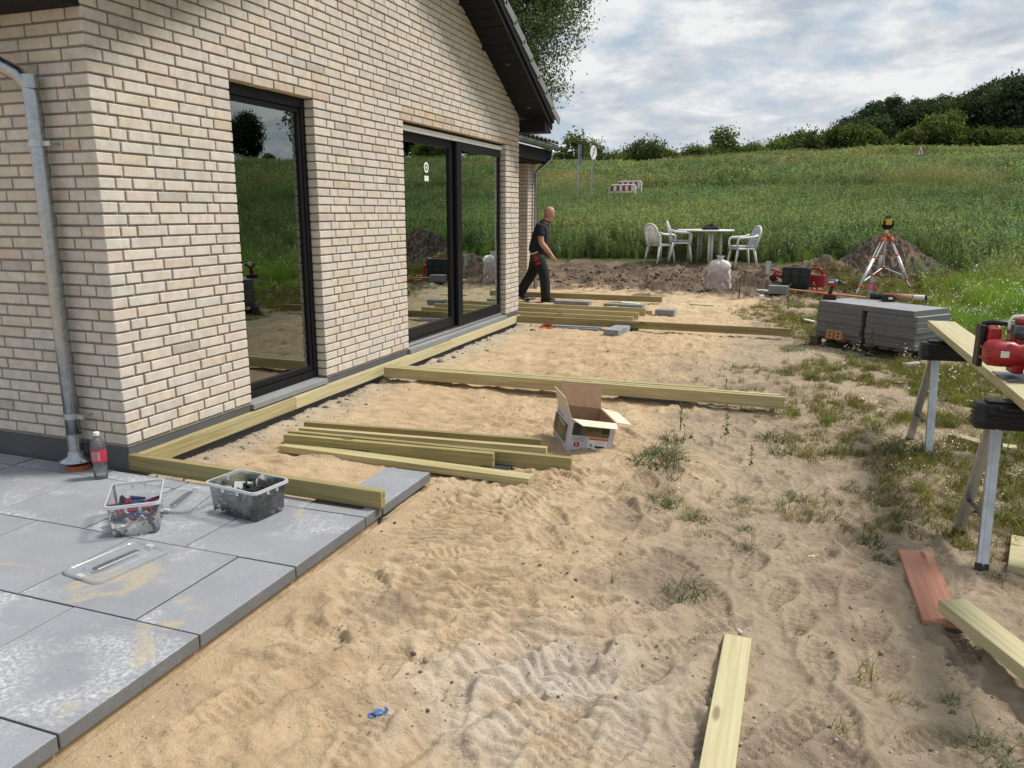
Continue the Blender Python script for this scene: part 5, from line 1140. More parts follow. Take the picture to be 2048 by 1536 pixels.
MB().tube([(-.005, 0, .066), (.005, 0, .11), (.02, 0, .16)], [.027, .023, .025], 12, flat=.75).build('grip', MT['rubber'], e, smooth=True)
MB().bb((-.03, -.032, .155), (.06, .032, .2)).build('body', MT['red'], e, bevel=.01); m = MB(); m.M = Matrix.Translation((.01, 0, .205)) @ Matrix.Rotation(R(90), 4, 'Y'); m.lathe([(.02, -.06), (.034, -.05), (.036, .04), (.028, .065)], n=18); m.build('motor', MT['steel_dark'], e, smooth=True)
MB().box((.0, -.0365, .208), (.06, .002, .02)).build('badge', MT['white'], e); m = MB(); m.M = Matrix.Translation((.075, 0, .205)) @ Matrix.Rotation(R(90), 4, 'Y'); m.lathe([(.026, 0), (.024, .03), (.012, .045)], n=16); m.build('chuck', MT['rubber'], e, smooth=True)
MB().cyl((.115, 0, .205), (.175, 0, .205), .004, n=8).build('bit', MT['steel'], e)
p = cm_(1741, 598); bottle((p.x, p.y+.06, ZS+.001), .29, .05, 'clear bottle with red label and red cap on the slab stack', MT['label_red'], rz=R(-120))
p = cm_(1762, 600); o = MB().cyl((-.17, 0, .036), (.13, 0, .036), .036, n=20).build('black_tube', MT['black'], bevel=.004, loc=(p.x+.05, p.y+.02, ZS+.001), rot=(0, 0, ang+.5)); smooth_angle(o); tag(o, 'black tube lying behind the battery on the slabs', 'tube')
p = cm_(1775, 603); e = empty('battery_pack', (p.x, p.y-.01, ZS+.001), ang+.75, 'black battery pack with white label on the slab stack', 'battery'); MB().bb((-.065, -.045, 0), (.065, .045, .075)).build('case', MT['black'], e, bevel=.01); MB().bb((-.0, -.0462, .03), (.045, -.0452, .055)).build('label', MT['white'], e); MB().bb((-.05, -.035, .0755), (.05, .035, .088)).build('rail', MT['red'], e, bevel=.003)
p = cm_(1800, 603); e = empty('cardboard_sleeve', (p.x+.03, p.y, ZS+.001), ang+.45, 'torn open brown cardboard sleeve on the slab stack', 'cardboard')
m = MB(); n_ = 14; prof_ = [(.045*math.cos(a), .045*math.sin(a)+.045) for a in [R(-60+300*i/n_) for i in range(n_+1)]]; vs = [(-.1, y, z) for y, z in prof_]+[(.1, y*1.15, z) for y, z in prof_]; m.add(vs, [(i, i+1, n_+2+i, n_+1+i) for i in range(n_)]); o = m.build('sleeve', MT['card'], e, smooth=True); sm_ = o.modifiers.new('solid', 'SOLIDIFY'); sm_.thickness = .004
MB().bb((-.16, -.035, .002), (-.101, .035, .075)).build('carton_end', MT['clay'], e, bevel=.004)
p = cm_(1828, 600); o = MB().cyl((-.11, 0, .028), (.10, 0, .028), .028, n=18).build('sealant_cartridge', MT['white'], loc=(p.x+.02, p.y+.06, ZS+.001), rot=(0, 0, ang+.55)); smooth_angle(o); tag(o, 'white sealant cartridge with black end on the slabs', 'cartridge')
MB().cyl((.10, 0, .028), (.125, 0, .028), .030, n=18).build('end_cap', MT['black'], o)
p = cm_(1845, 600); tag(MB().box((0, 0, .015), (.10, .05, .03)).build('wood_offcut', MT['pine_pale'], bevel=.002, loc=(p.x+.06, p.y+.12, ZS), rot=(0, 0, ang+.4)), 'small pale offcut behind the cartridge on the slabs', 'offcut')
# ------------------------------------------------------------------ tools behind the pallet
def place(px, py): return on(px, py)
p = place(1590, 588); e = empty('tool_case', (p.x, p.y+.05, p.z), -.25, 'black plastic tool case standing on edge in the grass', 'tool case'); ZC = .06
MB().bb((-.25, -.08, ZC), (.25, .08, ZC+.42)).build('shell', MT['black'], e, bevel=.03, seg=3)
MT['greenblack'] = pm('green_black_plastic', (.012, .03, .03), (.01, .022, .022), 30, .4)
for x in (-.17, .0, .17):
    for z in (.10, .25): MB().bb((x-.065, -.088, ZC+z), (x+.065, -.079, ZC+z+.12)).build('lid_panel', MT['greenblack'], e, bevel=.008)
MB().bb((-.26, -.05, ZC+.02), (-.251, .05, ZC+.4)).build('hinge', MT['black'], e, bevel=.003)
MB().tube([(-.08, 0, ZC+.41), (-.075, 0, ZC+.45), (.075, 0, ZC+.45), (.08, 0, ZC+.41)], .012, 8).build('handle', MT['red'], e, smooth=True)
MB().bb((-.2, -.1, .0), (.2, .1, .058)).build('base_block', MT['oldwood'], e, bevel=.003)
p = place(1629, 582); e = empty('red_case', (p.x, p.y+.22, p.z), -.2, 'red plastic tool case with carrying handle', 'tool case')
MB().hexa([(-.2, -.1, .02), (.2, -.1, .02), (.2, .1, .02), (-.2, .1, .02)], [(-.19, -.08, .30), (.19, -.08, .30), (.19, .08, .30), (-.19, .08, .30)]).build('shell', MT['red'], e, bevel=.02, seg=3)
MB().tube([(-.13, 0, .29), (-.105, 0, .385), (-.07, 0, .415), (.07, 0, .415), (.105, 0, .385), (.13, 0, .29)], .024, 10).build('handle', MT['red'], e, smooth=True)
for k in range(5): MB().bb((-.155+.065*k, -.105, .20), (-.115+.065*k, -.09, .27)).build('rib', MT['red'], e, bevel=.003)
MB().bb((-.19, -.112, .09), (.19, -.1, .14)).build('latch_strip', MT['red'], e, bevel=.004)
p = place(1557, 578); e = empty('grinder', (p.x, p.y+.1, p.z+.14), .3, 'red and black hand grinder on a grey block', 'power tool'); MB().tube([(-.12, 0, .09), (-.05, 0, .07), (.05, 0, .05), (.14, 0, .06)], [.03, .035, .045, .045], 12).build('body', MT['red'], e, smooth=True); MB().tube([(-.15, 0, .0), (-.11, 0, .11), (-.06, 0, .16), (-.0, 0, .13)], .022, 10).build('loop_handle', MT['red'], e, smooth=True); MB().cyl((-.13, -.02, .01), (-.13, .02, .01), .07, n=18).build('disc_guard', MT['black'], e)
p = place(1556, 588); block('concrete_block', (p.x, p.y+.1), (.34, .2, .15), -.1, 'grey block under the hand grinder beside the black case', None)
p = place(1533, 578); e = empty('steel_bracket', (p.x, p.y+.15, p.z), 0, 'upright galvanised steel post shoe beside the grinder', 'bracket'); MB().bb((-.04, -.01, 0), (.04, .0, .32)).build('plate', MT['steel'], e, bevel=.002); MB().bb((-.06, -.05, .3), (.06, .05, .306)).build('top_plate', MT['steel'], e, bevel=.001)
p = place(1526, 580); tag(MB().box((0, 0, .03), (.26, .09, .04), (0, 0, 0)).build('foam_scrap', MT['white'], bevel=.01, loc=(p.x, p.y, p.z), rot=(0, .05, -.1)), 'white foam strip lying by the steel post shoe', 'foam scrap')
p = place(1524, 572); tag(MB().box((0, 0, .03), (.09, .07, .06)).build('foam_scrap', MT['white'], bevel=.015, loc=(p.x, p.y, p.z+.06), rot=(0, .1, .2)), 'small white foam lump above the foam strip', 'foam scrap')
p = place(1512, 583); tag(MB().box((0, 0, .02), (.30, .12, .02)).build('wood_offcut', MT['pine_pale'], bevel=.003, loc=p, rot=(0, .04, .2)), 'pale flat offcut at the foot of the soil heap', 'offcut')
p = place(1632, 592); e = empty('ear_defenders', (p.x, p.y, p.z+.02), .2, 'orange ear defenders lying before the red case', 'ear defenders'); 
for x in (-.05, .05): m = MB(); m.M = Matrix.Translation((x, 0, .07)) @ Matrix.Rotation(R(90), 4, 'Y'); m.lathe([(.02, -.03), (.045, -.02), (.05, .0), (.045, .02)], n=16); m.build('cup', MT['orange'], e, smooth=True)
MB().tube([(-.06+.0*a, .02+.09*math.sin(R(a)), .07+.0) if 0 else (.06*math.cos(R(a)), .12*math.sin(R(a)), .06) for a in range(0, 181, 20)], .008, 6).build('band', MT['black'], e)
p = place(1640, 597); tag(MB().box((0, 0, .04), (.13, .08, .10)).build('spare_battery', MT['clay'], bevel=.01, loc=(p.x, p.y, p.z), rot=(0, 0, .2)), 'small orange brown block behind the long red batten', 'block')
p = place(1608, 596); tag(MB().box((0, 0, .015), (.35, .05, .03)).build('white_batten', MT['white'], bevel=.002, loc=(p.x+.25, p.y+.3, p.z+.06), rot=(0, .03, -.1)), 'white strip lying below the ear defenders', 'strip')
a_ = place(1571, 594); b2 = place(1742, 606); timber('long_batten', Vector((a_.x, a_.y, gmax(a_.x, a_.y)+.03)), Vector((b2.x, b2.y, gmax(b2.x, b2.y)+.03)), .09, .03, 'redwood', 'long reddish batten lying in the grass behind the pallet', cat='timber')
# ------------------------------------------------------------------ tripod and laser level
def tripod():
    f = [on(1708, 590), on(1822, 583), on(1757, 553)]
    f[1] = Vector((f[0].x+.93, f[0].y+.62, 0)); f[1] = on(1822, 578) if False else f[1]
    # feet on an even triangle seen under the measured spread
    p0 = f[0]; D = (p0-CAM).dot(F)
    def at_depth(px, py, d): r_ = ray(px, py); return CAM+r_*(d/r_.dot(F))
    p1 = at_depth(1820, 583, D+.25); p2 = at_depth(1752, 560, D+1.0)
    feet = [Vector((q.x, q.y, gz(q.x, q.y)-.02)) for q in (p0, p1, p2)]
    c = (feet[0]+feet[1]+feet[2])/3; dc = (c-CAM).dot(F); ap = at_depth(1773, 470, dc)
    e = empty('tripod', (ap.x, ap.y, 0), 0, 'pale aluminium survey tripod with orange head before the soil mound', 'tripod'); hz_ = ap.z
    O = Vector((ap.x, ap.y, 0)); T = Vector((0, 0, hz_))
    m = MB(); m.lathe([(.06, -.05), (.085, -.03), (.085, -.005), (.06, 0), (.05, .03), (.03, .035)], T, 20); m.build('head', MT['orange'], e, smooth=False)
    MB().cyl(T+Vector((0, 0, .03)), T+Vector((0, 0, .10)), .03, n=16).build('centre_post', MT['alu'], e, smooth=False)
    for q in feet:
        q = q-O; d = (q-T); dn = d.normalized(); side = dn.cross(Vector((0, 0, 1))).normalized(); out = Vector((d.x, d.y, 0)).normalized(); top = T+out*.085+Vector((0, 0, -.05)); L_ = (q-top); ln = L_.length; dn = L_.normalized()
        lg = MB().tube([top-dn*.0, top+dn*.06, top+dn*.12], [.04, .045, .03], 10).build('leg_joint', MT['orange'], e, smooth=True)
        leg = None; m = MB()
        for s in (-1, 1): m.cyl(top+dn*.08+side*s*.028, top+dn*ln*.42+side*s*.028, .013, n=10)
        leg = m.build('leg', MT['legwhite'], e, smooth=False); smooth_angle(leg)
        MB().tube([top+dn*ln*.34-side*.05, top+dn*ln*.34+side*.05], .022, 8).build('clamp', MT['orange'], leg)
        MB().cyl(top+dn*ln*.36, top+dn*ln*.80, .030, n=14).build('lower_leg', MT['legwhite'], leg, smooth=True)
        MB().cyl(top+dn*ln*.78, top+dn*ln*.815, .034, n=12).build('clamp', MT['orange'], leg); MB().cyl(top+dn*ln*.80, top+dn*ln*.95, .013, n=10).build('foot_tube', MT['legwhite'], leg); MB().cyl(top+dn*ln*.93, q, .024, .005, n=10).build('foot_spike', MT['orange'], leg)
        h = T+(q-T)*.42; hub = T+Vector((0, 0, -.62)); MB().cyl(hub, top+dn*ln*.75, .010, n=8).build('brace', MT['legwhite'], leg)
        if q is feet[0]-O or (q+O-feet[0]).length < .01:
            MB().tube([top+dn*ln*.79+side*.03, top+dn*ln*.86+side*.05, top+dn*ln*.95+side*.04], .018, 6, flat=.3).build('strap', MT['black'], leg)
    m = MB(); m.lathe([(.03, -.03), (.05, -.02), (.05, .02), (.03, .03)], T+Vector((0, 0, -.62)), 14); m.build('brace_hub', MT['orange'], e, smooth=False); MB().cyl(T+Vector((0, 0, -.05)), T+Vector((0, 0, -.60)), .016, n=10).build('column', MT['alu'], e)
    lz = hz_+.101; l = empty('laser_level', (ap.x, ap.y, lz), .5, 'yellow and black rotating laser level on the tripod', 'laser level')
    m = MB(); m.lathe([(.03, 0), (.05, .005), (.09, .04), (.105, .06), (.105, .19), (.095, .205), (.03, .21)], n=8); m.build('body', MT['black'], l, bevel=.006)
    for k in range(4):
        a = R(45+90*k)+R(22.5); MB().box((.094*math.cos(a), .094*math.sin(a), .145), (.018, .115, .105), (0, 0, a)).build('face_panel', MT['yellow'], l, bevel=.006)
        a2 = R(90*k)+R(22.5); MB().tube([(.105*math.cos(a2), .105*math.sin(a2), .06), (.118*math.cos(a2), .118*math.sin(a2), .13), (.105*math.cos(a2), .105*math.sin(a2), .2)], .018, 8).build('bumper', MT['black'], l, smooth=True)
    MB().cyl((0, 0, .205), (0, 0, .245), .045, n=16).build('lens_head', MT['steel_dark'], l, bevel=.003)
    for a in range(0, 360, 90): MB().cyl((.05*math.cos(R(a)), .05*math.sin(R(a)), .2), (.05*math.cos(R(a)), .05*math.sin(R(a)), .255), .007, n=6).build('cage_post', MT['black'], l)
    MB().cyl((0, 0, .255), (0, 0, .266), .058, n=16).build('cage_top', MT['black'], l, bevel=.003)
tripod()
# ------------------------------------------------------------------ plastic chairs and table
def leaf_print():
    t = NT('leaf_pattern_fabric'); v = t.coord(); a = t.noise(v, 30, 4, .65, 1.2); c = t.ramp(a, [(.42, (.72, .73, .75)), (.5, (.42, .44, .48)), (.56, (.07, .075, .09)), (.64, (.62, .63, .65))]); return t.done(c, .85)
MT['leaf'] = leaf_print()
def chair(loc, rz, label, cushion):
    """local +x is where the sitter looks"""
    e = empty('garden_chair', loc, rz, label, 'chair', 'white plastic garden chairs'); S = .43
    for s in (-1, 1):
        MB().tube([(.20, s*.20, S-.02), (.235, s*.23, .2), (.26, s*.245, 0)], [.03, .026, .018], 8, up=(0, 1, 0), flat=.8).build('leg', MT['dirty_white'], e, smooth=True)
        MB().tube([(-.17, s*.19, S-.02), (-.215, s*.215, .2), (-.255, s*.225, 0)], [.034, .028, .018], 8, up=(0, 1, 0), flat=.8).build('leg', MT['dirty_white'], e, smooth=True)
        MB().tube([(.225, s*.235, S-.03), (.235, s*.262, .56), (.215, s*.268, .635), (.16, s*.268, .655), (0, s*.262, .66), (-.14, s*.245, .675), (-.22, s*.235, .71)], [.026, .024, .027, .028, .028, .027, .025], 8, up=(0, 1, 0), flat=1.1).build('armrest', MT['white'], e, smooth=True)
    m = MB(); m.hexa([(-.2, -.21, S-.03), (.22, -.235, S-.03), (.22, .235, S-.03), (-.2, .21, S-.03)], [(-.2, -.2, S-.002), (.235, -.225, S+.012), (.235, .225, S+.012), (-.2, .2, S-.002)]); m.build('seat', MT['white'], e, bevel=.012, seg=3)
    ar = [(-.205, -.20, S-.02), (-.235, -.215, .58), (-.265, -.22, .70), (-.295, -.20, .80), (-.31, -.145, .86), (-.318, -.07, .893), (-.32, 0, .90), (-.318, .07, .893), (-.31, .145, .86), (-.295, .20, .80), (-.265, .22, .70), (-.235, .215, .58), (-.205, .20, S-.02)]
    MB().tube(ar, .026, 8, up=(0, 1, 0), flat=1.0).build('backrest_frame', MT['dirty_white'], e, smooth=True)
    for k in range(7):
        y = -.15+.05*k; top = .885-abs(y)**2*2.6
        MB().tube([(-.2, y*.95, S-.005), (-.235, y, .6), (-.285, y, .78), (-.315, y, top)], .015, 6, up=(0, 1, 0), flat=.45 if 0 else 1.0).build('slat', MT['dirty_white'], e, smooth=True)
    if cushion:
        MB().bb((-.17, -.195, S+.012), (.25, .195, S+.055)).build('seat_cushion', MT['leaf'], e, bevel=.02, seg=3)
        m = MB(); m.hexa([(-.155, -.185, S+.05), (-.185, -.185, S+.05), (-.185, .185, S+.05), (-.155, .185, S+.05)], [(-.255, -.17, .83), (-.29, -.17, .83), (-.29, .17, .83), (-.255, .17, .83)]); m.build('back_cushion', MT['leaf'], e, bevel=.018, seg=3)
    return e
def on_d(px, py, D):   # a foot on the terrain near depth D
    p = on(px, py, 14); return p
SC_ = 1.0
c = on_d(1318, 527, 18); chair(c, R(50), 'white plastic chair seen from behind, no cushion on its slatted back', False)
c = on_d(1358, 526, 18); chair(c, R(12), 'white plastic chair with patterned cushion left of the round table', True)
c = on_d(1484, 535, 17.5); chair(c, R(205), 'white plastic chair with patterned cushion right of the round table', True)
tp = on_d(1408, 522, 18); e = empty('garden_table', tp, .1, 'white round plastic garden table between the chairs', 'table')
m = MB(); m.lathe([(.60, .69), (.645, .695), (.655, .705), (.655, .722), (.645, .73), (.02, .73)], n=48); m.build('table_top', MT['white'], e, smooth=False)
for a in (20, 110, 200, 290):
    x, y = .36*math.cos(R(a)), .36*math.sin(R(a)); m = MB(); tx, ty = -math.sin(R(a))*.035, math.cos(R(a))*.035
    for s in (-1, 1): m.tube([(x+tx*s, y+ty*s, .69), (x*1.03+tx*s, y*1.03+ty*s, .35), (x*1.08+tx*s, y*1.08+ty*s, -.01)], [.032, .03, .026], 8)
    m.build('leg', MT['white'], e, smooth=True)
def cloth_lump(name, c, rx, ry, rz_, mat, label, cat, seed):
    m = MB(); n, k = 26, 14; r0 = random.Random(seed); vs = []
    for j in range(k+1):
        th = math.pi*.5*j/k
        for i in range(n):
            a = 2*math.pi*i/n; w_ = 1+.16*math.sin(3*a+seed)+.12*math.sin(7*a+j*.7)+.08*math.sin(5*th*3+a*2); vs.append((rx*w_*math.cos(a)*math.cos(th), ry*w_*math.sin(a)*math.cos(th), rz_*math.sin(th)*(1+.25*math.sin(2*a+1)+.15*math.sin(4*a+th*6))))
    m.add(vs, [(j*n+i, j*n+(i+1) % n, (j+1)*n+(i+1) % n, (j+1)*n+i) for j in range(k) for i in range(n)]+[tuple(range(n-1, -1, -1))]); o = m.build(name, mat, loc=c, smooth=True); return tag(o, label, cat)
MT['fleece'] = pm('black_cloth', (.010, .010, .014), (.018, .018, .022), 40, .9, .4, dist=.01)
cloth_lump('folded_jacket', (tp.x+.12, tp.y-.28, tp.z+.7305), .17, .12, .10, MT['fleece'], 'crumpled black jacket lying on the white garden table', 'jacket', 2)
# ------------------------------------------------------------------ rubbish bag, rod
def bag_mat():
    t = NT('milky_rubbish_bag'); v = t.coord(); vo = t.vor(v, 9, out='Color'); bw = t.node('ShaderNodeRGBToBW'); t.l.new(vo, bw.inputs[0])
    c = t.ramp(bw.outputs[0], [(.15, (.16, .15, .155)), (.3, (.40, .38, .375)), (.45, (.50, .33, .31)), (.52, (.44, .40, .39)), (.62, (.33, .09, .09)), (.68, (.52, .47, .46)), (.85, (.62, .6, .6))]); r_ = c.node.color_ramp; r_.interpolation = 'LINEAR'
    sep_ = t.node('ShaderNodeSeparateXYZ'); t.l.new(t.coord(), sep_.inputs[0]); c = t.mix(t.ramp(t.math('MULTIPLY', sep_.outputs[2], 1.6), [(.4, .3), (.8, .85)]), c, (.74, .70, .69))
    nm = t.bump(t.noise(t.coord((6, 6, 14)), 2.2, 5, .6, 1.0), 1.0, .05); return t.done(c, .35, nm)
p = on(1432, 584); m = MB(); n, k = 44, 30; vs = []
prof = [(.0, .205), (.03, .225), (.10, .22), (.22, .20), (.34, .185), (.45, .175), (.52, .15), (.565, .10), (.585, .045), (.60, .03), (.64, .055), (.66, .06)]
for j in range(k+1):
    z = .66*j/k; r0 = float(np.interp(z, [a for a, _ in prof], [b for _, b in prof]))
    for i in range(n):
        a = 2*math.pi*i/n; w_ = 1+.07*math.sin(3*a+z*6)+.06*math.sin(5*a-z*17)+.05*math.sin(9*a+z*31)+.04*math.sin(13*a-z*11+2); vs.append((r0*w_*math.cos(a)*1.15+.05*z*z*2, r0*w_*math.sin(a)*.85, z+.012*math.sin(6*a)*(j > 0)))
m.add(vs, [(j*n+i, j*n+(i+1) % n, (j+1)*n+(i+1) % n, (j+1)*n+i) for j in range(k) for i in range(n)]+[tuple(range(n-1, -1, -1))])
BAG = empty('rubbish_bag', (p.x, p.y+.12, p.z-.01), -.2, 'full milky rubbish bag tied at the top beside the soil heap', 'rubbish bag'); m.build('sack', bag_mat(), BAG, smooth=True)
m = MB(); m.M = Matrix.Translation((.14, -.06, .46)) @ Matrix.Rotation(R(35), 4, 'Y'); m.lathe([(.03, -.06), (.10, -.03), (.115, .03), (.09, .09), (.03, .12)], n=18, sy=.8); m.build('bag_ear', MT['white'], BAG, smooth=True)
p = on(1477, 596); tag(MB().cyl((p.x, p.y, p.z-.1), (p.x+.03, p.y+.05, p.z+.56), .012, n=8).build('marker_stake', MT['oldwood'], smooth=True), 'thin dark stake stuck in the soil heap', 'stake')
# ------------------------------------------------------------------ road signs and barriers on the slope
def at_depth(px, py, d): r_ = ray(px, py); return CAM+r_*(d/r_.dot(F))
def sign_post(px, top_py, d, r_=.03):
    t = at_depth(px, top_py, d); g = gz(t.x, t.y); return t, g
t, g = sign_post(1185, 305, 33); e = empty('road_sign', (t.x, t.y, g), 0, 'round white road sign with a black diagonal mark on a grey post', 'road sign'); h = t.z-g
MB().cyl((0, 0, -.3), (0, 0, h+.22), .03, n=10).build('post', MT['zinc'], e); dirc = (CAM-t); dirc.z = 0; ang_ = math.atan2(dirc.y, dirc.x)+R(62)
MS = Matrix.Translation((0, 0, h)) @ Matrix.Rotation(ang_, 4, 'Z')
m = MB(); m.M = MS; m.cyl((.04, 0, 0), (.05, 0, 0), .29, n=28); disc = m.build('disc', MT['white'], e)
m = MB(); m.M = MS; m.box((.0515, 0, 0), (.002, .05, .5), (R(-35), 0, 0)); m.build('diagonal_mark', MT['ink'], disc); m = MB(); m.M = MS; m.box((.0515, .03, .06), (.0015, .04, .22), (R(12), 0, 0)); m.build('pictogram', MT['ink'], disc)
t, g = sign_post(1158, 300, 33.5); e = empty('street_sign', (t.x, t.y, g), 0, 'blue edge-on sign panel on a grey post', 'road sign'); h = t.z-g
MB().cyl((0, 0, -.3), (0, 0, h+.2), .035, n=10).build('post', MT['zinc'], e); MS = Matrix.Translation((0, 0, 0)) @ Matrix.Rotation(math.atan2(dirc.y, dirc.x)+R(80), 4, 'Z')
signblue = pm('blue_sign_sheet', (.05, .085, .125), (.04, .07, .105), 10, .5)
for z0, z1 in ((h-.2, h+.22), (h-.62, h-.24)): m = MB(); m.M = MS; m.bb((.04, -.3, z0), (.05, .3, z1)); m.build('panel', signblue, e)
t, g = sign_post(1843, 303, 47); e = empty('warning_sign', (t.x, t.y, g), 0, 'red bordered triangular bend warning sign on a post', 'road sign'); h = t.z-g; dirc = CAM-t
MB().cyl((0, 0, -.3), (0, 0, h+.3), .035, n=10).build('post', MT['zinc'], e); MS = Matrix.Translation((0, 0, h)) @ Matrix.Rotation(math.atan2(dirc.y, dirc.x)-R(60), 4, 'Z')
def tri(s, x): m = MB(); m.M = MS; m.add([(x, -.45*s, -.26*s), (x, .45*s, -.26*s), (x, 0, .52*s), (x-.008, -.45*s, -.26*s), (x-.008, .45*s, -.26*s), (x-.008, 0, .52*s)], [(0, 1, 2), (5, 4, 3), (0, 3, 4, 1), (1, 4, 5, 2), (2, 5, 3, 0)]); return m
pl = tri(1.0, .05).build('panel', MT['red'], e); tri(.72, .062).build('face', MT['white'], pl)
m = MB(); m.M = MS; m.tube([(.066, .05, -.14), (.066, .05, 0), (.066, .0, .07), (.066, -.10, .08)], .03, 6); m.build('bend_arrow', MT['ink'], pl)
def barrier(px, py, d, rz, label, w_=1.3):
    t = at_depth(px, py, d); g = gz(t.x, t.y); h = t.z-g; e = empty('road_barrier', (t.x, t.y, g), rz, label, 'barrier', 'red and white road barriers')
    MB().tube([(-w_/2, 0, -.1), (-w_/2, 0, h-.08), (-w_/2+.1, 0, h), (w_/2-.05, 0, h), (w_/2, 0, h-.06), (w_/2, 0, -.1)], .025, 8).build('frame', MT['white'], e, smooth=True)
    n_ = 8
    for k in range(n_): MB().bb((-w_/2+.06+k*(w_-.12)/n_, -.012, h-.22), (-w_/2+.06+(k+1)*(w_-.12)/n_-.001, .012, h-.03)).build('stripe_panel', MT['red'] if k % 2 == 0 else MT['white'], e)
    MB().tube([(-w_/2, 0, h-.27), (w_/2, 0, h-.27)], .02, 8).build('rail', MT['white'], e, smooth=True)
barrier(1259, 363, 31.5, R(-12), 'rear red and white road barrier in the tall grass', 1.05)
barrier(1245, 370, 30.0, R(-12), 'front red and white road barrier in the tall grass', 1.10)
# ------------------------------------------------------------------ person
def skin_body(name, verts, edges, radii, mat, parent=None, root=0, sub=2):
    me = bpy.data.meshes.new(name); me.from_pydata([tuple(v) for v in verts], edges, []); o = bpy.data.objects.new(name, me); COL.objects.link(o)
    sk = o.modifiers.new('skin', 'SKIN'); sk.use_smooth_shade = True
    for i, r_ in enumerate(radii): me.skin_vertices[0].data[i].radius = r_ if isinstance(r_, tuple) else (r_, r_)
    me.skin_vertices[0].data[root].use_root = True
    ss = o.modifiers.new('sub', 'SUBSURF'); ss.levels = sub; ss.render_levels = sub
    dg = bpy.context.evaluated_depsgraph_get(); m2 = bpy.data.meshes.new_from_object(o.evaluated_get(dg)); bpy.data.objects.remove(o)
    m2.polygons.foreach_set('use_smooth', [True]*len(m2.polygons)); m2.materials.clear(); m2.materials.append(mat); o = bpy.data.objects.new(name, m2); COL.objects.link(o)
    if parent: o.parent = parent
    return o
MT['skin'] = pm('skin', (.50, .27, .19), (.44, .22, .15), 25, .5, **{'Subsurface Weight': 0.1})
MT['shirt'] = pm('dark_navy_cotton', (.010, .012, .022), (.015, .017, .028), 30, .9, .3, dist=.01)
MT['trousers'] = pm('black_work_cloth', (.008, .009, .011), (.016, .017, .018), 18, .9, .5, dist=.015)
def join_head(body):
    # skull, jaw and brow as one closed surface set on the neck, joined into the body mesh
    n, k = 28, 20; V = []; c = Vector((.195, 0, 1.638)); Rm = Matrix.Rotation(R(24), 3, 'Y')
    for j in range(k+1):
        ph = math.pi*j/k; z = math.cos(ph); rr_ = math.sin(ph)
        for i in range(n):
            a = 2*math.pi*i/n; x = rr_*math.cos(a); y = rr_*math.sin(a); fx = .102 if x > 0 else .108
            w_ = .079*(1-.20*max(0, -z)**1.2); p = Vector((x*fx, y*w_, z*.122))
            if z < -.1 and x > 0: p.x += .012*(-z)*(x)          # jaw and chin
            if z < -.35 and x < 0: p.x *= .72                    # nape
            if -.15 < z < .25 and x > .8: p.x -= .006            # eye sockets
            V.append(c+Rm @ p)
    F_ = [(j*n+i, (j+1)*n+i, (j+1)*n+(i+1) % n, j*n+(i+1) % n) for j in range(k) for i in range(n)]
    me = body.data; bm = bmesh.new(); bm.from_mesh(me); bv = [bm.verts.new(v) for v in V]
    for f in F_:
        try: q = bm.faces.new([bv[i] for i in f]); q.smooth = True
        except ValueError: pass
    bmesh.ops.remove_doubles(bm, verts=bv, dist=.0005); bm.to_mesh(me); bm.free()
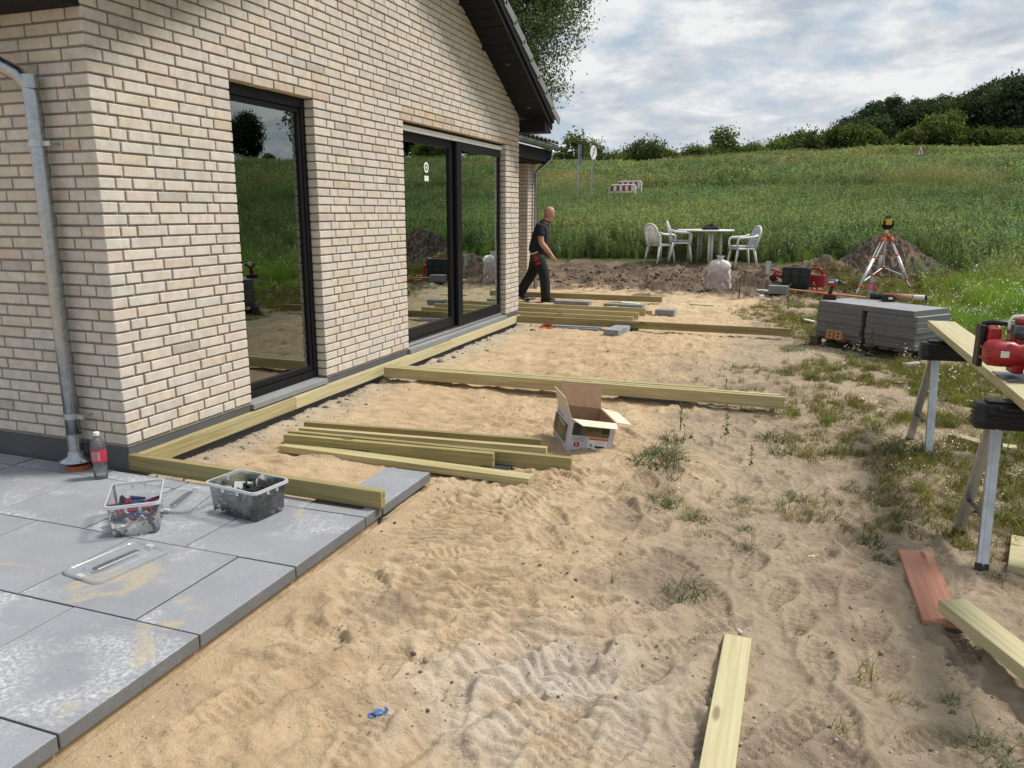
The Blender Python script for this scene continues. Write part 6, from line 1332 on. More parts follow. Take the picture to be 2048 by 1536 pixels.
def person():
    foot = on(1085, 606); O = Vector((-.62, foot.y+.18, 0)); O.z = gz(O.x, O.y)+.005
    # local frame: x = walking direction (world +x), y = to the person's left (world +y), z up; seen from his right side
    chain = lambda *a: [Vector(x) for x in a]
    # ---- body: head, neck, torso core, arms with hands, legs inside trousers
    V = []; E_ = []; Rr = []
    def add(p, r_, par=None):
        V.append(Vector(p)); Rr.append(r_); 
        if par is not None: E_.append((par, len(V)-1))
        return len(V)-1
    pel = add((-.02, 0, .93), (.12, .09)); ch = add((.03, 0, 1.16), (.12, .09), pel); up = add((.075, 0, 1.36), (.12, .08), ch); nk = add((.125, 0, 1.475), .075, up); n2 = add((.155, 0, 1.53), .072, nk)
    add((.185, 0, 1.575), .05, n2)
    for s, sh, el, wr, hd, fi in ((-1, (.06, -.185, 1.36), (.09, -.235, 1.10), (.27, -.235, .90), (.315, -.235, .83), (.34, -.235, .765)), (1, (.06, .185, 1.36), (-.05, .24, 1.12), (-.02, .22, .88), (0, .22, .80), (.02, .21, .74))):
        a = add(sh, .078, up); b = add(tuple((Vector(sh)*.45+Vector(el)*.55)), .066, a); c_ = add(el, .056, b); d = add(tuple(Vector(el)*.55+Vector(wr)*.45), .055, c_); w_ = add(wr, .037, d); pm_ = add(hd, (.036, .05), w_)
        ax = (Vector(hd)-Vector(wr)).normalized()
        for k, (off, ln) in enumerate(((.028, .062), (.010, .072), (-.010, .068), (-.027, .055))):
            f1 = add(Vector(hd)+ax*.045+Vector((off, 0, off*.4)), .0095, pm_); f2 = add(Vector(hd)+ax*(.045+ln*.5)+Vector((off+.004, .004*s, 0)), .0088, f1); add(Vector(hd)+ax*(.045+ln*.9)+Vector((off-.008, .012*-s, 0)), .008, f2)
        t1_ = add(Vector(hd)+ax*.005+Vector((.036, 0, .004)), .011, pm_); add(Vector(hd)+ax*.04+Vector((.05, .0, .0)), .0095, t1_)
    # legs: right leg forward, left leg trailing
    LEG = {'front': [(-.02, -.09, .93), (.135, -.10, .50), (.165, -.10, .10)], 'back': [(-.03, .09, .93), (-.13, .095, .52), (-.375, .095, .16)]}
    for k, (hp, kn, an) in LEG.items():
        a = add(hp, .09, pel); b = add(tuple(Vector(hp)*.4+Vector(kn)*.6), .075, a); c_ = add(kn, .058, b); d = add(tuple(Vector(kn)*.6+Vector(an)*.4), .058, c_); add(an, .042, d)
    body = skin_body('person', V, E_, Rr, MT['skin']); join_head(body); body.location = O; body.rotation_euler = (0, 0, R(8)); body.scale = (.93, .95, .93)
    tag(body, 'bald person in dark shirt and black work trousers walking with head bowed', 'person')
    # face features and ears
    for s in (-1, 1):
        m = MB(); m.lathe([(.006, -.006), (.02, -.004), (.024, .004), (.012, .008)], (0, 0, 0), 14, .7, 1.2); o = m.build('ear', MT['skin'], body, smooth=True, loc=(.18, s*.079, 1.632), rot=(s*R(90), 0, R(-10)))
        m = MB(); m.lathe([(.001, -.012), (.011, -.006), (.012, 0), (.011, .006), (.001, .012)], n=12); m.build('eye', MT['white'], body, smooth=True, loc=(.283, s*.030, 1.618))
        MB().box((0, 0, 0), (.012, .03, .008)).build('eyebrow', MT['card'], body, bevel=.003, loc=(.296, s*.032, 1.640), rot=(0, .5, 0))
    m = MB(); m.hexa([(.262, -.018, 1.572), (.308, -.012, 1.566), (.308, .012, 1.566), (.262, .018, 1.572)], [(.282, -.01, 1.622), (.299, -.006, 1.626), (.299, .006, 1.626), (.282, .01, 1.622)]); m.build('nose', MT['skin'], body, bevel=.006, smooth=False)
    MB().box((.268, 0, 1.548), (.012, .045, .009)).build('mouth', pm('lips', (.35, .13, .1), (.3, .1, .08), 30, .5), body, bevel=.003)
    # shirt
    V, E_, Rr = [], [], []
    a = add((-.045, 0, .86), (.235, .185)); b = add((-.01, 0, 1.00), (.225, .185), a); c_ = add((.025, 0, 1.16), (.23, .185), b); d = add((.055, 0, 1.33), (.22, .165), c_); e_ = add((.09, 0, 1.43), (.15, .12), d); add((.125, 0, 1.485), (.095, .095), e_)
    for s, sh, el in ((-1, (.06, -.19, 1.36), (.09, -.235, 1.10)), (1, (.06, .19, 1.36), (-.05, .24, 1.12))):
        q = add(sh, .108, d); w_ = add(tuple(Vector(sh)*.62+Vector(el)*.38), .098, q); add(tuple(Vector(sh)*.40+Vector(el)*.60), .094, w_)
    sh_ = skin_body('shirt', V, E_, Rr, MT['shirt'], body)
    m = MB(); m.tube([(.135+.068*math.cos(a_), .070*math.sin(a_), 1.495-.028*math.cos(a_)) for a_ in np.linspace(0, 6.283, 17)], .014, 6, caps=False); m.build('collar', MT['shirt'], sh_, smooth=True)
    MB().box((-.105, -.06, 1.27), (.004, .10, .035), (0, R(-14), 0)).build('back_print', pm('faded_print', (.12, .12, .14), (.08, .08, .1), 60, .8), sh_)
    # trousers
    V, E_, Rr = [], [], []
    a = add((-.035, 0, .99), (.21, .17)); b = add((-.03, 0, .86), (.235, .19), a)
    for k, (hp, kn, an) in LEG.items():
        s = -1 if k == 'front' else 1; h_ = add((hp[0]+.02*(-s), s*.095, .78), .145, b); q = add(tuple(Vector(hp)*.45+Vector(kn)*.55), .128, h_); w_ = add(kn, .108, q); x_ = add(tuple(Vector(kn)*.5+Vector(an)*.5), .102, w_); add(tuple(Vector(an)+Vector((0, 0, -.05))), .098, x_)
    tr = skin_body('trousers', V, E_, Rr, MT['trousers'], body)
    for k, (hp, kn, an) in LEG.items():
        MB().box((Vector(hp)*.5+Vector(kn)*.5)+Vector((.0, -.12 if k == 'front' else .12, -.02)), (.13, .03, .17), (0, R(-14 if k == 'front' else 10), 0)).build('thigh_pocket', MT['trousers'], tr, bevel=.012, seg=3)
        # shoes
    def shoe(p, pitch):
        m = MB(); V2 = [(-.10, .0, .03), (-.03, 0, .05), (.06, 0, .045), (.14, 0, .028), (.175, 0, .022)]
        vs = []; n = 14; prof = [(-.115, .02, .03), (-.10, .042, .045), (-.04, .046, .062), (.04, .05, .052), (.11, .052, .036), (.165, .04, .028), (.185, .012, .016)]
        for x, ry, hh in prof:
            for i in range(n): a_ = 2*math.pi*i/n; vs.append((x, ry*math.cos(a_), max(0, hh*(1+math.sin(a_)))))
        m.add(vs, [(k_*n+i, k_*n+(i+1) % n, (k_+1)*n+(i+1) % n, (k_+1)*n+i) for k_ in range(len(prof)-1) for i in range(n)]+[tuple(range(n)), tuple((len(prof)-1)*n+i for i in range(n))]); o = m.build('shoe', MT['fleece'], body, smooth=True, loc=p, rot=(0, pitch, 0))
        MB().bb((-.11, -.048, -.004), (.17, .048, .012)).build('sole', MT['dirty_white'] if 0 else MT['rubber'], o, bevel=.006); MB().box((.10, -.047, .035), (.05, .006, .02)).build('toe_patch', MT['white'], o, bevel=.003)
    shoe((.185, -.10, .0), 0); shoe((-.36, .095, .055), R(28))
    # tool pouch with red drill at the hip
    m = MB(); m.box((-.02, -.205, .84), (.13, .06, .16), (0, R(8), 0)); m.build('tool_pouch', MT['rubber'], body, bevel=.012)
    MB().box((-.01, -.235, .83), (.07, .05, .12), (0, R(-15), 0)).build('hip_tool', MT['red'], body, bevel=.01); MB().box((.04, -.235, .73), (.09, .055, .05), (0, R(-10), 0)).build('hip_tool_battery', MT['red'], body, bevel=.01)
    MB().box((-.04, -.238, .915), (.14, .045, .03), (0, R(-20), 0)).build('hip_tool_body', MT['alu'], body, bevel=.008)
person()
# ------------------------------------------------------------------ foliage materials
def leaf_mat(name, trans=0.35, rough=0.6, inst=False):
    t = NT(name); at = t.node('ShaderNodeAttribute', attribute_name='lcol'); c = at.outputs['Color']
    if inst:
        a2 = t.node('ShaderNodeAttribute', attribute_name='tint', attribute_type='INSTANCER'); c = t.mix(1.0, c, a2.outputs['Color'], 'MULTIPLY')
    else:
        oi = t.node('ShaderNodeObjectInfo'); hs = t.node('ShaderNodeHueSaturation'); t.l.new(c, hs.inputs['Color']); t.put(t.ramp(oi.outputs['Random'], [(0, .8), (1, 1.2)]), hs.inputs['Value']); t.put(t.ramp(oi.outputs['Random'], [(0, .485), (1, .515)]), hs.inputs['Hue']); c = hs.outputs[0]
    b = t.b; t.put(c, b.inputs['Base Color']); b.inputs['Roughness'].default_value = rough; b.inputs['Specular IOR Level'].default_value = .25
    tl = t.node('ShaderNodeBsdfTranslucent'); t.l.new(t.mix(1.0, c, (1.4, 1.45, .7), 'MULTIPLY'), tl.inputs['Color']); mx = t.node('ShaderNodeMixShader'); mx.inputs[0].default_value = trans; t.l.new(b.outputs[0], mx.inputs[1]); t.l.new(tl.outputs[0], mx.inputs[2]); t.l.new(mx.outputs[0], t.out.inputs[0]); return t.mat
MT['leafm'] = leaf_mat('tree_leaves'); MT['grassm'] = leaf_mat('meadow_blades', .48, .55, True); MT['weedm'] = leaf_mat('weed_blades', .3, .55)
MT['bark'] = pm('bark', (.10, .08, .06), (.06, .048, .036), 14, .9, .8, dist=.02)
# ------------------------------------------------------------------ trees
def crown_mesh(name, rng, centre, rad, ncl, per, ls, cspread, shape=1.0, hollow=.35, col=(.045, .075, .02), droop=0.0, lo=-0.9):
    u = rng.normal(size=(ncl*3, 3)); u /= np.linalg.norm(u, axis=1)[:, None]; u = u[u[:, 2] > lo][:ncl]; n = len(u)
    rr_ = (hollow+(1-hollow)*rng.random(n)**.45)
    lump = 0.72+0.5*fbm(u[:, 0]*1.7+7, u[:, 1]*1.7+u[:, 2]*1.3, int(rng.integers(99)), 3)
    C_ = u*rr_[:, None]*lump[:, None]*np.array(rad)+np.array(centre)
    k = rng.integers(int(per*.5), int(per*1.5), n); idx = np.repeat(np.arange(n), k); N_ = len(idx)
    sp = cspread*(.6+.8*rng.random(n)); P = C_[idx]+rng.normal(size=(N_, 3))*sp[idx][:, None]*np.array((1, 1, .75))
    if droop: P[:, 2] -= droop*np.abs(rng.normal(size=N_))*(np.linalg.norm((P-np.array(centre))/np.array(rad), axis=1))
    a = rng.normal(size=(N_, 3)); a /= np.linalg.norm(a, axis=1)[:, None]; b = np.cross(a, rng.normal(size=(N_, 3))); b /= np.linalg.norm(b, axis=1)[:, None]
    s = ls*(.55+.9*rng.random(N_))[:, None]; q = np.stack([P-a*s, P+b*s*.45, P+a*s, P-b*s*.45], 1).reshape(-1, 3)
    f = np.arange(N_*4).reshape(-1, 4); cl = (.62+.75*rng.random(n))[idx]*(.8+.4*rng.random(N_)); cc = np.array(col)[None]*cl[:, None]; cc[:, 0] *= 1+.35*(rng.random(N_)-.35); return q, f, np.repeat(cc, 4, 0), C_
def tree(name, H, rad, cz, ncl, per, ls, cs, seed, label, col, group=None, trunk_r=.18, **kw):
    rng = np.random.default_rng(seed); e = empty(name, (0, 0, 0), 0, label, 'tree' if H > 4.2 else 'bush', group)
    q, f, c, C_ = crown_mesh('crown', rng, (0, 0, cz), rad, ncl, per, ls, cs, col=col, **kw)
    np_mesh('crown', q, f, MT['leafm'], e, cols={'lcol': c})
    m = MB(); top = cz+rad[2]*.35; m.tube([(0, 0, -.5), (.05, .02, H*.12), (-.04, .06, cz*.6), (.05, 0, cz), (.0, 0, top)], [trunk_r*1.25, trunk_r, trunk_r*.75, trunk_r*.45, trunk_r*.12], 9)
    for k in rng.choice(len(C_), min(26, len(C_)), replace=False):
        t_ = C_[k]; z0 = np.clip(t_[2]-rad[2]*(.25+.5*rng.random()), cz*.35, top); m.tube([(0, 0, z0), (t_[0]*.45, t_[1]*.45, z0+(t_[2]-z0)*.55+.1), tuple(t_)], [trunk_r*.32, trunk_r*.2, trunk_r*.05], 5)
    m.build('trunk', MT['bark'], e, smooth=True); return e
def put(e, x, y, s=1.0, rz=0.0, dz=0.0):
    e.location = (x, y, gz(x, y)+dz); e.rotation_euler = (0, 0, rz); e.scale = (s, s, s) if not isinstance(s, tuple) else s; return e
# tall loose tree behind the house
e = tree('loose_tree', 12, (3.6, 3.6, 4.5), 7.8, 560, 165, .056, .33, 3, 'tall loose leafed tree rising behind the gable roof', (.075, .10, .045), trunk_r=.22, hollow=.12, droop=.12, lo=-.8)
put(e, -7.5, 25.5, 1.0, .4)
DK = (.042, .068, .032); LG = (.085, .125, .03); MG = (.06, .085, .022)
GT = 'dark trees of the wood on the ridge'
P1 = tree('wood_tree', 11, (4.4, 4.4, 5.2), 6.4, 300, 42, .26, .55, 21, 'tall dark broadleaf tree in the wood on the ridge', DK, GT, .25)
P2 = tree('wood_tree', 9, (3.8, 4.0, 4.2), 5.4, 260, 40, .26, .55, 22, 'rounded dark broadleaf tree in the wood on the ridge', (.05, .078, .034), GT, .22)
P3 = tree('wood_tree', 12, (3.4, 3.4, 5.8), 7.0, 300, 40, .25, .5, 23, 'narrow upright dark tree in the wood on the ridge', (.04, .064, .033), GT, .25)
def azpt(px, D):   # ground point at image column px and depth D
    p = at_depth(px, 400, D); return p.x, p.y
wood_ = [(P1, 1700, 96, .46), (P2, 1665, 97, .42), (P2, 1645, 95, .32), (P1, 1690, 92, .42), (P2, 1742, 90, .5), (P3, 1772, 91, .56), (P1, 1835, 90, .56), (P2, 1872, 89, .6), (P1, 1945, 88, .62), (P2, 1975, 90, .7), (P1, 2018, 84, .7), (P3, 1728, 98, .56), (P1, 1752, 97, .58), (P2, 1785, 92, .60), (P3, 1815, 99, .58), (P1, 1850, 96, .62), (P2, 1890, 90, .68), (P1, 1925, 97, .70), (P3, 1955, 95, .70), (P1, 1995, 88, .72), (P2, 2035, 86, .80), (P1, 2080, 90, .78), (P3, 2125, 88, .82), (P1, 2180, 84, .9), (P2, 2240, 82, 1.1), (P1, 2310, 80, 1.15), (P3, 2390, 80, 1.15), (P1, 2480, 78, 1.2), (P2, 2600, 76, 1.2), (P1, 2740, 72, 1.2), (P3, 2900, 70, 1.15), (P1, 3300, 66, .62), (P3, 4250, 62, .62)]
used = set(); tr_ = random.Random(5)
for proto, px, D, s in wood_:
    o = proto if id(proto) not in used else copy_tree(proto); used.add(id(proto)); x, y = azpt(px, D); put(o, x, y, (s*tr_.uniform(.95, 1.15), s*tr_.uniform(.95, 1.15), s), tr_.uniform(0, 6.28), -.3)
GB = 'bushes of the hedge on the ridge'
B1 = tree('hedge_bush', 3.2, (1.6, 1.6, 1.35), 1.1, 95, 44, .14, .36, 31, 'ragged dark green bush in the hedge on the ridge', (.075, .11, .03), GB, .06, lo=-.6, hollow=.1)
B2 = tree('hedge_bush', 3.0, (2.1, 1.8, 1.1), .95, 105, 44, .14, .36, 32, 'broad low green bush in the hedge on the ridge', (.10, .14, .035), GB, .06, lo=-.6)
B3 = tree('hedge_bush', 3.6, (1.2, 1.2, 1.8), 1.6, 60, 36, .14, .34, 33, 'thin upright bush with loose twigs in the hedge', (.07, .10, .032), GB, .05, lo=-.7)
bl = [(B1, 1118, 80, .9), (B3, 1150, 78, 1.15), (B3, 1186, 82, 1.0), (B2, 1222, 82, .8), (B1, 1262, 84, .9), (B1, 1288, 83, 1.15), (B2, 1330, 85, .8), (B1, 1385, 86, .9), (B3, 1442, 88, 1.05), (B2, 1425, 87, .75), (B1, 1470, 88, .75), (B2, 1500, 89, .8), (B2, 1570, 90, 1.15), (B1, 1600, 90, 1.25), (B1, 1548, 91, .9), (B2, 1640, 91, .9), (B1, 1090, 79, 1.0), (B2, 1060, 78, .9)]
used = set()
for proto, px, D, s in bl:
    o = proto if id(proto) not in used else copy_tree(proto); used.add(id(proto)); x, y = azpt(px, D); put(o, x, y, s*tr_.uniform(.9, 1.1), tr_.uniform(0, 6.28), -.15)
GL = 'fresh green shrubs before the wood'
S1 = tree('light_shrub', 4.0, (2.6, 2.2, 1.8), 1.7, 170, 48, .17, .33, 41, 'fresh light green shrub standing before the dark wood', LG, GL, .08, lo=-.6)
S2 = tree('light_shrub', 4.1, (2.0, 2.0, 2.1), 2.0, 150, 46, .17, .33, 42, 'yellowish green upright shrub before the dark wood', (.095, .128, .032), GL, .08, lo=-.6)
sl_ = [(S1, 1690, 86, 1.15), (S1, 1715, 87, 1.0), (S2, 1815, 84, .85), (S2, 1868, 84, 1.25), (S1, 1895, 83, .9), (S1, 1960, 82, 1.05), (S2, 2000, 80, .75), (S1, 2040, 78, .95), (S1, 1770, 88, .7), (S2, 2110, 76, .9), (S1, 2230, 72, 1.0), (S1, 2420, 68, 1.0), (S2, 2650, 66, 1.1), (S1, 3150, 62, .45), (S1, 3900, 60, .45)]
used = set()
for proto, px, D, s in sl_:
    o = proto if id(proto) not in used else copy_tree(proto); used.add(id(proto)); x, y = azpt(px, D); put(o, x, y, s*.86, tr_.uniform(0, 6.28), -.2)
# ------------------------------------------------------------------ grass prototypes
def blades(rng, n, h, spread, w_, lean, col, col2=None, tip=None, seg=3):
    V = []; F_ = []; C_ = []
    for k in range(n):
        a = rng.uniform(0, 6.28); r0 = spread*math.sqrt(rng.random()); x0, y0 = r0*math.cos(a), r0*math.sin(a); hh = h*rng.uniform(.55, 1.1); d = rng.uniform(0, 6.28); ln = lean*rng.uniform(.3, 1.3)*hh; wd = w_*rng.uniform(.7, 1.3); px_, py_ = -math.sin(d), math.cos(d)
        tw = rng.uniform(0, 6.28); px_, py_ = math.cos(tw), math.sin(tw); b = len(V); cc = np.array(col)*rng.uniform(.7, 1.3) if (col2 is None or rng.random() < .7) else np.array(col2)*rng.uniform(.8, 1.2)
        for i in range(seg+1):
            t = i/seg; ox = ln*t*t*math.cos(d); oy = ln*t*t*math.sin(d); z = hh*t*(1-.18*t*lean); w2 = wd*(1-t)**.7*.5+.0006
            V += [(x0+ox-px_*w2, y0+oy-py_*w2, z), (x0+ox+px_*w2, y0+oy+py_*w2, z)]; c3 = cc if tip is None else cc*(1-t)+np.array(tip)*t; C_ += [c3, c3]
        F_ += [(b+2*i, b+2*i+1, b+2*i+3, b+2*i+2) for i in range(seg)]
    return V, F_, C_
def quads(rng, P, s, col, V, F_, C_, flat=None):
    for p in P:
        a = rng.normal(size=3); a /= np.linalg.norm(a); b = np.cross(a, rng.normal(size=3)); b /= np.linalg.norm(b)
        if flat is not None: a = np.array((1, 0, rng.uniform(-flat, flat))); b = np.array((0, 1, rng.uniform(-flat, flat)))
        k = len(V); ss = s*rng.uniform(.6, 1.3); V += [tuple(p-a*ss), tuple(p+b*ss*.6), tuple(p+a*ss), tuple(p-b*ss*.6)]; F_.append((k, k+1, k+2, k+3)); c = np.array(col)*rng.uniform(.75, 1.25); C_ += [c]*4
def proto_obj(name, V, F_, C_, mat, coll):
    o = np_mesh(name, np.array(V), np.array(F_), mat, cols={'lcol': np.array(C_)}); COL.objects.unlink(o); coll.objects.link(o) if coll else None; return o
GC = bpy.data.collections.new('meadow_plants'); rg = np.random.default_rng(77)
FG = (.135, .205, .04); FG2 = (.18, .225, .06); DG = (.105, .145, .05); BL = (.135, .175, .085); ST = (.24, .22, .12); PUR = (.19, .155, .125)
for k in range(3):      # a_: fresh grass
    proto_obj('a_fresh_grass%d' % k, *blades(rg, 46, .62, .16, .011, .45, FG, FG2), MT['grassm'], GC)
for k in range(2):      # b_: dull tall grass with seed heads
    V, F_, C_ = blades(rg, 40, .75, .18, .009, .4, DG, FG); P = [np.array((rg.normal()*.12, rg.normal()*.12, rg.uniform(.65, .95))) for _ in range(34)]; quads(rg, P, .018, PUR if k else ST, V, F_, C_); proto_obj('b_seed_grass%d' % k, V, F_, C_, MT['grassm'], GC)
for k in range(2):      # c_: leafy grey green herbs
    V, F_, C_ = [], [], []
    for s in range(5):
        x, y = rg.normal(size=2)*.09; hh = rg.uniform(.75, 1.1); lx, ly = rg.normal(size=2)*.08; v2, f2, c2_ = blades(rg, 1, hh, .001, .012, .1, (.07, .075, .035)); b = len(V); V += [(p[0]+x, p[1]+y, p[2]) for p in v2]; F_ += [tuple(i+b for i in f) for f in f2]; C_ += c2_
        P = [np.array((x+lx*t+rg.normal()*.05*(1.25-t), y+ly*t+rg.normal()*.05*(1.25-t), hh*t)) for t in np.linspace(.1, 1, 30)]; quads(rg, P, .034, BL, V, F_, C_)
    proto_obj('c_leafy_herb%d' % k, V, F_, C_, MT['grassm'], GC)
V, F_, C_ = blades(rg, 26, .42, .14, .008, .35, FG); P = [np.array((rg.normal()*.13, rg.normal()*.13, rg.uniform(.5, .74))) for _ in range(12)]; quads(rg, P, .022, (.85, .85, .82), V, F_, C_, .5); proto_obj('d_daisy', V, F_, C_, MT['grassm'], GC)
V, F_, C_ = blades(rg, 26, .5, .14, .008, .35, DG); P = [np.array((rg.normal()*.11, rg.normal()*.11, rg.uniform(.5, .72))) for _ in range(16)]; quads(rg, P, .018, (.55, .40, .03), V, F_, C_, .5); proto_obj('e_yellow_flower', V, F_, C_, MT['grassm'], GC)
for k in range(2): proto_obj('f_short_grass%d' % k, *blades(rg, 30, .17, .09, .006, .9, (.085, .11, .03), (.2, .18, .08)), MT['grassm'], GC)
proto_obj('g_dry_wisp', *blades(rg, 10, .12, .07, .004, 1.6, (.30, .24, .13), (.12, .12, .045)), MT['grassm'], GC)
V, F_, C_ = blades(rg, 9, 1.0, .15, .006, .25, (.17, .18, .07), (.22, .19, .10)); P = [np.array((v_[0]+rg.normal()*.02, v_[1]+rg.normal()*.02, v_[2]-rg.uniform(0, .16))) for v_ in V[7::8] for _ in range(7)]; quads(rg, P, .016, (.30, .26, .17), V, F_, C_); proto_obj('h_tall_stem', V, F_, C_, MT['grassm'], GC)
# a 0-2, b 3-4, c 5-6, d 7, e 8, f 9-10, g 11
def scatter(name, P, idx, rot, sc, tint, coll, label, cat):
    me = bpy.data.meshes.new(name); n = len(P); me.vertices.add(n); me.vertices.foreach_set('co', P.astype(np.float32).ravel())
    a = me.attributes.new('idx', 'INT', 'POINT'); a.data.foreach_set('value', idx.astype(np.int32)); a = me.attributes.new('rot', 'FLOAT_VECTOR', 'POINT'); a.data.foreach_set('vector', rot.astype(np.float32).ravel()); a = me.attributes.new('scl', 'FLOAT_VECTOR', 'POINT'); a.data.foreach_set('vector', sc.astype(np.float32).ravel())
    a = me.attributes.new('tint', 'FLOAT_COLOR', 'POINT'); cc = np.ones((n, 4), np.float32); cc[:, :3] = tint; a.data.foreach_set('color', cc.ravel())
    o = bpy.data.objects.new(name, me); COL.objects.link(o); tag(o, label, cat, kind='stuff')
    g = bpy.data.node_groups.new(name, 'GeometryNodeTree'); g.interface.new_socket('Geometry', in_out='INPUT', socket_type='NodeSocketGeometry'); g.interface.new_socket('Geometry', in_out='OUTPUT', socket_type='NodeSocketGeometry')
    gi = g.nodes.new('NodeGroupInput'); go = g.nodes.new('NodeGroupOutput'); ip = g.nodes.new('GeometryNodeInstanceOnPoints'); ci = g.nodes.new('GeometryNodeCollectionInfo'); ci.inputs['Collection'].default_value = coll; ci.inputs['Separate Children'].default_value = True; ci.inputs['Reset Children'].default_value = True
    def attr(nm, ty): n_ = g.nodes.new('GeometryNodeInputNamedAttribute'); n_.data_type = ty; n_.inputs['Name'].default_value = nm; return n_.outputs['Attribute']
    L2 = g.links; L2.new(gi.outputs[0], ip.inputs['Points']); L2.new(ci.outputs[0], ip.inputs['Instance']); ip.inputs['Pick Instance'].default_value = True; L2.new(attr('idx', 'INT'), ip.inputs['Instance Index']); L2.new(attr('rot', 'FLOAT_VECTOR'), ip.inputs['Rotation']); L2.new(attr('scl', 'FLOAT_VECTOR'), ip.inputs['Scale']); L2.new(ip.outputs[0], go.inputs[0])
    md = o.modifiers.new('scatter', 'NODES'); md.node_group = g; return o
BAR = at_depth(1252, 370, 30.5)
def meadow_points(n, r0, r1, a0, a1, seed, pw=1.0):
    rng = np.random.default_rng(seed); r = r0*(r1/r0)**(rng.random(n)**pw); a = rng.uniform(a0, a1, n); return CAM.x+r*np.sin(a), CAM.y+r*np.cos(a), r, rng
def meadow(n, r0, r1, a0, a1, seed, sparse, name, label):
    x, y, r, rng = meadow_points(n, r0, r1, a0, a1, seed); n1_ = fbm(x*.35, y*.35, 3, 3); n2_ = fbm(x*.08, y*.08, 13, 3); n3_ = fbm(x*1.2, y*1.2, 23, 3)
    inm = np.maximum(sstep(15.2, 16.2, y+(n3_-.5)*1.6), sstep(5.4, 7.2, x+(n3_-.5)*2.2-.25*np.maximum(0, 4-y))*sstep(-1, 2.5, y))
    dm = np.hypot(x-MOUND.x, (y-MOUND.y)*1.1); inm = np.where(dm < 1.12, 0, inm); inm = np.where((x < 2.7) & (y < 15.2), 0, inm)
    inm = np.where((x < 0.2) & (y < 12.3), 0, inm); hx = (x < -1.0) & (y < 12.4); inm = np.where(hx, 0, inm)
    k = rng.random(n) < inm*1.0; x, y, r, n1_, n2_, n3_, inm = (q[k] for q in (x, y, r, n1_, n2_, n3_, inm)); n = len(x); z = gza(x, y)
    n4_0 = fbm(x*.2, y*.2, 93, 3); u = rng.random(n); idx = rng.integers(0, 3, n); near_right = (x > 5) & (y < 15)
    n5_ = fbm(x*.13+5, y*.09, 83, 4); herb = np.clip(sstep(.44, .56, n5_+.10*sstep(20, 28, r)-.10*sstep(34, 60, r))*.85*sstep(16.5, 20, r), 0, 1); idx = np.where(u < herb, rng.integers(5, 7, n), idx)
    seed_ = sstep(.46, .60, 1-n5_+.12*sstep(30, 60, r))*.75*sstep(19, 30, r)+.10*(n1_ > .55); idx = np.where((u > herb) & (u < herb+seed_), rng.integers(3, 5, n), idx)
    v_ = rng.random(n); dz_ = (n3_ > .52)*((r < 26))*np.where(near_right, .07, .14); idx = np.where(v_ < dz_, 7, idx); idx = np.where((v_ > .93) & (n1_ > .5) & (r < 40), 8, idx)
    idx = np.where((rng.random(n) < .07+.10*(n4_0 > .52)) & (r > 16), 12, idx); edge = 1-sstep(.55, .95, inm); idx = np.where(rng.random(n) < edge*.7, 9, idx)
    s = rng.uniform(.6, 1.35, n)*(.75+.5*n1_); s *= np.where(near_right, .62+.25*sstep(7, 12, x), 1.0)*np.where(inm < .9, .65, 1.0); s *= np.where(y > 14.5, sstep(14.8, 18.5, y)*.35+.65, 1.0)
    s = np.where((r > 19) & (r < 36), np.minimum(s, 1.12)*.82, s); cl_ = (np.abs(x-BAR.x) < 1.6) & (y > BAR.y-9) & (y < BAR.y+.6); s = np.where(cl_, np.clip(s, .8, .96), s); wx = s*(1+sstep(25, 90, r)*1.7); sc = np.stack([wx, wx, s*(1-.25*sstep(45, 90, r))], -1)
    rot = np.stack([rng.normal(0, .1, n), rng.normal(0, .1, n), rng.uniform(0, 6.28, n)], -1)
    n4_ = fbm(x*.16, y*.10, 53, 3); val = 1.1*(.45+.6*n2_+.65*n4_)*(.6+.8*rng.random(n)); warm = .74+.40*n1_+.05*sstep(42, 70, r)+.25*(n4_-.5); tint = np.stack([val*warm, val*1.0, val*(.9+.2*(1-n1_))], -1)
    return scatter(name, np.stack([x, y, z-.02], -1), idx, rot, sc, tint, GC, label, 'grass')
meadow(78000, 9, 112, -.36, .30, 4, False, 'meadow_grass', 'tall meadow grass and herbs with white flowers on the slope')
meadow(16000, 9, 100, .30, .95, 14, True, 'roadside_grass', 'tall grass continuing on the slope beyond the trestles')
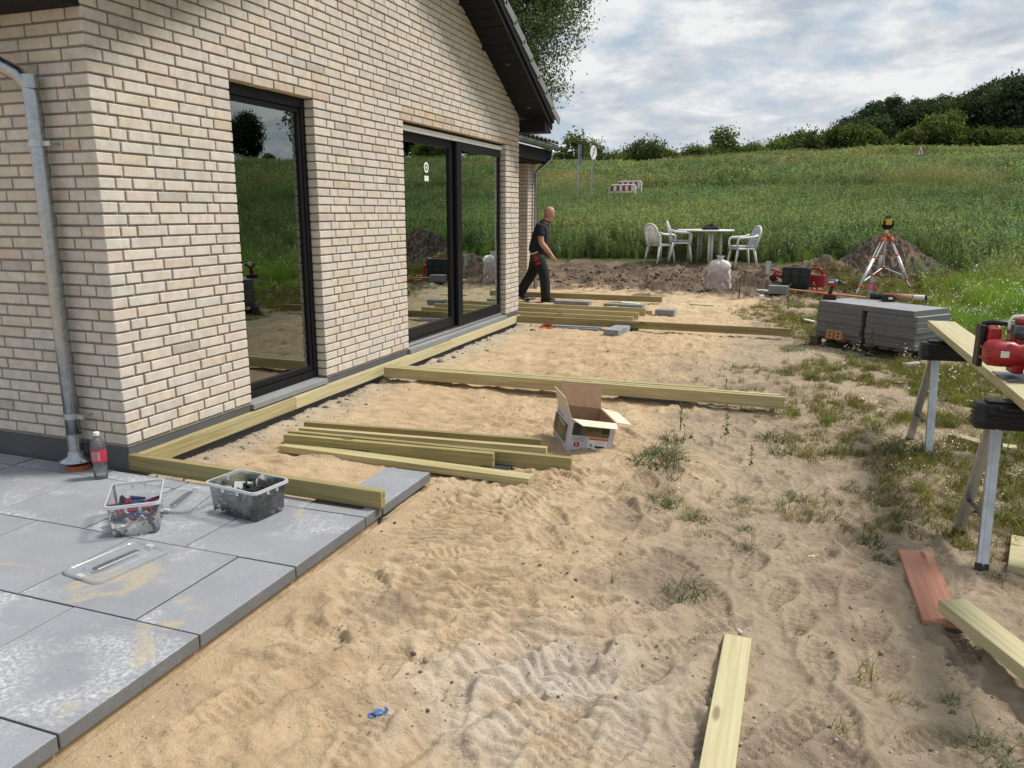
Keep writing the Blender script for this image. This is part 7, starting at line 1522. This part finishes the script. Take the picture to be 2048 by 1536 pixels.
# short weeds, dry wisps on trodden earth
def weeds(n, seed):
    rng = np.random.default_rng(seed); x = rng.uniform(2.6, 7.5, n); y = rng.uniform(-2.2, 14.5, n)
    n2_ = fbm(x*1.3, y*1.3, 63, 4); n3_ = fbm(x*4, y*4, 73, 3)
    e_ = 2.95+.05*np.maximum(0, y-4)-.5*sstep(6, 9, y); w_ = sstep(e_, e_+1.5, x+(n2_-.5)*2.2)*sstep(.40, .62, n2_+.25*(n3_-.5)+.08*(x-4)+.02*np.maximum(0, y-2))
    w_ *= np.where((y < .3) & (x < 4.4), .05, 1); w_ *= np.where((y > 11.8) & (x < 3.6), .05, 1); w_ = np.where(np.hypot(x-MOUND.x, y-MOUND.y) < 1.3, .1, w_)
    for cx, cy, hx, hy in ((3.5, -1.5, .14, 1.0), (4.25, .12, .16, .5), (4.45, -.55, .35, .75), (4.62, 6.4, .75, .75), (3.55, 12.9, .4, .3), (4.0, 13.2, .4, .3)): w_ = np.where((np.abs(x-cx) < hx) & (np.abs(y-cy) < hy), 0, w_)
    k = rng.random(n) < w_; x, y = x[k], y[k]; n = len(x); z = gza(x, y); u = rng.random(n); grow = sstep(3.5, 6, x)*.6+sstep(2, 8, y)*.3
    idx = np.where(u < .40-.2*grow, 11, np.where(u < .9-.1*grow, rng.integers(9, 11, n), np.where(u < .97, 8 if False else 9, 7))); s = rng.uniform(.35, .85, n)*(.65+.6*grow); s = np.where(idx == 7, s*.6, s)
    rot = np.stack([rng.normal(0, .2, n), rng.normal(0, .2, n), rng.uniform(0, 6.28, n)], -1); val = rng.uniform(.75, 1.25, n)
    return scatter('short_weeds', np.stack([x, y, z-.006], -1), idx, rot, np.stack([s, s, s*rng.uniform(.6, 1.1, n)], -1), np.stack([val*1.1, val, val*.95], -1), GC, 'short weeds and dry wisps on the trodden earth', 'weeds')
weeds(26000, 9)
# single grass tufts standing in the sand: things of their own
tufts = []
for k in range(4):
    V, F_, C_ = blades(rg, [110, 60, 34, 14][k], [.085, .075, .12, .17][k], [.12, .08, .05, .02][k], [.0045, .004, .004, .0035][k], [1.9, 1.8, 1.2, .6][k], (.07, .10, .03), (.12, .14, .05)); me = np_mesh('grass_tuft', np.array(V), np.array(F_), MT['weedm'], cols={'lcol': np.array(C_)}); bpy.data.objects.remove(me.copy()) if False else None; tufts.append(me.data); bpy.data.objects.remove(me)
V, F_, C_ = [], [], []
for s_ in range(2):
    v2, f2, c2_ = blades(rg, 1, .3, .002, .006, .3, (.10, .11, .04)); b = len(V); V += v2; F_ += [tuple(i+b for i in f) for f in f2]; C_ += c2_; P = [np.array((rg.normal()*.022*(1.2-t), rg.normal()*.022*(1.2-t), .30*t)) for t in np.linspace(.15, 1, 16)]; quads(rg, P, .016, (.085, .11, .035), V, F_, C_)
o = np_mesh('young_weed', np.array(V), np.array(F_), MT['weedm'], cols={'lcol': np.array(C_)}); tufts.append(o.data); bpy.data.objects.remove(o)
TL = ['spreading grass tuft', 'small low grass tuft', 'loose upright grass tuft', 'few thin upright grass blades', 'young leafy weed stem']
spots = [(1318, 925, 0, 1.5), (1325, 905, 0, 1.0), (1345, 880, 1, 1.2), (1320, 1008, 0, .9), (1400, 1038, 1, .8), (1497, 1062, 1, .7), (1500, 1095, 1, .6), (1375, 1185, 0, .8), (1225, 1165, 3, .45), (1360, 862, 4, .8), (1450, 885, 4, .9), (1500, 940, 4, .6), (1810, 905, 0, 1.5), (1800, 915, 2, 1.0), (1805, 1045, 1, 1.1), (1850, 1040, 2, .6), (2020, 1040, 0, 1.2), (1990, 1150, 1, .6), (1740, 1090, 1, .9), (1770, 1120, 1, .7), (1550, 880, 0, 1.1), (1560, 905, 1, 1.), (1590, 830, 2, .7), (1620, 760, 2, 1.0), (1655, 740, 0, 1.0), (1700, 720, 2, 1.4), (1740, 715, 4, 1.0), (1795, 715, 4, 1.6), (1838, 718, 4, 1.3), (1575, 620, 4, 1.6), (1540, 610, 2, 1.2), (1640, 760, 1, 1.4), (1900, 760, 2, 1.2), (1960, 790, 2, 1.2), (2020, 960, 2, 1.1), (2000, 950, 4, 1.5), (2040, 880, 2, 1.3), (1880, 850, 1, 1.2), (1700, 980, 1, .7), (1600, 1000, 1, .7), (1480, 1000, 1, .6), (1905, 1405, 1, .5), (1830, 1405, 1, .4), (1970, 1500, 0, .7), (1560, 745, 1, 1.1), (1650, 850, 2, .8), (1690, 900, 1, 1.), (1450, 810, 4, .7), (1585, 700, 0, 1.2)]
LMK = [('printed carton', 2.3, 1.6), ('joist ends behind the carton', 3.6, 3.0), ('rear trestle', 4.5, 2.3), ('front trestle', 4.6, .6), ('red board', 4.25, .1), ('thick pale plank', 4.5, -.7), ('lone plank', 3.5, -1.1), ('slab pallet', 4.4, 5.7), ('tool cases', 3.6, 12.2), ('gravel patch', 2.8, -.9), ('long single joist', 3.4, 6.6), ('bare earth path', 3.6, 1.0)]
for px, py, k, s in spots:
    p = on(px, py); o = bpy.data.objects.new('grass_tuft' if k < 4 else 'young_weed', tufts[k]); COL.objects.link(o); o.location = (p.x, p.y, p.z-.006); o.scale = (s, s, s*tr_.uniform(.8, 1.1)); o.rotation_euler = (0, 0, tr_.uniform(0, 6.28)); lm = min(LMK, key=lambda q: (q[1]-p.x)**2+(q[2]-p.y)**2); tag(o, TL[k]+' near the '+lm[0], 'plant', 'single tufts and weeds on sand and earth')
